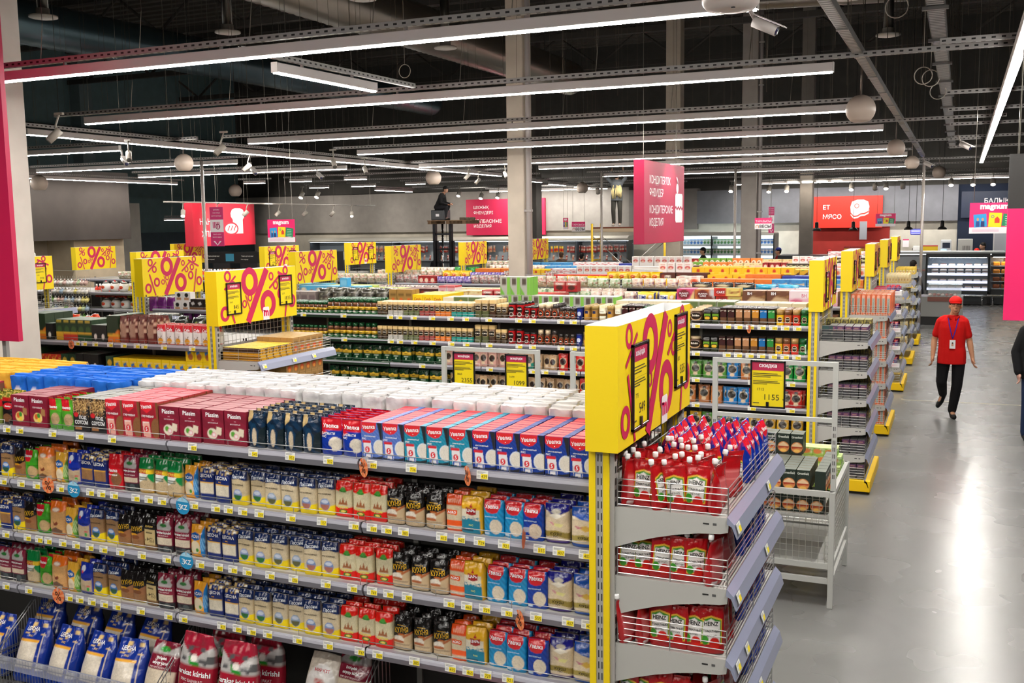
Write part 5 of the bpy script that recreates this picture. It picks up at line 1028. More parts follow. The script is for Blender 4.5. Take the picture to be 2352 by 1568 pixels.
# ---------------- far grocery rows ----------------
def cc(key,look,W,H,D,des,k=None,name='sweets_box'): cb(key,name,look,W,H,D,des,k,nu=12,nv=12)
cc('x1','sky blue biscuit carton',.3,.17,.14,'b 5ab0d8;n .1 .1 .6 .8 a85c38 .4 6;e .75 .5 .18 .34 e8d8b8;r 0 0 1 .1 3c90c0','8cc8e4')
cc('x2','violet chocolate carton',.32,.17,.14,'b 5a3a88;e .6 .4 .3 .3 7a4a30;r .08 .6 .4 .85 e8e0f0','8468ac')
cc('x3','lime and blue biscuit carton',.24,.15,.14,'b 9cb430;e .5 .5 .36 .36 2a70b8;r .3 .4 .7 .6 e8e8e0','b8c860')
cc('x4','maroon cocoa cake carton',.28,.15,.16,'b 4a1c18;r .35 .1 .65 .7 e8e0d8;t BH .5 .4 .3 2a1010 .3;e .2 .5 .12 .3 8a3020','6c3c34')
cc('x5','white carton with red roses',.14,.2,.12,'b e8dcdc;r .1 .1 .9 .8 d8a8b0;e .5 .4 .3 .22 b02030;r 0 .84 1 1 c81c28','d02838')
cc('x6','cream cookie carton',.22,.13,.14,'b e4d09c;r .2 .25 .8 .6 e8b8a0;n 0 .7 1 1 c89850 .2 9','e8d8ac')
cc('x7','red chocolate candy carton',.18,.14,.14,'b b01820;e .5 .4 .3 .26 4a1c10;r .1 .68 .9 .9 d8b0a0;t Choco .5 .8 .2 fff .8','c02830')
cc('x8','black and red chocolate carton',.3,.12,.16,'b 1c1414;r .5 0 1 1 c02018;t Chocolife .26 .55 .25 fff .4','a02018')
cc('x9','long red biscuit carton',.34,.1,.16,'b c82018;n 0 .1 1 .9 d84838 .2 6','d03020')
P('xa','sweets_bag','clear bag of wrapped sweets',.17,.15,.12,'pillow','b d8c8b4;n 0 0 1 1 b04838 .22 8;n 0 0 1 1 f0ece4 .3 9;n 0 0 1 1 7a5a80 .1 7',nu=12,nv=12)
P('xb','sweets_bag','greenish bag of wrapped sweets',.17,.14,.12,'pillow','b b8c4a0;n 0 0 1 1 e8ece0 .4 8;n 0 0 1 1 60985c .2 9;n 0 0 1 1 a05040 .08 7',nu=12,nv=12)
P('xc','cake_pack','blue and yellow cake pack with lettering',.29,.15,.12,'pillow','b e8d048;p 1c2c7c 0,0 .08,0 .08,1 0,1;p 1c2c7c .92,0 1,0 1,1 .92,1;r .1 .3 .55 .75 f0f0f0;e .74 .5 .14 .3 d8a040;e .74 .55 .08 .16 f0e8d8;t TIMI .32 .52 .3 1c2c7c .42',nu=20,nv=14)
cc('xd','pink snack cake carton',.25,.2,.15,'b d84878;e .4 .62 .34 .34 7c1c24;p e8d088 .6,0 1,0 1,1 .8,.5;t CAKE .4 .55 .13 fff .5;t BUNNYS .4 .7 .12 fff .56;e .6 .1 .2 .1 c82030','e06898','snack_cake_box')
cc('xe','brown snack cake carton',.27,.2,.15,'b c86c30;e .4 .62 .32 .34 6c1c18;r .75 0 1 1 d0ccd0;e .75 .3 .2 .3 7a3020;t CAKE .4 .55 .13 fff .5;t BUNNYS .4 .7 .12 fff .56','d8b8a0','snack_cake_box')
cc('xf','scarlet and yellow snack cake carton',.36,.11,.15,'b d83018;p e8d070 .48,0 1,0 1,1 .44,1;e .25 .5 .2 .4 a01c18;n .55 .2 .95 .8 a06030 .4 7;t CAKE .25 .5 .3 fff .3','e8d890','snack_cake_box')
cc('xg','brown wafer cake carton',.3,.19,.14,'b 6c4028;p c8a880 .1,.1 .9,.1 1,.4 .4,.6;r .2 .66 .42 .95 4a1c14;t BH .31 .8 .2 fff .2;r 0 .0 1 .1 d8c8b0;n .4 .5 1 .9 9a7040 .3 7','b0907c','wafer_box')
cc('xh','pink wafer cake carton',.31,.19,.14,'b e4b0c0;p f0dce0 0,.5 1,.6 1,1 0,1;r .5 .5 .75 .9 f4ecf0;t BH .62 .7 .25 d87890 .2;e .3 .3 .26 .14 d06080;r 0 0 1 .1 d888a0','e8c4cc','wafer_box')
P('xi','snack_pack','black cellophane snack pack',.3,.1,.2,'pillow','b 1c1a1a;n 0 0 1 1 6a6660 .2 6;e .5 .5 .3 .2 c8b890',nu=12,nv=10)
P('xj','snack_pack','shiny cyan snack pack',.3,.08,.2,'pillow','b 28a4d4;n 0 0 1 1 a8e0f0 .15 5',nu=12,nv=10)
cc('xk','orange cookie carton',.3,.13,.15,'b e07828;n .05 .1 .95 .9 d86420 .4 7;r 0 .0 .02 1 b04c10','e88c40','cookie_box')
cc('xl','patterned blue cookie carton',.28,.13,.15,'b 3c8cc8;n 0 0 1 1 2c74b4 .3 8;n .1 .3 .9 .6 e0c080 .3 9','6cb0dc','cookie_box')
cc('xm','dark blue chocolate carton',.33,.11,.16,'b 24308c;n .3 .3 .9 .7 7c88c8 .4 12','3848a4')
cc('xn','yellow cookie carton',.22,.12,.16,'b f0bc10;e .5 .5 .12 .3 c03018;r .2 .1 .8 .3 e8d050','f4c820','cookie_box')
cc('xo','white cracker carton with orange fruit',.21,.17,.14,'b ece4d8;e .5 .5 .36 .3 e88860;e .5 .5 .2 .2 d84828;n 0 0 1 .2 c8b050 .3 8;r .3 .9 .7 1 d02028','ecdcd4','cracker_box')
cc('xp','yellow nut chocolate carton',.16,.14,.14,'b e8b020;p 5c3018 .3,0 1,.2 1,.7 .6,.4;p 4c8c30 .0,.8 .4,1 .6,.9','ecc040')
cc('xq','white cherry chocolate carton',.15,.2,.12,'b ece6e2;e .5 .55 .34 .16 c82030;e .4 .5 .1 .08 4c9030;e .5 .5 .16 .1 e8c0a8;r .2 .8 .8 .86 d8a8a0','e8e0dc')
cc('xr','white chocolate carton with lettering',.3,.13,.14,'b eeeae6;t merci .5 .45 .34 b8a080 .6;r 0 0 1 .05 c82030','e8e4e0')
P('xs','sweets_bag','silver and red sweets bag',.17,.16,.12,'pillow','b a89890;n 0 0 1 1 b02028 .35 6;n 0 0 1 1 e0dcd8 .25 8;n 0 0 1 1 402820 .12 9',nu=12,nv=12)
P('xt','sweets_bag','yellow sweets bag',.2,.16,.12,'pillow','b f0c018;e .5 .5 .3 .2 c83018;n 0 0 1 1 f8e060 .2 6',nu=12,nv=12)
P('xu','sweets_bag','violet and blue sweets bag',.18,.13,.12,'pillow','b 5a4aa0;n 0 0 1 1 b060c0 .3 7;n 0 0 1 1 d8d0e8 .25 8',nu=12,nv=12)
P('xv','sweets_bag','mixed red white and green sweets bag',.16,.17,.12,'pillow','b c8b8a0;n 0 0 1 1 b03030 .25 6;n 0 0 1 1 e8e4dc .3 7;n 0 0 1 1 508848 .12 8',nu=12,nv=12)
P('xw','sweets_bag','green film sweets bag',.18,.16,.12,'pillow','b 1c8a34;n 0 0 1 1 60c070 .25 6',nu=10,nv=10)
cc('xx','red coffee mix carton',.13,.14,.12,'b a81c1c;e .5 .4 .3 .3 e8c8b0;r 0 .8 1 1 801414','b83030','drink_mix_box')
cc('xy','green muesli carton',.13,.15,.12,'b 6c9c30;e .5 .4 .36 .3 e8e0d0;p 2c6c28 .1,.2 .6,.3 .5,.6','a0bc70','muesli_box')
cc('xz','orange muesli carton',.14,.15,.12,'b e07c30;e .5 .4 .36 .3 f0dcc0;p 8c4820 .1,.2 .6,.3 .5,.6','e8a870','muesli_box')
cc('ya','white and red cake carton',.3,.14,.14,'b e8e0e0;n 0 0 1 1 c83038 .3 6;n 0 0 1 1 3c2420 .1 8','e4d8d8')
cc('yb','black and cream wafer carton',.22,.12,.14,'b 3a2a20;n 0 .2 1 .8 e8d8a8 .5 7;n 0 0 1 1 4c8c3c .1 6','8a7c60')
cc('yd','tall blue snack pack standing up',.14,.3,.06,'b 40a8d8;e .5 .3 .4 .2 b87850;r .1 .6 .9 .9 80c8e8','70c0e0')
P('ye2','juice_pack','yellow tall juice pack',.1,.2,.09,'brick','b f0c440;r 0 .8 1 1 e8d8a0;n 0 .1 1 .7 f4dc90 .2 7',nu=10,nv=12)
for k,c,lk in (('yf','2c6cac','blue water bottle'),('yg','2c8c8c','teal water bottle'),('yh','c83828','red drink bottle'),('yi','c0a838','amber drink bottle'),('yj','5c3c7c','purple drink bottle')):
    PJ(k,'drink_bottle',lk,.08,.24,(lambda c:lambda:jar(bands([(.032,0,.036,.02,c),(.036,.02,.036,.15,c),(.036,.15,.014,.2,c),(.015,.205,.015,.235,'e8e8e8')]),n=10,lab=[('r',.09,.06,1.2,'d8d4cc')]))(c),lid=.2025)
ROWS=((13.6,'biscuit row',[1.66,1.36,1.06],6,1.46),(17.2,'cookie row',[1.66,1.36],6,1.46),(20.4,'chocolate row',[1.66],6,1.46),(23.65,'drinks row',[1.66],6,1.42))
for y,nm,dk,n,sw in ROWS: gondola('shelving_unit',f"long grey shelving unit of the {nm}, seen over the coffee unit",-1.38,n,sw,y+.06,y+1.15,dk)
def R(seq,y,z,nm,depth=2,x=-1.42): row(seq,x,y,z,nm,depth,end='aisle post',jit=.02)
R([('xh',2),('xg',2,.01),('xf',1),('xe',1),('xd',1),('xc',2,.01),('xa',4,.0),('xb',2),('x9',2),('x8',1),('x7',2),('x6',2),('x5',2),('_',.05),('x4',2),('x3',3),('x1',1),('yd',1),('x1',4),('x2',2)],13.69,1.66,'front biscuit shelf')
R([('xf',1)],13.69,1.771,'upper biscuit layer',1,-2.68); R([('x7',2)],13.69,1.80,'upper biscuit layer',1,-5.02)
R([('xh',3),('xj',2),('xg',2),('xi',3),('xa',6),('xb',5),('x6',4),('xs',8),('x3',4),('x1',5)],14.2,1.66,'rear biscuit shelf',2)
R([('xj',2),('xi',3),('xa',5),('xb',4),('xv',6)],14.25,1.82,'rear biscuit pile',1,-2.0)
R([('xg',1),('xh',3),('xf',1)],13.69,1.36,'second biscuit shelf',1)
R([('xk',1,.005),('xl',4,.005),('xk',4,.005),('xo',2),('xn',3),('xi',2),('xt',4),('x9',2),('xa',2),('xs',5),('xu',4),('xx',3),('xs',3),('xv',9)],17.29,1.66,'front cookie shelf')
R([('xm',4,.01),('xk',2),('xn',3),('x4',3),('xt',5),('x9',3),('xs',6),('xu',4),('xt',3),('xv',9)],17.7,1.72,'rear cookie shelf',2)
R([('xn',8),('xq',4)],17.95,1.84,'rear cookie pile',1,-2.6)
R([('xo',6,.005),('xp',8,.005),('xi',1),('x6',2),('xr',3),('xr',2),('xq',8),('ya',2),('xn',4),('xk',3),('xw',3),('xa',8)],20.49,1.66,'front chocolate shelf')
R([('xo',5),('x6',4),('xi',2),('xp',6),('x4',3),('xr',3),('xl',6),('xa',8)],20.95,1.70,'rear chocolate shelf',2)
R([('xq',8)],20.49,1.861,'upper chocolate layer',1,-5.05)
R([('ya',5,.004),('yb',3),('xx',4),('x6',3),('xz',5,.004),('xy',6,.004),('xx',7,.004),('xm',1),('ya',4),('xl',5),('xv',6)],23.74,1.66,'front drinks shelf')
R([('ya',4),('yb',2),('xq',3),('x6',3),('xz',5),('xy',6),('xx',5)],24.1,1.74,'rear drinks shelf',1)
R([('yb',5),('ya',2)],23.74,1.80,'upper drinks layer',1); R([('ya',4)],23.76,1.92,'highest drinks layer',1,-1.5)
# ---------------- end caps along the aisle ----------------
CAPD=[1.56,1.26,.97,.68,.40,.15]
NM=('coffee','biscuit','cookie','chocolate','drinks')
for i,(y,nm) in enumerate(zip((10.6,13.6,17.2,20.4,23.6),NM)):
    end_cap(f"grey end cap with yellow posts at the aisle end of the {nm} row",-1.385,y,CAPD if i<3 else CAPD[:5],1.2)
    head_sign(f"narrow yellow percent sign above the {nm} row's aisle end",-1.385,y-.02,1.2)
    for j,(dy,z) in enumerate(((.27,2.1),(.95,2.14))): price_card(-1.385+.143,y+dy,z,math.pi/2,'жеңілдік',str(700+90*i),str(455+110*i+j*60),f"framed price card on the {nm} row's aisle sign, {'near' if j==0 else 'far'} side")
def cap_fill(key,y,decks,nx,ny,py,nm,rzv=0,px=None,top=None,x0=-1.26,half=None):
    p=PR[key]; px=px or p['W']+.006
    for si,z in enumerate(decks):
        for c in range(nx if si!=half else nx-3):
            for r in range(ny):
                put(key,x0+(c+.5+(3 if si==half else 0))*px+rnd.uniform(-.003,.003),y+.08+r*py,z,f"{p['look']}, {nth(c)} across, {nth(r)} back, {nth(si)} {nm} cap shelf",f"{p['look']}s on the {nm} end cap",rz=rzv+rnd.uniform(-.03,.03))
cap_fill('pe',10.6,CAPD[:1],2,1,.08,'coffee'); cap_fill('pu',10.6,CAPD[:1],5,4,.075,'coffee',x0=-1.19); cap_fill('pu',10.6,CAPD[1:4],5,2,.075,'coffee lower',x0=-1.19); cap_fill('pu',10.6,CAPD[4:],3,4,.075,'coffee base',x0=-1.04)
for si in range(5):
    for c in range(6):
        for r in range(3): put('ye',-1.22+c*.076,10.98+r*.075+.02*si,CAPD[si]+.001,f"speckled black tea pack, {nth(c)} across, {nth(r)} back, {nth(si)} coffee tier",'speckled tea packs')

cap_fill('wf',13.6,CAPD[:1],8,5,.2,'wafer top'); cap_fill('wf',13.6,CAPD[1:],3,4,.2,'wafer lower',x0=-1.0)
cap_fill('dp',17.2,CAPD[:5],6,6,.16,'dip'); cap_fill('cr',20.4,CAPD[:5],8,6,.17,'cream'); cap_fill('yc',23.6,CAPD[:5],6,5,.2,'yellow')
P('tray','display_tray','white open display tray',.42,.07,.3,'box','b e8e6e6;e .7 .5 .1 .3 c04060',nu=4,nv=4)
for si,z in enumerate(CAPD[:5]): put('tray',-1.03,17.36,z+.001,f"white display tray on the {nth(si)} shelf of the dip end cap",'white display trays')
cap_fill('dp',17.2,[z+.07 for z in CAPD[:5]],3,1,.1,'tray',x0=-1.05)
# left ends of the same rows, seen from behind, and the household block beyond the cross aisle
for xp,y,nm in ((-10.34,10.6,'coffee'),(-9.98,13.6,'biscuit'),(-10.32,17.2,'cookie'),(-10.32,20.4,'chocolate'),(-10.04,23.6,'drinks')):
    end_cap(f"grey end cap with yellow posts at the cross aisle end of the {nm} row",xp+.05,y,[1.56,1.26],1.2,side=-1,base=False)
    head_sign(f"yellow percent sign without cards at the cross aisle end of the {nm} row",xp,y,1.2,logo=False)
HB=((10.6,'glassware','999'),(13.6,'enamelware',None),(17.2,'cookware','479'),(20.4,'jar food','615'))
for y,nm,pc in HB:
    end_cap(f"grey end cap facing the cross aisle on the {nm} row",-13.35,y,[1.56,1.26,.9],1.2)
    head_sign(f"yellow percent sign over the {nm} row beyond the cross aisle",-13.35,y,1.2)
    for j,dy in enumerate((.25,.95)): price_card(-13.35+.143,y+dy,2.12,math.pi/2,'жеңілдік','1299',pc or '549',f"price card on the {nm} row sign, {'near' if j==0 else 'far'} side")
    gondola('shelving_unit',f"grey shelving unit of the {nm} row beyond the cross aisle",-13.36,4,1.3,y+.06,y+1.1,[1.66,1.36,1.06])
for y,nm in ((17.2,'cookware'),(20.4,'jar food')): head_sign(f"yellow percent sign without cards at the far end of the {nm} row",-18.65,y,1.2,logo=False)
PJ('pot','enamel_pot','white enamel pot with fruit print',.2,.2,lambda:jar(bands([(.06,0,.085,.03,'e8e6e4'),(.09,.05,.088,.11,'eceae8'),(.07,.14,.05,.15,'e8e6e4'),(.052,.152,.056,.165,'2c2422'),(.04,.175,.012,.18,'e4e0de'),(.016,.185,.014,.2,'c82028')]),n=18,lab=[('e',.085,.06,.5,'d86030'),('e',.075,.03,.3,'c02020')]),lid=.1515)
R([('pot',4,.025)],13.72,1.66,'top enamelware shelf',2,-13.40); R([('pot',4,.025)],13.72,1.36,'second enamelware shelf',1,-13.40)
P('gi','gift_bag','purple gift bag',.14,.2,.08,'gus','b 6c2470;p 8c4890 .3,0 1,.5 1,.2;n 0 .6 1 1 402048 .2 6',nu=8,nv=10)
R([('gi',5,.01)],10.72,1.56,'glassware end cap',1,-8.9+.0)
def mugs():
    cols=['d8d4c8','c8c8c4','9cb0c4','b8c8a0','d8cc80','e4e0dc','b8b0a4','c8a8a0','6c9c48']
    for c,col in enumerate(cols):
        m=MB(); m.lathe([(.036,-.045),(.038,.04),(.034,.04),(.032,-.035)],col,'glossy',14,axis='y'); m.tube([(0,-.02,.036),(0,-.015,.065),(0,.02,.065),(0,.028,.036)],.006,col,'glossy',6); MESH['mug%d'%c]=m.mesh('mug')
    n=0
    for r in range(5):
        for c in range(13):
            for d in range(1):
                k=rnd.randrange(len(cols)) if r!=3 else (2+c)%9
                o=bpy.data.objects.new('mug',MESH['mug%d'%k]); COL.objects.link(o); o.location=(-14.38+c*-.085,13.55,1.83-r*.155); o.rotation_euler=(.3,0,.5+rnd.uniform(-.2,.2))
                tag(o,f"mug hanging on the hook wall, {nth(c)} along, {nth(r)} tier down",'mug','mugs on the hook wall'); n+=1
mugs()
m=MB()
for i in range(20): m.tube([(-i*.06,0,0),(-i*.06,0,1.2)],.003,'c8c8c4','metal',3)
for i in range(9): m.tube([(0,0,.1+i*.15),(-1.2,0,.1+i*.15)],.003,'c8c8c4','metal',3)
t=thing('hook_panel','white wire hook panel full of mugs beside the enamel pots','display panel',(-14.33,13.60,.75)); m.obj('wire_grid',t)
R([('ye2',4,.0),('yi',4),('yg',3),('yj',3),('yh',4),('yf',6),('yg',4),('xb',4),('xv',5)],17.3,1.66,'cookware top',2,-13.45)
R([('yi',8,.02),('yh',8,.02)],13.8,1.56,'enamelware cap',2,-12.9)
# goods under the yellow sign at the cross aisle end of the coffee unit
cb('cap1','capsule_box','white coffee capsule box',.13,.13,.1,'b e4e0dc;e .5 .7 .24 .22 1c1a18;r .2 .2 .8 .45 b8845c','d8d4cc'); cb('cap2','capsule_box','dark coffee capsule box',.12,.17,.1,'b 241c18;p c8c4c0 .2,.7 .6,.8 .8,.6 .4,.5;r 0 0 1 .35 7a5438','5c5048')
row([('cap2',7),('cap1',2)],-8.62,CY+.03,CD[0]-.03,'capsule shelf',2,end='green jars'); row([('cap1',2)],-9.46,CY+.03,CD[0]+.1,'upper capsule layer',1,end='green jars')
row([('gi',3,.02)],-9.75,CY+.03,CD[0]-.04,'coffee unit end',1,end='green jars')
# ---------------- hanging signs and banners ----------------
def wires(t,pts,z1=9.7,nm='suspension_cable'):
    for x,y,z in pts: m=MB(); m.tube([(x,y,z),(x,y,z1)],.004,'8c8880','metal',4); m.obj(nm,t)
def cake(m,o,U,s,col):
    Z=Vector((0,0,1)); P_=lambda x,z:o+U*(x*s)+Z*(z*s)
    def poly(p): m.add([P_(*q) for q in p],[tuple(range(len(p)))],col,'carton')
    wave=[(x/10-.5,.52+.05*math.sin(x*1.9)) for x in range(11)]
    poly([(-.42,0),(.42,0),(.5,.08)]+[(x,z-.06) for x,z in wave[::-1]]+[(-.5,.08)])
    poly([(x,z+.02) for x,z in wave]+[(.5,.92),(.44,1.0),(-.44,1.0),(-.5,.92)])
    poly([(-.02+.16*math.cos(a*math.pi/8)-.2,1.18+.18*math.sin(a*math.pi/8)) for a in range(16)])
    m.tube([P_(-.2,1.34),P_(-.26,1.46),P_(-.36,1.55)],.03*s,col,'carton',5)
def dept(label,x,y,z0,z1,L,th,lines,col,side,pic=None,spots=True):
    t=thing('department_sign',label,'sign',(x,y,z0)); H=z1-z0
    m=MB(); m.box(0,th,0,L,0,H,col,'carton',b=.004); m.obj('sign_box',t)
    U=Vector((0,1,0))
    for s,u,v,h,mw in lines: MB().text(s,(th+.002,u*L,v*H),U,(0,0,1),h*H,'f2eef0','carton',.012,mw*L,'l').obj('lettering',t)
    if pic: m=MB(); pic(m); m.obj('pictogram',t)
    wires(t,[(th/2,.1*L,H),(th/2,.9*L,H)],9.7-z0)
    return t
dept('magenta confectionery sign with a white cake pictogram',-3.97,13.0,2.49,3.60,2.12,.145,(('КОНДИТЕРЛІК',.12,.77,.12,.58),('ӨНІМДЕР',.12,.615,.12,.4),('КОНДИТЕРСКИЕ',.12,.41,.12,.64),('ИЗДЕЛИЯ',.12,.255,.12,.42)),'ae1346',1,lambda m:cake(m,Vector((.148,1.80,.28)),Vector((0,1,0)),.42,'efe9ec'))
def loaf(m):
    U=Vector((0,1,0));Z=Vector((0,0,1));o=Vector((.272,1.62,.3))
    top=[(-.2,0),(.2,0),(.2,.36),(.27,.44),(.28,.53),(.22,.62),(.1,.66),(-.1,.66),(-.22,.62),(-.28,.53),(-.27,.44),(-.2,.36)]
    m.add([o+U*(a_+.08)+Z*b_ for a_,b_ in top],[tuple(range(12))],'f4e4d8','carton')
    m.add([o+Vector((.002,0,0))+U*(-.2+.29*math.cos(a*math.pi/9))+Z*(.13+.175*math.sin(a*math.pi/9)) for a in range(18)],[tuple(range(18))],'d83044','carton')
    m.add([o+Vector((.004,0,0))+U*(-.2+.24*math.cos(a*math.pi/9))+Z*(.13+.13*math.sin(a*math.pi/9)) for a in range(18)],[tuple(range(18))],'f4e4d8','carton')
    for k in range(3): m.tube([o+Vector((.005,0,0))+U*(-.34+.12*k)+Z*.08,o+Vector((.005,0,0))+U*(-.26+.12*k)+Z*.2],.014,'d83044','carton',4)
dept('red bread sign with a white loaf pictogram at the far side',-17.6,19.8,2.32,3.42,2.4,.27,(('НАН',.10,.56,.14,.26),('ХЛЕБ',.12,.28,.14,.34)),'d8243c',1,loaf)
def wall_sign(label,x0,x1,y,z0,z1,col,lines,pic=None):
    t=thing('department_sign',label,'sign',((x0+x1)/2,y,z0)); w=(x1-x0)/2; H=z1-z0
    MB().box(-w,w,-.12,.0,0,H,col,'carton',b=.004).obj('sign_box',t)
    for s,u,v,h,mw in lines: MB().text(s,(-w+u*2*w,-.123,v*H),(1,0,0),(0,0,1),h*H,'f2ecec','carton',.012,mw*2*w,'l').obj('lettering',t)
    if pic: m=MB(); pic(m,w,H); m.obj('pictogram',t)
    return t
wall_sign('crimson sausage sign on the back wall behind the pillar',-18.95,-15.4,BK-.25,2.3,3.78,'c8154a',(('ШҰЖЫҚ',.1,.77,.105,.5),('ӨНІМДЕРІ',.1,.62,.105,.56),('КОЛБАСНЫЕ',.1,.395,.105,.72),('ИЗДЕЛИЯ',.1,.25,.105,.5)))
def steak(m,w,H):
    o=Vector((w*.37,-.124,H*.6)); f=lambda x,z,d=0:o+Vector((x*.33,-d,z*.33))
    sh=[(-.95,.2),(-.8,.75),(-.3,.95),(.4,.95),(.85,.75),(1,.2),(.9,-.25),(.5,-.45),(.1,-.5),(-.2,-.7),(-.6,-.75),(-.9,-.4)]
    m.add([f(x,z-.32) for x,z in sh],[tuple(range(12))],'f2ecec','carton'); m.add([f(x*1.02,z-.16,.001) for x,z in sh],[tuple(range(12))],'e0321c','carton'); m.add([f(x,z,.002) for x,z in sh],[tuple(range(12))],'f2ecec','carton')
    ring(m,Vector((1,0,0)),f(-.3,.3,.003),(0,0),.085,.06,'e0321c',1)
wall_sign('bright red meat sign with a white steak pictogram',-4.98,-2.54,BK-.25,2.45,3.58,'d8240f',(('ЕТ',.17,.66,.14,.2),('МЯСО',.17,.36,.15,.3)),steak)
wall_sign('dark navy fish sign high on the back wall',.0,2.4,BK-.1,2.75,3.65,'16233c',(('БАЛЫҚ',.30,.62,.22,.46),))
def mag(label,x,y,z,w,rz=0):
    h=w*.68; t=thing('hanging_poster',label,'poster',(x,y,z),rz,'pink hanging posters')
    m=MB(); m.box(-w/2,w/2,-.004,.004,-h/2,h/2,'e81e6c','carton')
    m.add([(-w/2,-.005,-h/2),(w/2,-.005,-h/2),(w/2,-.005,-h*.28),(-w/2,-.005,-h*.3)],[(0,1,2,3)],'efe6ec','carton')
    m.text('magnum',(0,-.006,h*.33),(1,0,0),(0,0,1),h*.2,'fbeef4','carton',.05,w*.82)
    def card(cx,cz,a,cw,ch,col):
        ca,sa=math.cos(a),math.sin(a); m.add([(cx+x_*ca-z_*sa,-.006,cz+x_*sa+z_*ca) for x_,z_ in ((-cw/2,-ch/2),(cw/2,-ch/2),(cw/2,ch/2),(-cw/2,ch/2))],[(0,1,2,3)],col,'carton')
    card(-w*.28,-h*.08,.09,w*.26,h*.42,'2c9cd8'); card(w*.02,-h*.06,-.05,w*.26,h*.46,'f4dc18'); card(w*.3,-h*.08,-.14,w*.27,h*.4,'1a8a5c')
    for k,c in ((-.33,'2a4a8c'),(-.23,'26306c')): m.add([(w*k-w*.04,-.007,-h*.28),(w*k+w*.04,-.007,-h*.28),(w*k+w*.035,-.007,-h*.1),(w*k-w*.035,-.007,-h*.1)],[(0,1,2,3)],c,'carton'); m.add([(w*k+w*.026*math.cos(a),-.007,-h*.04+w*.036*math.sin(a)) for a in np.linspace(0,6.28,10)[:-1]],[tuple(range(9))],'c89878','carton')
    ring(m,Vector((1,0,0)),Vector((-w*.03,-.007,h*.05)),(0,0),w*.035,w*.018,'8c8c80',1); m.add([(w*.06-w*.05,-.007,-h*.16),(w*.06+w*.05,-.007,-h*.16),(w*.06+w*.05,-.007,-h*.03),(w*.06,-.007,h*.05),(w*.06-w*.05,-.007,-h*.03)],[(0,1,2,3,4)],'d8402c','carton')
    for k in range(5): m.quad((w*.22,-.007,h*(.04-.07*k)),(w*.38,-.007,h*(.02-.07*k)),(w*.38,-.007,h*(.035-.07*k)),(w*.22,-.007,h*(.055-.07*k)),'d8ece0','carton')
    for k in range(3): m.quad((-w*.44,-.007,-h*(.36+.04*k)),(w*.1,-.007,-h*(.36+.04*k)),(w*.1,-.007,-h*(.35+.04*k)),(-w*.44,-.007,-h*(.35+.04*k)),'d888b0','carton')
    m.obj('poster_board',t); wires(t,[(-w*.42,0,h/2),(w*.42,0,h/2)],9.7-z)
mag('pink poster with three cards hanging above the household rows',-10.54,14.2,2.72,.56)
mag('small pink poster with three cards beside the meat sign',-1.97,31,2.73,.54)
mag('largest pink poster with three cards, partly behind the right banner',.38,14.0,2.775,.56)
mag('pink poster turned sideways near the weighing sign',-11.0,29,2.75,.5,-.9)
def scales(label,x,y,z):
    t=thing('hanging_poster',label,'poster',(x,y,z),0,'weighing signs'); w=.45;h=.3
    m=MB(); m.box(-w/2,w/2,-.004,.004,-h/2,h/2,'f0ecee','carton'); m.quad((-w/2,-.005,0),(w/2,-.005,0),(w/2,-.005,h/2),(-w/2,-.005,h/2),'e0286c','carton')
    m.text('ТАРАЗЫСЫ',(0,-.006,h*.2),(1,0,0),(0,0,1),h*.2,'f4d8e4','carton',.02,w*.9); m.text('ВЕСЫ',(w*.12,-.006,-h*.25),(1,0,0),(0,0,1),h*.3,'3a3436','carton',.03,w*.66)
    m.tube([(-w*.42,-.006,-h*.4),(-w*.42,-.006,-h*.2),(-w*.34,-.006,-h*.12),(-w*.27,-.006,-h*.2),(-w*.27,-.006,-h*.4)],.008,'d8843c','carton',4); m.obj('poster_board',t); wires(t,[(-w*.42,0,h/2),(w*.42,0,h/2)],9.7-z)
scales('pink and white weighing sign in front of the sausage chiller',-10.95,30,2.65); scales('pink and white weighing sign beside the dairy fridge pillar',-4.9,28,2.685)
def checker(label,x,y,z0,z1,w):
    h=z1-z0; t=thing('hanging_banner',label,'banner',(x,y,z0)); m=MB(); m.box(-w/2,w/2,-.004,.004,0,h,'c8246c','carton'); m.quad((-w/2,-.005,h*.36),(w/2,-.005,h*.36),(w/2,-.005,h*.68),(-w/2,-.005,h*.68),'eee8ec','carton')
    for k in range(5): m.quad((-w*.3+w*.11*k,-.006,h*.46),(-w*.3+w*.11*k+w*.06,-.006,h*.46),(-w*.3+w*.11*k+w*.06,-.006,h*.62),(-w*.3+w*.11*k,-.006,h*.62),'c8246c','carton')
    ring(m,Vector((1,0,0)),Vector((w*.08,-.007,h*.5)),(0,0),w*.17,w*.12,'8a2050',1)
    for k,s in enumerate(('БАҒАНЫ','ОСЫ ЖЕРДЕ','БІЛУГЕ БОЛАДЫ')): m.text(s,(0,-.006,h*(.93-.08*k)),(1,0,0),(0,0,1),h*.035,'f0d8e4','carton',.01,w*.8)
    for k,s in enumerate(('УЗНАТЬ ЦЕНУ','МОЖНО ЗДЕСЬ')): m.text(s,(0,-.006,h*(.3-.07*k)),(1,0,0),(0,0,1),h*.035,'f0d8e4','carton',.01,w*.8)
    for s_ in (-1,1): m.add([(s_*w*.3,-.006,h*.13),(s_*w*.17,-.006,h*.13),(0,-.006,h*.04),(0,-.006,h*-.0+.01)],[(0,1,2,3)],'f0d8e4','carton')
    m.obj('banner_panel',t); wires(t,[(0,0,h)],9.7-z0)
checker('narrow pink price check banner in front of the bread sign',-13.83,16.5,2.41,3.20,.34); checker('narrow pink price check banner beside the dairy fridge',-5.05,30.2,2.4,3.15,.16)
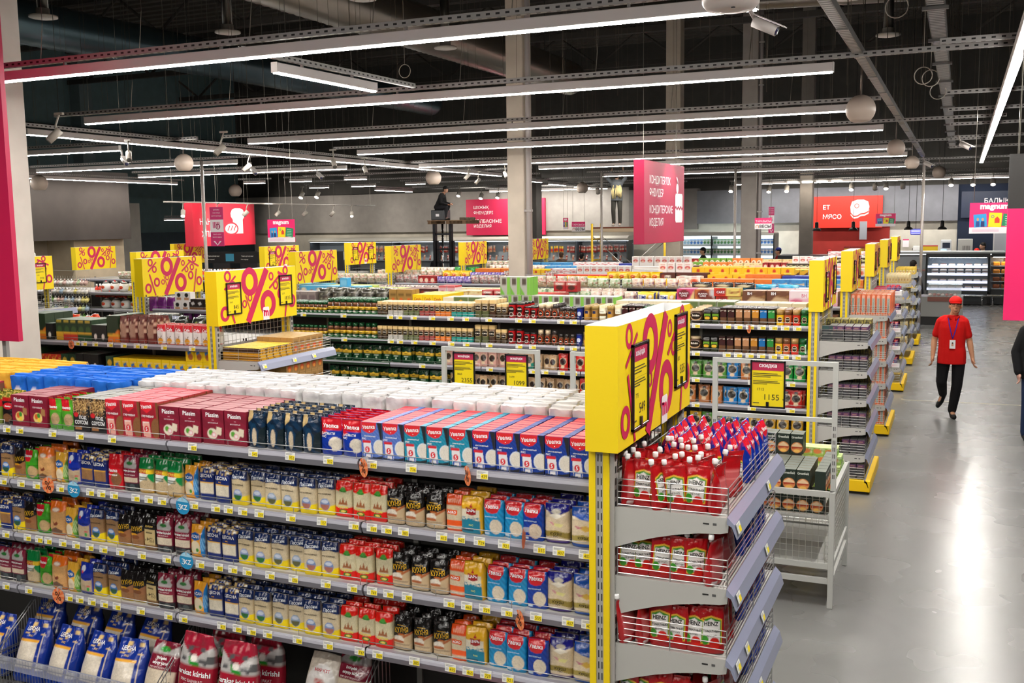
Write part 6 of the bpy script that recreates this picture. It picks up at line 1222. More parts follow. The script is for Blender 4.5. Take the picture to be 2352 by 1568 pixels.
# the two big magenta banners
t=thing('hanging_banner','magenta and black banner at the right edge beside the aisle','banner',(.30,8.0,2.06)); MB().box(0,1.1,-.012,.012,0,.79,'f0186a','carton').obj('magenta_panel',t); MB().box(0,1.1,-.012,.012,.79,1.17,'2a2827','carton').obj('black_panel',t); wires(t,[(.06,0,1.17),(1.04,0,1.17)],9.7-2.06)
t=thing('hanging_banner','tall magenta banner at the left edge in front of the white pillar','banner',(-7.25,5.45,1.96)); MB().box(-.9,.77,-.02,.02,0,2.9,'c2144c','carton').obj('banner_panel',t)
m=MB()
for x in (-.2,.55): m.box(x-.02,x+.02,.03,.06,-1.96,0,'8c8a88')
m.obj('support_post',t); wires(t,[(-.8,0,2.9),(.7,0,2.9)],9.7-1.96)
# chrome poles carrying cables down
for i,(x,y,lab) in enumerate(((-5.26,26,'by the dairy pillar'),(-.806,25.1,'at the end of the rows'),(-13.72,16,'beyond the cross aisle'),(-8.83,26,'behind the scaffold'))):
    m=MB(); m.lathe([(.034,0),(.034,4.1)],'a8a09a','glossy',12); m.lathe([(.06,0),(.06,.02)],'a8a4a0','glossy',12)
    tag(m.obj('chrome_pole',None,(x,y,0)),f"slim chrome power pole {lab}",'pole','chrome power poles')
# dome and bullet cameras
t=thing('dome_camera','white dome housing at the end of the nearest LED line','camera',(-1.2,5.75,3.98)); m=MB(); m.lathe([(.06,-.035),(.13,-.03),(.155,0),(.16,.05),(.13,.07),(.04,.085)],'cfc6c0','paint',24); m.tube([(0,0,.08),(0,0,.25)],.03,'bdb5b0','paint',8); m.tube([(0,0,.25),(0,0,5.7)],.004,'8c8880','metal',4); m.obj('dome_shell',t); MB().lathe([(.012,-.042),(.012,-.034)],'3a3636','plastic',10,c=(.03,-.08,.003)).obj('sensor',t)
def bullet(label,x,y,z,d,s=1.0):
    t=thing('security_camera',label,'camera',(x,y,z)); d=Vector(d).normalized(); m=MB()
    m.tube([(0,0,0),d*.24*s],.05*s,'cfc8c4','paint',14); m.obj('camera_body',t); m=MB(); sd=d.cross(Vector((0,0,1))).normalized()*.056*s; up=sd.cross(d).normalized()*.056*s
    m.add([d*-.0+up+sd,d*.30*s+up+sd*.9,d*.30*s+up-sd*.9,up-sd,up*1.15+sd,d*.30*s+up*1.15+sd*.9,d*.30*s+up*1.15-sd*.9,up*1.15-sd],[(0,1,2,3),(4,5,6,7),(0,1,5,4),(2,3,7,6),(0,3,7,4),(1,2,6,5)],'d8d2ce','paint'); m.obj('sun_hood',t)
    MB().tube([d*.241*s,d*.246*s],.042*s,'28284a','glossy',14).obj('lens_glass',t)
    m=MB(); m.tube([d*.04*s,d*-.02+Vector((0,0,.08*s)),(d.x*-.05,d.y*-.05,.18*s)],.02*s,'c4bcb8','paint',8); m.tube([(d.x*-.05,d.y*-.05,.18*s),(d.x*-.05,d.y*-.05,9.7-z)],.004,'8c8880','metal',4); m.obj('mount_arm',t)
bullet('white security camera beside the dome on the nearest LED line',-1.13,6.05,3.93,(.6,-.05,-.30),.62)
for i,(x,y,z) in enumerate(((-.05,18.9,4.02),(-.78,24.6,4.0),(-12.5,12.7,3.92),(-12.9,16.5,3.92),(-13.0,18.9,3.92))): bullet(f"pale security camera under the LED grid, {nth(i)} from the aisle",x,y,z,(.6,-.3,-.35),.8)
# track rail with spots above the bread sign, and lit spots along the walls
def track(label,x0,y0,x1,y1,z):
    a=Vector((x0,y0,z)); b=Vector((x1,y1,z)); t=thing('lighting_track',label,'light track',a); m=MB(); m.tube([(0,0,0),b-a],.018,'c8c2bc','paint',6); m.obj('track_rail',t)
    for q in (.03,.5,.97): p=(b-a)*q; m=MB(); m.tube([p,p+Vector((0,0,9.7-z))],.004,'a09a90','metal',4); m.obj('suspension_cable',t)
track('white lighting track in front of the bread sign',-16.2,17.6,-16.2,26.5,3.37)
for i,(yy,l) in enumerate(((18.2,1),(19.4,0),(20.5,0),(21.8,0),(23.0,0),(24.3,0),(25.2,1))): spot(f"white track spotlight by the bread sign, {nth(i)} along its track",-16.2,yy,3.18,.35 if l else -.6,-.5,-.8,bool(l),.05,.16,False)
for i,(x,y,z,l) in enumerate(((-19.3,27.2,3.85,1),(-18.7,27.2,3.85,1),(-16.6,33,3.95,1),(-15.9,33.4,3.85,1),(-15.1,33.1,3.85,1),(-14.2,33.6,3.95,1),(-11.7,34,3.95,0),(-10.9,34,3.9,1),(-10.3,34.2,3.95,0),(-9.6,33,3.8,1),(-6.1,34,3.85,1),(-5.8,34.2,3.85,1),(-5.2,34,3.85,1),(-4.7,34.3,3.85,1),(-3.2,34,3.85,1),(-2.5,34,3.85,0),(-2.2,34.5,3.87,1),(-1.7,34.3,3.88,0),(-.3,33.5,3.9,1),(.3,33.8,3.9,1),(.85,33.9,3.9,1),(-6.4,33.5,3.88,1),(-6.9,33.5,3.88,1))):
    spot(f"wall-washing spotlight near the back counters, {nth(i)} in its line",x,y,z,.0,-.55 if l else .5,-.8,bool(l),.075,.2)
t=thing('floodlight_bar','row of four square lamps over the dairy end','ceiling light',(-4.3,33.5,3.98))
MB().box(-.9,.9,-.1,.1,.0,.06,'8a8682').obj('mount_bar',t)
for k in range(4): MB().box(-.8+k*.45,-.5+k*.45,-.12,.12,-.05,-.005,'fff4e4','lamp').obj('lamp_panel',t)
m=MB(); m.tube([(0,0,.05),(0,0,5.7)],.004,'8c8880','metal',4); m.obj('suspension_cable',t)
def slamp(name,loc,target,power,size=.9,col=(1,.93,.84),rad=.05):
    l=bpy.data.lights.new(name,'SPOT'); l.energy=power; l.spot_size=size; l.spot_blend=.6; l.color=col; l.shadow_soft_size=rad
    o=bpy.data.objects.new(name,l); COL.objects.link(o); o.location=loc; o.rotation_euler=(Vector(target)-Vector(loc)).to_track_quat('-Z','Y').to_euler()
# light of the lit spotlights on signs and walls, plus added far-wall beams
slamp('spotlight_beam',(-3.15,14.2,3.95),(-3.82,14.3,3.1),55,1.1,(1,.7,.8))
slamp('spotlight_beam',(-15.6,21.4,3.2),(-17.3,21.2,2.8),160,1.2)
for x in (-27,-24,-20.8,-17.5,-14.5): slamp('spotlight_beam',(x,34.5,3.85),(x,38.4,2.8),260,1.3)  # beams left of the sausage sign have no fixture, added to brighten the wall
for x in (-6,-3.8,-2.0,.4): slamp('spotlight_beam',(x,35,3.85),(x,38.4,2.6),120,1.4)
slamp('spotlight_beam',(-19.6,21,3.9),(-21.8,21.3,3.0),90,1.1)
# ---------------- people ----------------
SOL={}
def solid(col,rough=.8,bump=.2,bs=60):
    k=(col,rough)
    if k not in SOL:
        m=bpy.data.materials.new('fabric_'+str(len(SOL))); m.use_nodes=True; N=m.node_tree.nodes; L=m.node_tree.links; b=N['Principled BSDF']; b.inputs['Base Color'].default_value=(*C(col),1); b.inputs['Roughness'].default_value=rough; b.inputs['Specular IOR Level'].default_value=.25
        nz=N.new('ShaderNodeTexNoise'); nz.inputs['Scale'].default_value=bs; tc=N.new('ShaderNodeTexCoord'); L.new(tc.outputs['Object'],nz.inputs[0]); bp=N.new('ShaderNodeBump'); bp.inputs['Strength'].default_value=bump; bp.inputs['Distance'].default_value=.01; L.new(nz.outputs[0],bp.inputs['Height']); L.new(bp.outputs[0],b.inputs['Normal'])
        SOL[k]=m
    return SOL[k]
class Blob(MB):
    def limb(s,pts,rs,sq=1.0,n=12):
        P_=[Vector(p) for p in pts]; path=[];rr=[]
        for i in range(len(P_)-1):
            for k in range(4): q=k/4; path.append(P_[i].lerp(P_[i+1],q)); rr.append(rs[i]+(rs[i+1]-rs[i])*q)
        path.append(P_[-1]); rr.append(rs[-1]); s.tube(path,rr,'fff','paint',n)
        for p,r in zip(P_,rs): s.ball(p,r*.99,'fff','paint',10,8)
    def loft(s,secs,n=18): # (x,y,z,rx,ry)
        vs=[];fs=[]
        for x,y,z,rx,ry in secs:
            for k in range(n): a=2*math.pi*k/n; ca,sa=math.cos(a),math.sin(a); vs.append((x+rx*math.copysign(abs(ca)**.8,ca),y+ry*math.copysign(abs(sa)**.85,sa),z))
        for i in range(len(secs)-1):
            for k in range(n): k2=(k+1)%n; fs.append((i*n+k,i*n+k2,(i+1)*n+k2,(i+1)*n+k))
        fs+= [tuple(range(n-1,-1,-1)),tuple((len(secs)-1)*n+k for k in range(n))]
        s.add(vs,fs,'fff','paint',True)
    def skin(s,name,col,parent=None,vox=.012,rough=.8,it=3,loc=(0,0,0),rz=0):
        me=s.mesh(name); me.materials.clear(); me.materials.append(solid(col,rough)); o=bpy.data.objects.new(name,me); COL.objects.link(o); o.location=loc; o.rotation_euler=(0,0,rz)
        r=o.modifiers.new('r','REMESH'); r.mode='VOXEL'; r.voxel_size=vox; r.use_smooth_shade=True
        q=o.modifiers.new('s','SMOOTH'); q.iterations=it; q.factor=.5
        if parent: o.parent=parent
        return o
STAND=dict(hips=((-.09,0,.9),(.09,0,.9)),knees=((-.1,-.01,.5),(.1,-.01,.5)),ankles=((-.1,.02,.09),(.1,.02,.09)),toes=((-.11,-.14,.03),(.11,-.14,.03)),sh=((-.18,0,1.42),(.18,0,1.42)),el=((-.23,.02,1.12),(.23,.02,1.12)),wr=((-.24,-.05,.88),(.24,-.05,.88)),head=(0,-.01,1.6),neck=(0,.01,1.47),chest=(0,0,1.3),waist=(0,0,1.02))
def person(label,loc,rz=0,pose=None,top='222226',legs='1c1c20',shoe='161616',skin='c89878',hair='16110e',vox=.012,cap=None,sleeve='long',hands=True,tall=1.0,puffy=1.0,longhair=False,belt=True):
    p=dict(STAND); p.update(pose or {}); V=Vector
    b=Blob(); h=V(p['head']); nk=V(p['neck']); ch=V(p['chest']); wa=V(p['waist']); hp=(V(p['hips'][0])+V(p['hips'][1]))/2
    fw=V(p.get('face',(0,-1,0))).normalized(); sd=fw.cross(V((0,0,1))).normalized()  # sd = figure's own right side in -x when facing -y
    # head: skull, jaw, nose, ears
    b.ball(h+V((0,0,.015))-fw*.008,(.077,.088,.1),'fff','paint',16,12); b.ball(h+fw*.03-V((0,0,.045)),(.06,.057,.064),'fff','paint',14,10); b.ball(h+fw*.05-V((0,0,.085)),(.026,.026,.022),'fff')
    b.limb([h+fw*.082+V((0,0,.022)),h+fw*.1-V((0,0,.018))],[.009,.014]); b.ball(h+fw*.088-V((0,0,.055)),(.02,.012,.01),'fff')
    for s in (-1,1): b.ball(h+sd*s*.074+V((0,0,-.01)),(.014,.02,.03),'fff','paint',10,8)
    b.limb([h-V((0,0,.06)),nk,ch+V((0,0,.1))],[.052,.054,.07])
    b.loft([(*(hp+V((0,0,-.06))),.145,.1),(*(hp+V((0,0,.03))),.155,.11),(*wa,.135,.095),(*ch,.16,.105),(*(ch+V((0,0,.1))),.15,.09),(*(ch+V((0,0,.15))),.07,.06)])
    for i in (0,1):
        S,E,W=V(p['sh'][i]),V(p['el'][i]),V(p['wr'][i]); b.limb([S+(ch-S)*.12-V((0,0,.03)),E,E.lerp(W,.3),W],[.042,.04,.04,.026])
        d=(W-E).normalized(); s_=-1 if i==0 else 1
        if hands:
            pl=W+d*.05; across=(fw*.9+V((0,0,.0))).normalized(); across=(across-d*across.dot(d)).normalized(); nor=d.cross(across).normalized()
            b.limb([W+d*.012-across*.012,pl-across*.022],[.022,.02]); b.limb([W+d*.012+across*.012,pl+across*.02],[.022,.02]); b.limb([W,pl],[.024,.024])
            for k in range(4):
                o=pl+across*(-.032+.021*k)+d*.02; L=(.062,.072,.068,.054)[k]; cu=nor*s_*-.35
                b.limb([o,o+(d+cu*.4)*L*.5,o+(d+cu*1.1)*L*.78,o+(d*.9+cu*1.6)*L*.95],[.0098,.009,.008,.007],n=8)
            th=W+d*.025+across*.028; b.limb([th,th+(d*.5+across*.7)*.035,th+(d*.9+across*.6+nor*s_*-.3)*.058],[.013,.011,.0085],n=8)
        H_,K,A,T=V(p['hips'][i]),V(p['knees'][i]),V(p['ankles'][i]),V(p['toes'][i]); b.limb([H_,K,K.lerp(A,.3),A],[.082,.055,.055,.036]); b.limb([A-V((0,0,.02)),T],[.034,.028])
    root=b.skin('person',skin,None,vox,.55,3 if vox>.008 else 2,loc,rz); tag(root,label,'person'); root.scale=(tall,)*3
    # hair / cap
    if not cap or longhair or True:
        hb=Blob(); hb.ball(h+V((0,0,.035))-fw*.016,(.083,.092,.09),'fff','paint',18,12,cut=-.35)
        hb.ball(h-fw*.045-V((0,0,.01)),(.072,.055,.075),'fff')
        if longhair: hb.limb([h-fw*.05,h-fw*.06-V((0,0,.16)),h-fw*.04-V((0,0,.27))],[.08,.085,.05])
        hb.skin('hair',hair,root,min(vox,.011),.6,2)
    if cap:
        cb_=Blob(); cb_.ball(h+V((0,0,.055))-fw*.006,(.0865,.1,.084),'fff','paint',20,12,cut=-.02); cb_.skin('cap',cap,root,min(vox,.01),.7,2)
        m=MB(); c0=h+V((0,0,.062)); vs=[];n=9
        for r,dz in ((.085,0),(.142,-.004)):
            for k in range(n): a=-1.1+2.2*k/(n-1); vs.append(c0+fw*(r*math.cos(a))+sd*(.088*math.sin(a) if r<.1 else .085*math.sin(a)*1.0)+V((0,0,dz-.01*abs(a))))
        vs+= [v-V((0,0,.006)) for v in vs]; fs=[(k,k+1,n+k+1,n+k) for k in range(n-1)]+[(2*n+k,3*n+k,3*n+k+1,2*n+k+1) for k in range(n-1)]+[(n+k,n+k+1,3*n+k+1,3*n+k) for k in range(n-1)]
        m.add(vs,fs,cap,'cloth',True); m.obj('cap_peak',root)
    # face details
    m=MB()
    for s in (-1,1):
        e=h+fw*.083+sd*s*.031+V((0,0,.012)); m.ball(e,(.011,.008,.0045),'efe8e2','skin',10,6); m.ball(e+fw*.005,(.005,.005,.0042),'1a1210','skin',8,6)
    m.obj('eye',root); m=MB()
    for s in (-1,1): e=h+fw*.088+V((0,0,.033)); m.tube([e+sd*s*.015,e+sd*s*.033+V((0,0,.004)),e+sd*s*.05-fw*.012],.0042,'1c1412','skin',5)
    m.obj('eyebrow',root); m=MB(); e=h+fw*.099-V((0,0,.054)); m.tube([e-sd*.02-fw*.006,e,e+sd*.02-fw*.006],.0048,'a05a50','skin',6); m.obj('mouth',root)
    # clothes
    c=Blob(); q=puffy
    c.loft([(*(hp+V((0,0,-.10 if belt else -.02))),.188*q,.14*q),(*(hp+V((0,0,.06))),.184*q,.135*q),(*wa,.172*q,.125*q),(*ch,.182*q,.126*q),(*(ch+V((0,0,.09))),.168*q,.105*q),(*(ch+V((0,0,.15))),.085,.07),(*(ch+V((0,0,.17))),.068,.06)])
    for i in (0,1):
        S,E,W=V(p['sh'][i]),V(p['el'][i]),V(p['wr'][i]); S2=S+(ch-S)*.12-V((0,0,.025)); c.limb([nk+(S-nk)*.25-V((0,0,.03)),nk+(S-nk)*.6-V((0,0,.015)),S2+V((0,0,.008))],[.045,.05,.056*q]); c.limb([ch+V((0,0,.04)),S2-V((0,0,.04))],[.09,.06])
        if sleeve=='long': c.limb([S2,E,W.lerp(E,.06)],[.062*q,.053*q,.042*q])
        else: c.limb([S2,S2.lerp(E,.35),S2.lerp(E,.7)],[.06,.058,.057])
    c.skin('shirt' if sleeve!='long' else 'jacket',top,root,max(.009,vox),.85,2)
    t=Blob(); t.loft([(*(hp+V((0,0,-.09))),.15,.115),(*(hp+V((0,0,.04))),.16,.118)])
    for i in (0,1):
        H_,K,A=V(p['hips'][i]),V(p['knees'][i]),V(p['ankles'][i]); t.limb([H_,K,K.lerp(A,.35),A+V((0,0,.015))],[.094,.072,.068,.058])
    t.skin('trousers',legs,root,max(.009,vox),.85,2)
    for i in (0,1):
        A,T=V(p['ankles'][i]),V(p['toes'][i]); s=Blob(); d=(T-A); s.limb([A-V((0,0,.028))-d*.22,A-V((0,0,.035))+d*.4,T],[.04,.042,.034]); s.limb([A+V((0,0,.0)),A-V((0,0,.03))],[.042,.042]); s.skin('shoe',shoe,root,max(.009,vox),.5,2)
    return root
emp=person('young man in red polo shirt and red cap walking down the aisle',(-.045,15.3,.0),.0,dict(
 hips=((-.1,0,.86),(.09,0,.86)),knees=((-.125,-.03,.5),(.075,-.03,.46)),ankles=((-.105,.28,.27),(.025,.0,.085)),toes=((-.165,.2,.115),(.055,-.17,.03)),
 sh=((-.185,0,1.38),(.165,0,1.38)),el=((-.235,.05,1.09),(.215,.03,1.08)),wr=((-.25,-.03,.85),(.262,-.03,.84)),head=(.02,-.02,1.57),neck=(.005,.01,1.44),chest=(-.01,0,1.27),waist=(-.01,0,1.0),face=(.08,-1,-.05)),
 top='c8100e',legs='111114',shoe='121212',skin='c08c6c',hair='120e0c',vox=.0052,cap='d81812',sleeve='short')
m=MB()
for s in (-1,1): m.tube([(.0+s*.06,.0,1.435),(s*.065,-.075,1.40),(s*.045,-.128,1.3),(s*.015,-.138,1.17),(.0,-.14,1.12)],.008,'4a2c98','cloth',5)
m.obj('lanyard',emp); m=MB(); m.box(-.037,.037,-.152,-.146,.985,1.105,'eceef0','carton'); m.box(-.013,.013,-.1535,-.151,1.02,1.06,'c09078','carton'); m.ball((0,-.152,1.06),(.012,.002,.014),'1c1412','carton',8,5); m.obj('badge',emp)
m=MB()
for s in (-1,1): m.tube([(s*.068,.0,1.43),(s*.066,-.06,1.415),(s*.03,-.105,1.385)],[.014,.016,.009],'b40c0a','cloth',6)
m.obj('collar',emp)
person('woman in black puffer jacket and blue jeans at the right edge',(.93,13.95,0),.35,dict(el=((-.25,.02,1.12),(.25,.02,1.12)),wr=((-.25,-.07,.87),(.25,-.05,.88))),top='141416',legs='1c2c4c',shoe='18181a',skin='c49888',hair='1a1412',vox=.011,puffy=1.22,longhair=True)
sitp=dict(hips=((-.1,.0,.42),(.1,.0,.42)),knees=((-.12,-.40,.43),(.12,-.36,.50)),ankles=((-.12,-.33,.06),(.12,-.20,.09)),toes=((-.12,-.5,.03),(.12,-.36,.03)),waist=(0,-.05,.56),chest=(0,-.17,.78),neck=(0,-.25,.96),head=(0,-.31,1.06),sh=((-.18,-.17,.86),(.18,-.17,.86)),el=((-.2,-.22,.60),(.2,-.20,.60)),wr=((-.1,-.42,.54),(.12,-.42,.56)))
person('man in black clothes and cap crouched on the lift platform',(-12.72,24,2.905),math.pi/2,sitp,top='0e0e10',legs='101014',shoe='0c0c0c',skin='9a7460',cap='0c0c0e',vox=.012,tall=.74,belt=False)
upp=dict(el=((-.3,-.05,1.5),(.3,-.05,1.5)),wr=((-.16,-.12,1.72),(.24,-.12,1.74)),knees=((-.1,-.06,.5),(.11,-.04,.5)),face=(.2,1,.2))
wk=person('worker in grey jacket standing on the scaffold, arms raised to a light',(-9.05,28.0,2.665),.1,upp,top='5c6064',legs='3a3934',shoe='a8a49c',skin='a8846c',cap='141416',vox=.013,tall=.9)
m=MB()
for k in range(26):
    a=rnd.uniform(-2.8,-.3); x=.15*math.cos(a)*rnd.uniform(.8,1.2)+.02; m.tube([(x,-.15,1.22+rnd.uniform(-.05,.08)),(x*1.2,-.2,1.1),(x*1.1+rnd.uniform(-.03,.03),-.16,.92+rnd.uniform(-.06,.05))],.012,'c8b884','cloth',5)
m.obj('cable_tie_bundle',wk)
for lab,loc,rz,kw in (('person in dark coat behind the lift mast, only head and shoulders showing',(-17.6,33,0),.6,dict(top='15151a',hair='100c0a')),
 ('brown-haired shopper by the sausage chiller, head above the sweets',(-13.3,34.6,0),3.0,dict(top='6a5a50',hair='5a4030')),('dark-haired shopper by the sausage chiller, beside the scaffold',(-12.0,33.2,0),2.8,dict(top='1c1c20',hair='100c0a')),
 ('dark-haired man in profile beside the yellow scaffold',(-10.8,33.2,0),-1.4,dict(top='20242c',hair='14100e',skin='b48468')),('man in black cap and black jacket at the dairy fridge',(-8.4,36.0,0),-1.2,dict(top='0e0e10',cap='0c0c0e',tall=1.06)),
 ('worker in blue cap and red shirt behind the meat counter',(-5.85,36.6,0),-1.3,dict(top='a82028',cap='1c2c84',tall=1.04)),('worker in red cap mostly hidden by the meat counter',(-4.1,36.4,0),0,dict(top='a82028',cap='d02020')),
 ('woman with dark tied hair in olive apron behind the fish counter',(.72,37.8,0),-1.0,dict(top='4a4638',hair='14100c',skin='b08870',tall=1.12)),('worker in red hat bent behind the counter',(.53,37.5,0),0,dict(top='a82028',cap='e02820',tall=1.0)),
 ('dark-haired shopper behind the yellow end cap at the aisle end',(-1.06,27.6,0),2.6,dict(top='24242a',hair='1a1210'))):
    person(lab,loc,rz,None,vox=.016,hands=False,**kw)
# ---------------- far counters, lift, scaffold ----------------
def lift():
    t=thing('order_picker_lift','dark lift mast with a pallet platform behind the sweets rows','lift truck',(-12.6,24,0))
    for s in (-.24,.24):
        m=MB(); m.box(s-.035,s+.035,-.05,.07,.0,2.85,'26262a','metal'); m.box(s-.055,s+.055,.0,.12,.3,2.35,'1e1e22','metal'); m.obj('mast_rail',t)
    m=MB()
    for z in (.6,1.3,1.75,2.1,2.5): m.box(-.24,.24,.0,.05,z,z+.05,'2c2c30','metal')
    m.tube([(-.02,.03,.3),(-.02,.03,2.8)],.03,'8a8a8c','chrome',10); m.tube([(.1,.03,.5),(.1,.03,2.8)],.008,'3a3a3a','paint',5); m.obj('hydraulic_cylinder',t)
    m=MB(); m.box(-.35,.35,.1,.9,.15,.9,'2a2c30','paint',b=.04); m.obj('chassis',t); m=MB(); 
    for s in (-.3,.3): m.box(s-.06,s+.06,-1.1,.1,.05,.12,'3a3a3e','metal')
    m.obj('fork',t)
    t=thing('pallet','wooden pallet raised high on the lift, tools lying on it','pallet',(-12.25,24,2.79)); m=MB()
    for k in range(4): m.box(-.6,.6,-.4+k*.22,-.28+k*.22,.08,.10,'6a5440','cloth')
    m.obj('deck_board',t); m=MB()
    for s in (-.54,0,.48): m.box(s-.04,s+.06,-.4,.4,0,.08,'5c4836','cloth')
    m.obj('bearer_block',t)
    t=thing('tool_box','dark equipment case the crouched man sits on','tool case',(-12.65,24.0,2.89)); MB().box(-.2,.2,-.18,.18,0,.27,'23262a','plastic',b=.015).obj('case_body',t); MB().box(-.05,.05,-.186,-.18,.1,.17,'cfcfd2').obj('latch',t); m=MB(); m.tube([(-.08,-.0,.27),(-.08,0,.29),(.08,0,.29),(.08,0,.27)],.008,'111'); m.obj('carry_handle',t)
    for i,(x,w) in enumerate(((-12.0,.14),(-11.86,.1),(-11.74,.12))): m=MB(); m.box(-w/2,w/2,-.06,.06,0,.07,'4a4238','cloth',b=.01); tag(m.obj('tool_bag',None,(x,24+.03*i,2.89)),f"small tool bag on the raised pallet, {nth(i)} from the crouched man",'bag')
lift()
def scaffold():
    t=thing('scaffold_tower','yellow scaffold tower with planks under the worker','scaffold',(-8.5,27.9,0)); Y_='e0b818'
    for x,z in ((-1.13,2.74),(1.0,2.45)):
        m=MB()
        for y in (-.4,.4): m.tube([(x,y,.06),(x,y,z)],.034,Y_,'paint',8)
        for q in (.5,1.1,1.7,2.3): m.tube([(x,-.4,q),(x,.4,q)],.026,Y_,'paint',6)
        m.obj('end_frame',t)
    for y in (-.4,.4):
        for a,b in ((.5,2.4),(2.4,.5)): m=MB(); m.tube([(-1.13,y,a),(1.0,y,b)],.014,'c8c4bc','metal',5); m.obj('cross_brace',t)
    for k in range(3): MB().box(-1.16,1.02,-.38+k*.26,-.14+k*.26,2.60,2.64,'6c3c2c','cloth').obj('plank',t)
    m=MB(); m.box(-1.16,1.02,-.41,-.385,2.50,2.60,'a89880','metal'); m.box(-1.16,1.02,.385,.41,2.50,2.60,'a89880','metal'); m.obj('platform_rail',t)
    for x in (-1.13,1.0):
        for y in (-.4,.4): m=MB(); m.lathe([(.06,-.02),(.06,.02)],'2a2a2a','plastic',12,c=(x,y,.06),axis='y'); m.obj('castor_wheel',t)
scaffold()
def chiller():
    x0,x1=-26.4,-11.7; t=thing('wall_chiller','long white-canopied chiller of sausages along the back wall','refrigerator',((x0+x1)/2,38.0,0)); w=(x1-x0)/2
    MB().box(-w,w,.3,.34,.2,2.1,'aeb4b8').obj('back_panel',t); MB().box(-w,w,-.45,.34,0,.5,'30343a').obj('base_tank',t)
    m=MB(); m.prism([(-.5,2.1),(-.5,2.16),(-.3,2.24),(.34,2.24),(.34,2.08),(-.45,2.06)],'x',-w,w,'d0ccc0'); m.obj('canopy',t); MB().box(-w,w,-.4,-.34,2.045,2.058,'e8f4ff','glow').obj('light_strip',t)
    for z in (.9,1.25): MB().box(-w,w,-.3,.3,z,z+.03,'8c9094').obj('shelf',t)
    for k in range(8): MB().box(-w+k*2.09,-w+k*2.09+.04,-.4,.3,.4,2.1,'4a4e52').obj('divider',t)
    MB().tube([(-w,.25,1.93),(w,.25,1.93)],.012,'c8c8c8','metal',5).obj('hanging_rail',t)
    P('sg','sausage_pack','hanging red sausage pack',.11,.28,.05,'pillow','b 8a2822;n 0 0 1 1 b04838 .3 5;r .1 .3 .9 .5 d8c0a8;r 0 .9 1 1 d8d0c8',nu=8,nv=8); P('sh','sausage_pack','hanging pale sausage pack',.11,.28,.05,'pillow','b b88868;n 0 0 1 1 d8b090 .3 5;r .1 .3 .9 .5 a83028;r 0 .9 1 1 d8d0c8',nu=8,nv=8); P('si','sausage_pack','yellow-ended sausage pack',.1,.26,.05,'pillow','b c03020;r 0 .6 1 1 e0c030;r 0 0 1 .1 e0c030',nu=8,nv=8)
    x=-13.2;i=0
    for sec,key,n in ((-17.1,'sh',8),(-16.1,'sg',9),(-15.0,'si',5),(-14.3,'sg',14),(-12.7,'sg',9),(-18.6,'sh',10),(-20.2,'sg',12),(-22,'sg',12),(-23.6,'sh',10)):
        for k in range(n): i+=1; put(key,sec+k*.115,37.95+.05*(k%2),1.60+rnd.uniform(-.02,.02),f"{PR[key]['look']}, {nth(i-1)} in the chiller's top tier",'hanging sausage packs')
    for k in range(50): put('sg' if k%3 else 'sh',-25.8+k*.28,37.8,1.285,f"sausage pack standing on the chiller shelf, {nth(k)} along",'sausage packs on the shelf',tilt=(-.3,0),sc=.8)
chiller()
def dairy():
    t=thing('dairy_fridge','tall lit dairy fridge left of the meat wall','refrigerator',(-7.6,37.2,0)); x0,x1=-2.1,1.55
    MB().box(x0,x1,.5,.56,0,2.25,'dfeef0','soft').obj('back_panel',t); MB().box(x0,x1,-.45,.56,0,.35,'24282c').obj('base_tank',t); MB().box(x0,x1,-.5,.56,2.22,2.36,'c8c8c0').obj('canopy',t)  # back panel glows by itself, standing in for the lit fridge interior
    MB().box(x0+.05,x1-.05,-.42,-.36,2.205,2.22,'dff4ff','glow').obj('light_strip',t)
    for s in (x0-.05,x1-.02,-.7,.6): MB().box(s,s+.04,-.45,.5,0,2.3,'1e2226').obj('side_panel',t)
    for z in (.5,.85,1.2,1.56,1.90):
        s=MB().box(x0,x1,-.3,.5,z-.03,z,'c0c8cc').obj('shelf',t); MB().box(x0,x1,-.33,-.3,z-.05,z+.005,'dfe8ea').obj('price_rail',s)
    for k,c,c2,nm in (('da','3c8a4c','e8f0e8','green and white dairy pack'),('db','2c78c8','e8f0f8','blue and white dairy pack'),('dc','9cc8dc','f0f4f8','pale blue dairy tub')): cb(k,'dairy_pack',nm,.12,.2,.1,f'b {c2};e .5 .4 .4 .26 {c};r 0 .8 1 1 {c};n .2 .5 .8 .8 c8a850 .2 6','dfe4e0',nu=6,nv=8)
    for z,n in ((1.90,'top'),(1.56,'second'),(1.2,'third'),(.85,'fourth')): row([('db',6),('_',.07),('da',14,.004),('db',4),('dc',3)],-6.08,36.95,z,f"{n} dairy shelf",1,end='wall side')
dairy()
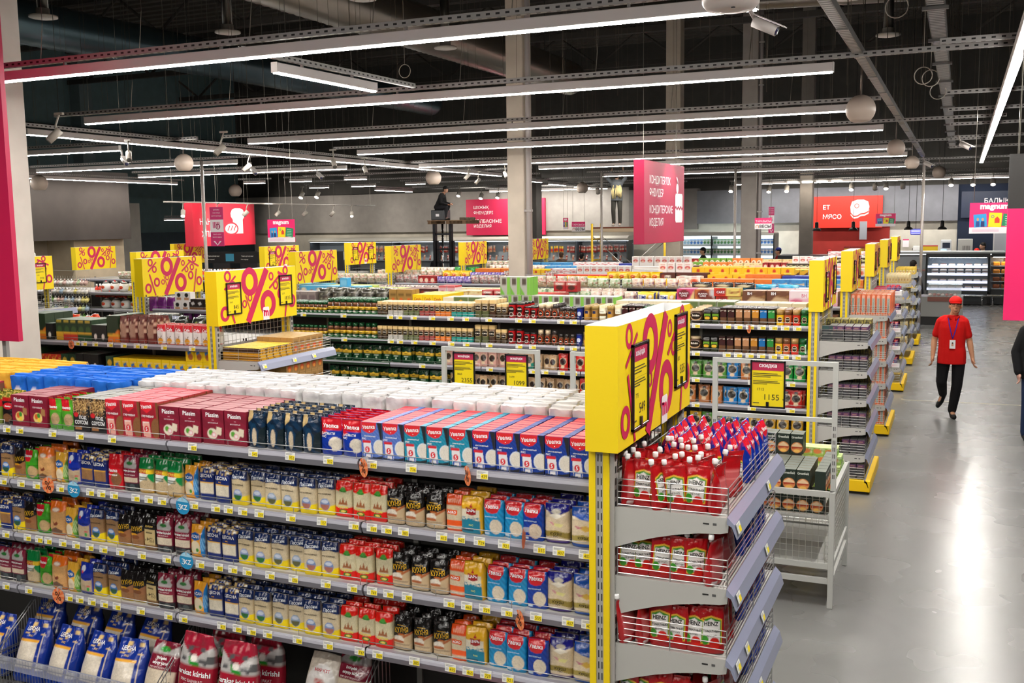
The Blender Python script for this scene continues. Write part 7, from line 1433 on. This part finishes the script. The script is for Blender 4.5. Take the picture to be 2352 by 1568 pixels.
def meat():
    t=thing('meat_counter','dark refrigerated counter in front of the meat wall','counter',(-4.2,33.2,0)); MB().box(-1.0,1.3,-.5,.6,0,1.30,'2c3030').obj('counter_body',t); MB().box(-1.05,1.35,-.55,.65,1.48,1.66,'25292b').obj('top_hood',t); MB().box(-1.0,1.3,-.5,-.48,1.30,1.48,'c8d4d8','glass').obj('front_glass',t)
    t=thing('glass_counter','low white-lit glass counter ahead of the meat wall','counter',(-.6,36.6,0)); MB().box(-1.7,1.9,-.5,.6,0,1.0,'8f8f8f').obj('counter_body',t); MB().box(-1.7,1.9,-.5,-.48,1.0,1.5,'dce8ec','glass').obj('front_glass',t); MB().box(-1.75,1.95,-.55,.65,1.58,1.66,'e8ecec').obj('top_hood',t); MB().box(-1.7,1.9,-.52,-.46,1.565,1.58,'f4faff','glow').obj('light_strip',t); MB().box(-1.7,1.9,.5,.56,1.0,1.56,'c4c8c8').obj('back_panel',t)
    for i in range(12): m=MB(); m.box(-.13,.13,-.15,.15,0,.06,'b04840' if i%2 else 'c87868','skin',b=.02); tag(m.obj('meat_tray',None,(-2.2+i*.3,36.45,1.005)),f"tray of pale red meat in the glass counter, {nth(i)} along",'tray','meat trays')
    for i in range(6):
        m=MB(); m.box(-.09,.09,-.006,.006,0,.26,'f0c000','carton'); m.box(-.09,.09,-.008,-.006,.2,.26,'b82c28','carton'); tag(m.obj('counter_card',None,(-3.2+i*.21,33.0,1.662)),f"yellow card standing on the meat counter, {nth(i)} along",'price card','yellow counter cards')
    m=MB(); m.prism([(33.4,1.0),(33.4,2.2)],'x',0,0,'fff') if False else m.box(-.12,.12,-.02,.02,0,.62,'b8bcc8'); tag(m.obj('menu_board',None,(-3.05,36.8,2.06)),'pale blank board hanging by the middle pendant lamp','board')
meat()
def cases():
    t=thing('display_fridge','slanted dark-framed fridge lit with food trays beside the aisle end','refrigerator',(.12,35.3,0)); F='24292b'
    MB().box(-1.05,.72,-.1,.9,0.02,.12,'18191a').obj('kick_board',t); MB().box(-1.05,.72,-.15,.9,.12,.45,F).obj('base_tank',t)
    m=MB(); m.prism([(-.15,.45),(.1,.45),(.95,1.6),(.25,1.6)],'x',.72,.78,'2c3234','paint'); m.prism([(-.15,.45),(.1,.45),(.95,1.6),(.25,1.6)],'x',-1.11,-1.05,'2c3234','paint'); m.obj('side_panel',t)
    MB().box(-1.11,.78,.2,.95,1.5,1.62,F).obj('top_hood',t); MB().box(-1.05,.72,.88,.92,.45,1.5,'5c6c84').obj('back_panel',t); MB().box(-1.0,.68,.24,.3,1.485,1.5,'e8f2ff','lamp').obj('light_strip',t)
    zs=((.5,-.08),(.72,.05),(.96,.18),(1.2,.3))
    for z,y in zs: s=MB().box(-1.05,.72,y,.88,z,z+.02,'dfe4f0').obj('shelf',t); MB().box(-1.05,.72,y-.01,y+.01,z-.04,z+.03,'d8dcf4','soft').obj('price_rail',s)  # shelf-front rails emit light, standing in for case lighting on them
    m=MB(); m.quad((-1.05,-.14,.46),(.72,-.14,.46),(.72,.24,1.5),(-1.05,.24,1.5),'dce8f0','glass'); m.obj('front_glass',t)
    n=0
    for z,y in zs:
        for l in range(2 if z>.9 and z<1.1 else 1):
            for k in range(7): n+=1; m=MB(); m.box(-.1,.1,-.12,.12,0,.05,'e8e4e0','carton',b=.01); m.box(-.085,.085,-.1,.1,.04,.065,'b89880' if n%3 else '8a4a34','skin',b=.01); tag(m.obj('food_tray',None,(-.83+k*.25+.12,35.3+y+.16,z+.022+.075*l)),f"white tray of packed food, {nth(k)} along, shelf {('lowest','second','third','top')[[q[0] for q in zs].index(z)]}"+(', upper layer' if l else ''),'tray','packed food trays in the slanted fridge')
    t=thing('display_fridge','second slanted fridge with orange cheese beside the banner','refrigerator',(1.5,35.55,0)); MB().box(-.55,1.2,-.1,.9,.02,.5,F).obj('base_tank',t); MB().box(-.55,1.2,.2,.95,1.5,1.62,F).obj('top_hood',t); MB().box(-.55,1.2,.88,.92,.5,1.5,'8c7058').obj('back_panel',t); MB().box(-.5,1.15,.24,.3,1.485,1.5,'fff0d8','lamp').obj('light_strip',t)
    for z,y in zs:
        MB().box(-.55,1.2,y,.88,z,z+.02,'dfe4f0').obj('shelf',t)
        for k in range(6): m=MB(); m.box(-.1,.1,-.12,.12,0,.12,'e89828' if z>.9 else '9a5028','carton',b=.02); tag(m.obj('cheese_block',None,(1.1+k*.24,35.55+y+.16,z+.022)),f"{'orange' if z>.9 else 'brown'} wrapped cheese block, {nth(k)} along, {('lowest','second','third','top')[[q[0] for q in zs].index(z)]} fridge shelf",'cheese','cheese blocks')
    t=thing('guard_rail','chrome guard rail in front of the slanted fridges','rail',(.5,34.85,0)); MB().tube([(-1.3,.1,.32),(.25,.0,.32),(1.9,.25,.32)],.03,'d8d8d8','chrome',10).obj('rail_bar',t)
    for x in (-.9,.2,.5,1.5): MB().tube([(x,.05,0),(x,.05,.32)],.025,'d8d8d8','chrome',8).obj('rail_post',t)
    t=thing('glass_counter','small glass counter with packed meat on a grey plinth by the aisle','counter',(-.42,28.6,0)); MB().box(-.55,.55,-.2,.6,0,.22,'161616').obj('kick_board',t); MB().box(-.55,.55,-.22,.62,.22,.74,'8b8a88').obj('counter_body',t); MB().box(-.3,.45,-.235,-.22,.62,.74,'7a4a40').obj('front_panel',t)
    for a in ((-.3,.5,-.22,-.21),(-.3,.5,.6,.61)): MB().box(a[0],a[1],a[2],a[3],.74,1.06,'cfd8d8','glass').obj('glass_pane',t)
    MB().box(-.32,.52,-.24,.63,1.06,1.08,'c0c8c8','glass').obj('glass_top',t)
    for k in range(14): m=MB(); m.ball((0,0,.035),(.05,.06,.035),'b04838' if k%3 else 'e0d0c8','film',8,6); tag(m.obj('meat_pack',None,(-.66+(k%7)*.1,28.6-.05+(k//7)*.2,.745)),f"wrapped meat pack in the small glass counter, {nth(k)} of the heap",'meat','wrapped meat packs')
cases()
for i,x in enumerate((-4.12,-3.03,-1.44,-.5)):
    t=thing('pendant_lamp',f"black pendant lamp over the counters, {nth(i)} from the dairy fridge",'pendant lamp',(x,33,2.42),0,None); MB().lathe([(.13,0),(.13,.03),(.10,.07),(.06,.09),(.055,.11),(.055,.25),(.03,.27)],'141414','paint',18).obj('lamp_shade',t); MB().lathe([(.06,.005),(.06,.012)],'fff0d8','lamp',12).obj('bulb',t); m=MB(); m.tube([(0,0,.27),(0,0,7.2)],.006,'161616','paint',4); m.obj('power_cord',t)
t=thing('insect_lamp','blue-glowing insect lamp hanging on the back wall','lamp',(-1.35,36.2,2.22)); MB().box(-.16,.16,-.03,.03,0,.2,'3c3c60').obj('lamp_housing',t)
for z in (.05,.1,.15): MB().tube([(-.14,-.04,z),(.14,-.04,z)],.013,'3838ff','lamp',8).obj('lamp_tube',t)
m=MB(); m.tube([(0,0,.2),(0,0,7.4)],.008,'222','paint',4); m.obj('hanging_rod',t)
m=MB(); m.box(-.24,.24,-.006,.006,0,.28,'e8c818','carton'); m.box(-.24,.24,-.008,-.005,.24,.28,'b83040','carton'); tag(m.obj('price_board',None,(-.92,37.4,1.56)),'yellow price board on the white back wall','price board')
m=MB(); m.box(-.10,.10,-.004,.004,0,.28,'efe8ec','carton'); m.box(-.1,.1,-.006,-.004,.24,.28,'d84078','carton'); tag(m.obj('paper_notice',None,(-1.75,38.5,1.75)),'pale paper notice with pink heading on the back wall','notice')
t=thing('paper_dispenser','white paper towel dispenser on the back wall','dispenser',(-1.36,38.5,1.62)); MB().box(-.15,.15,-.1,.05,0,.18,'e4e4e4','plastic',b=.02).obj('dispenser_body',t); MB().box(-.17,-.15,-.06,.0,.02,.1,'222').obj('pull_lever',t)
t=thing('scale_terminal','white weighing terminal with dark screen on the counter','scale',(-.43,37.7,1.56)); MB().box(-.17,.17,-.1,.1,.02,.46,'d4d8dc','plastic',b=.02).obj('terminal_body',t); MB().box(-.11,.13,-.115,-.1,.18,.36,'243040','glossy').obj('screen',t); MB().box(-.16,.02,-.14,-.1,.03,.13,'a8d0f4','soft').obj('display',t)
m=MB(); m.box(-.35,.4,-.2,.25,0,1.56,'8a8c8c'); tag(m.obj('work_table',None,(-.43,37.75,0)),'grey work counter carrying the weighing terminal','counter')
t=thing('steel_cabinet','pale steel cabinet with vents behind the counter','cabinet',(.17,37.7,0)); MB().box(-.23,.23,-.2,.2,0,2.04,'b8b8b4','paint',b=.01).obj('cabinet_body',t)
m=MB()
for k in range(7): m.box(-.08+k*.035,-.065+k*.035,-.203,-.2,1.66,1.82,'3a3a3a')
m.obj('vent_slot',t)
t=thing('service_door','grey service door with rounded window behind the banner','door',(1.5,38.45,0)); MB().box(-.42,.5,-.05,.05,0,2.5,'a8a8b0').obj('door_leaf',t); MB().box(-.06,.4,-.07,-.05,1.5,2.15,'9cc4d8','soft',b=.015).obj('window',t); MB().box(-.46,-.42,-.06,.06,0,2.5,'c8c8c8').obj('door_frame',t)
# bread counter headers, produce case on the far side
t=thing('bread_counter','dark framed bread counter with black header boards at the far side','counter',(-19.4,24.6,0)); MB().box(-2.2,3.0,-.3,.5,0,1.4,'6a5444','cloth').obj('counter_body',t); MB().box(-2.2,3.0,-.35,-.3,1.72,2.05,'17171a').obj('header_board',t)
m=MB()
for k in range(4):
    m.box(-1.9+k*1.25,-1.6+k*1.25,-.36,-.35,1.78,2.0,'d87828' if k%2==0 else '3c90b0','carton'); m.text('Таңғы дәмді нан!',(-1.1+k*1.25,-.362,1.93),(1,0,0),(0,0,1),.05,'e8e4dc','carton',.01,.62); m.text('Не жарың!',(-1.2+k*1.25,-.362,1.83),(1,0,0),(0,0,1),.05,'e8e4dc','carton',.01,.4)
m.obj('header_print',t)
for k in range(6): MB().box(-2.2+k*1.03,-2.15+k*1.03,-.34,.4,1.4,2.05,'1c1c1e').obj('frame_post',t)
P('brd','bread_loaf','brown bread loaf',.3,.13,.14,'pillow','b a8703c;n 0 0 1 1 8a5428 .3 5',nu=8,nv=8,mt='cloth')
for k in range(26): put('brd',-21.4+(k%13)*.38,24.5+.2*(k//13),1.41,f"brown bread loaf on the bread counter, {nth(k%13)} along, {'front' if k<13 else 'rear'} row",'bread loaves')
t=thing('white_freezer','white rounded freezer top behind the glassware sign','freezer',(-15.75,12.6,0)); MB().box(-.75,.75,-.4,.4,0,2.28,'d0d0cc','paint',b=.03).obj('cabinet_body',t); MB().box(-.8,.8,-.45,.45,2.28,2.42,'e8e8e4','paint',b=.05).obj('rounded_top',t)
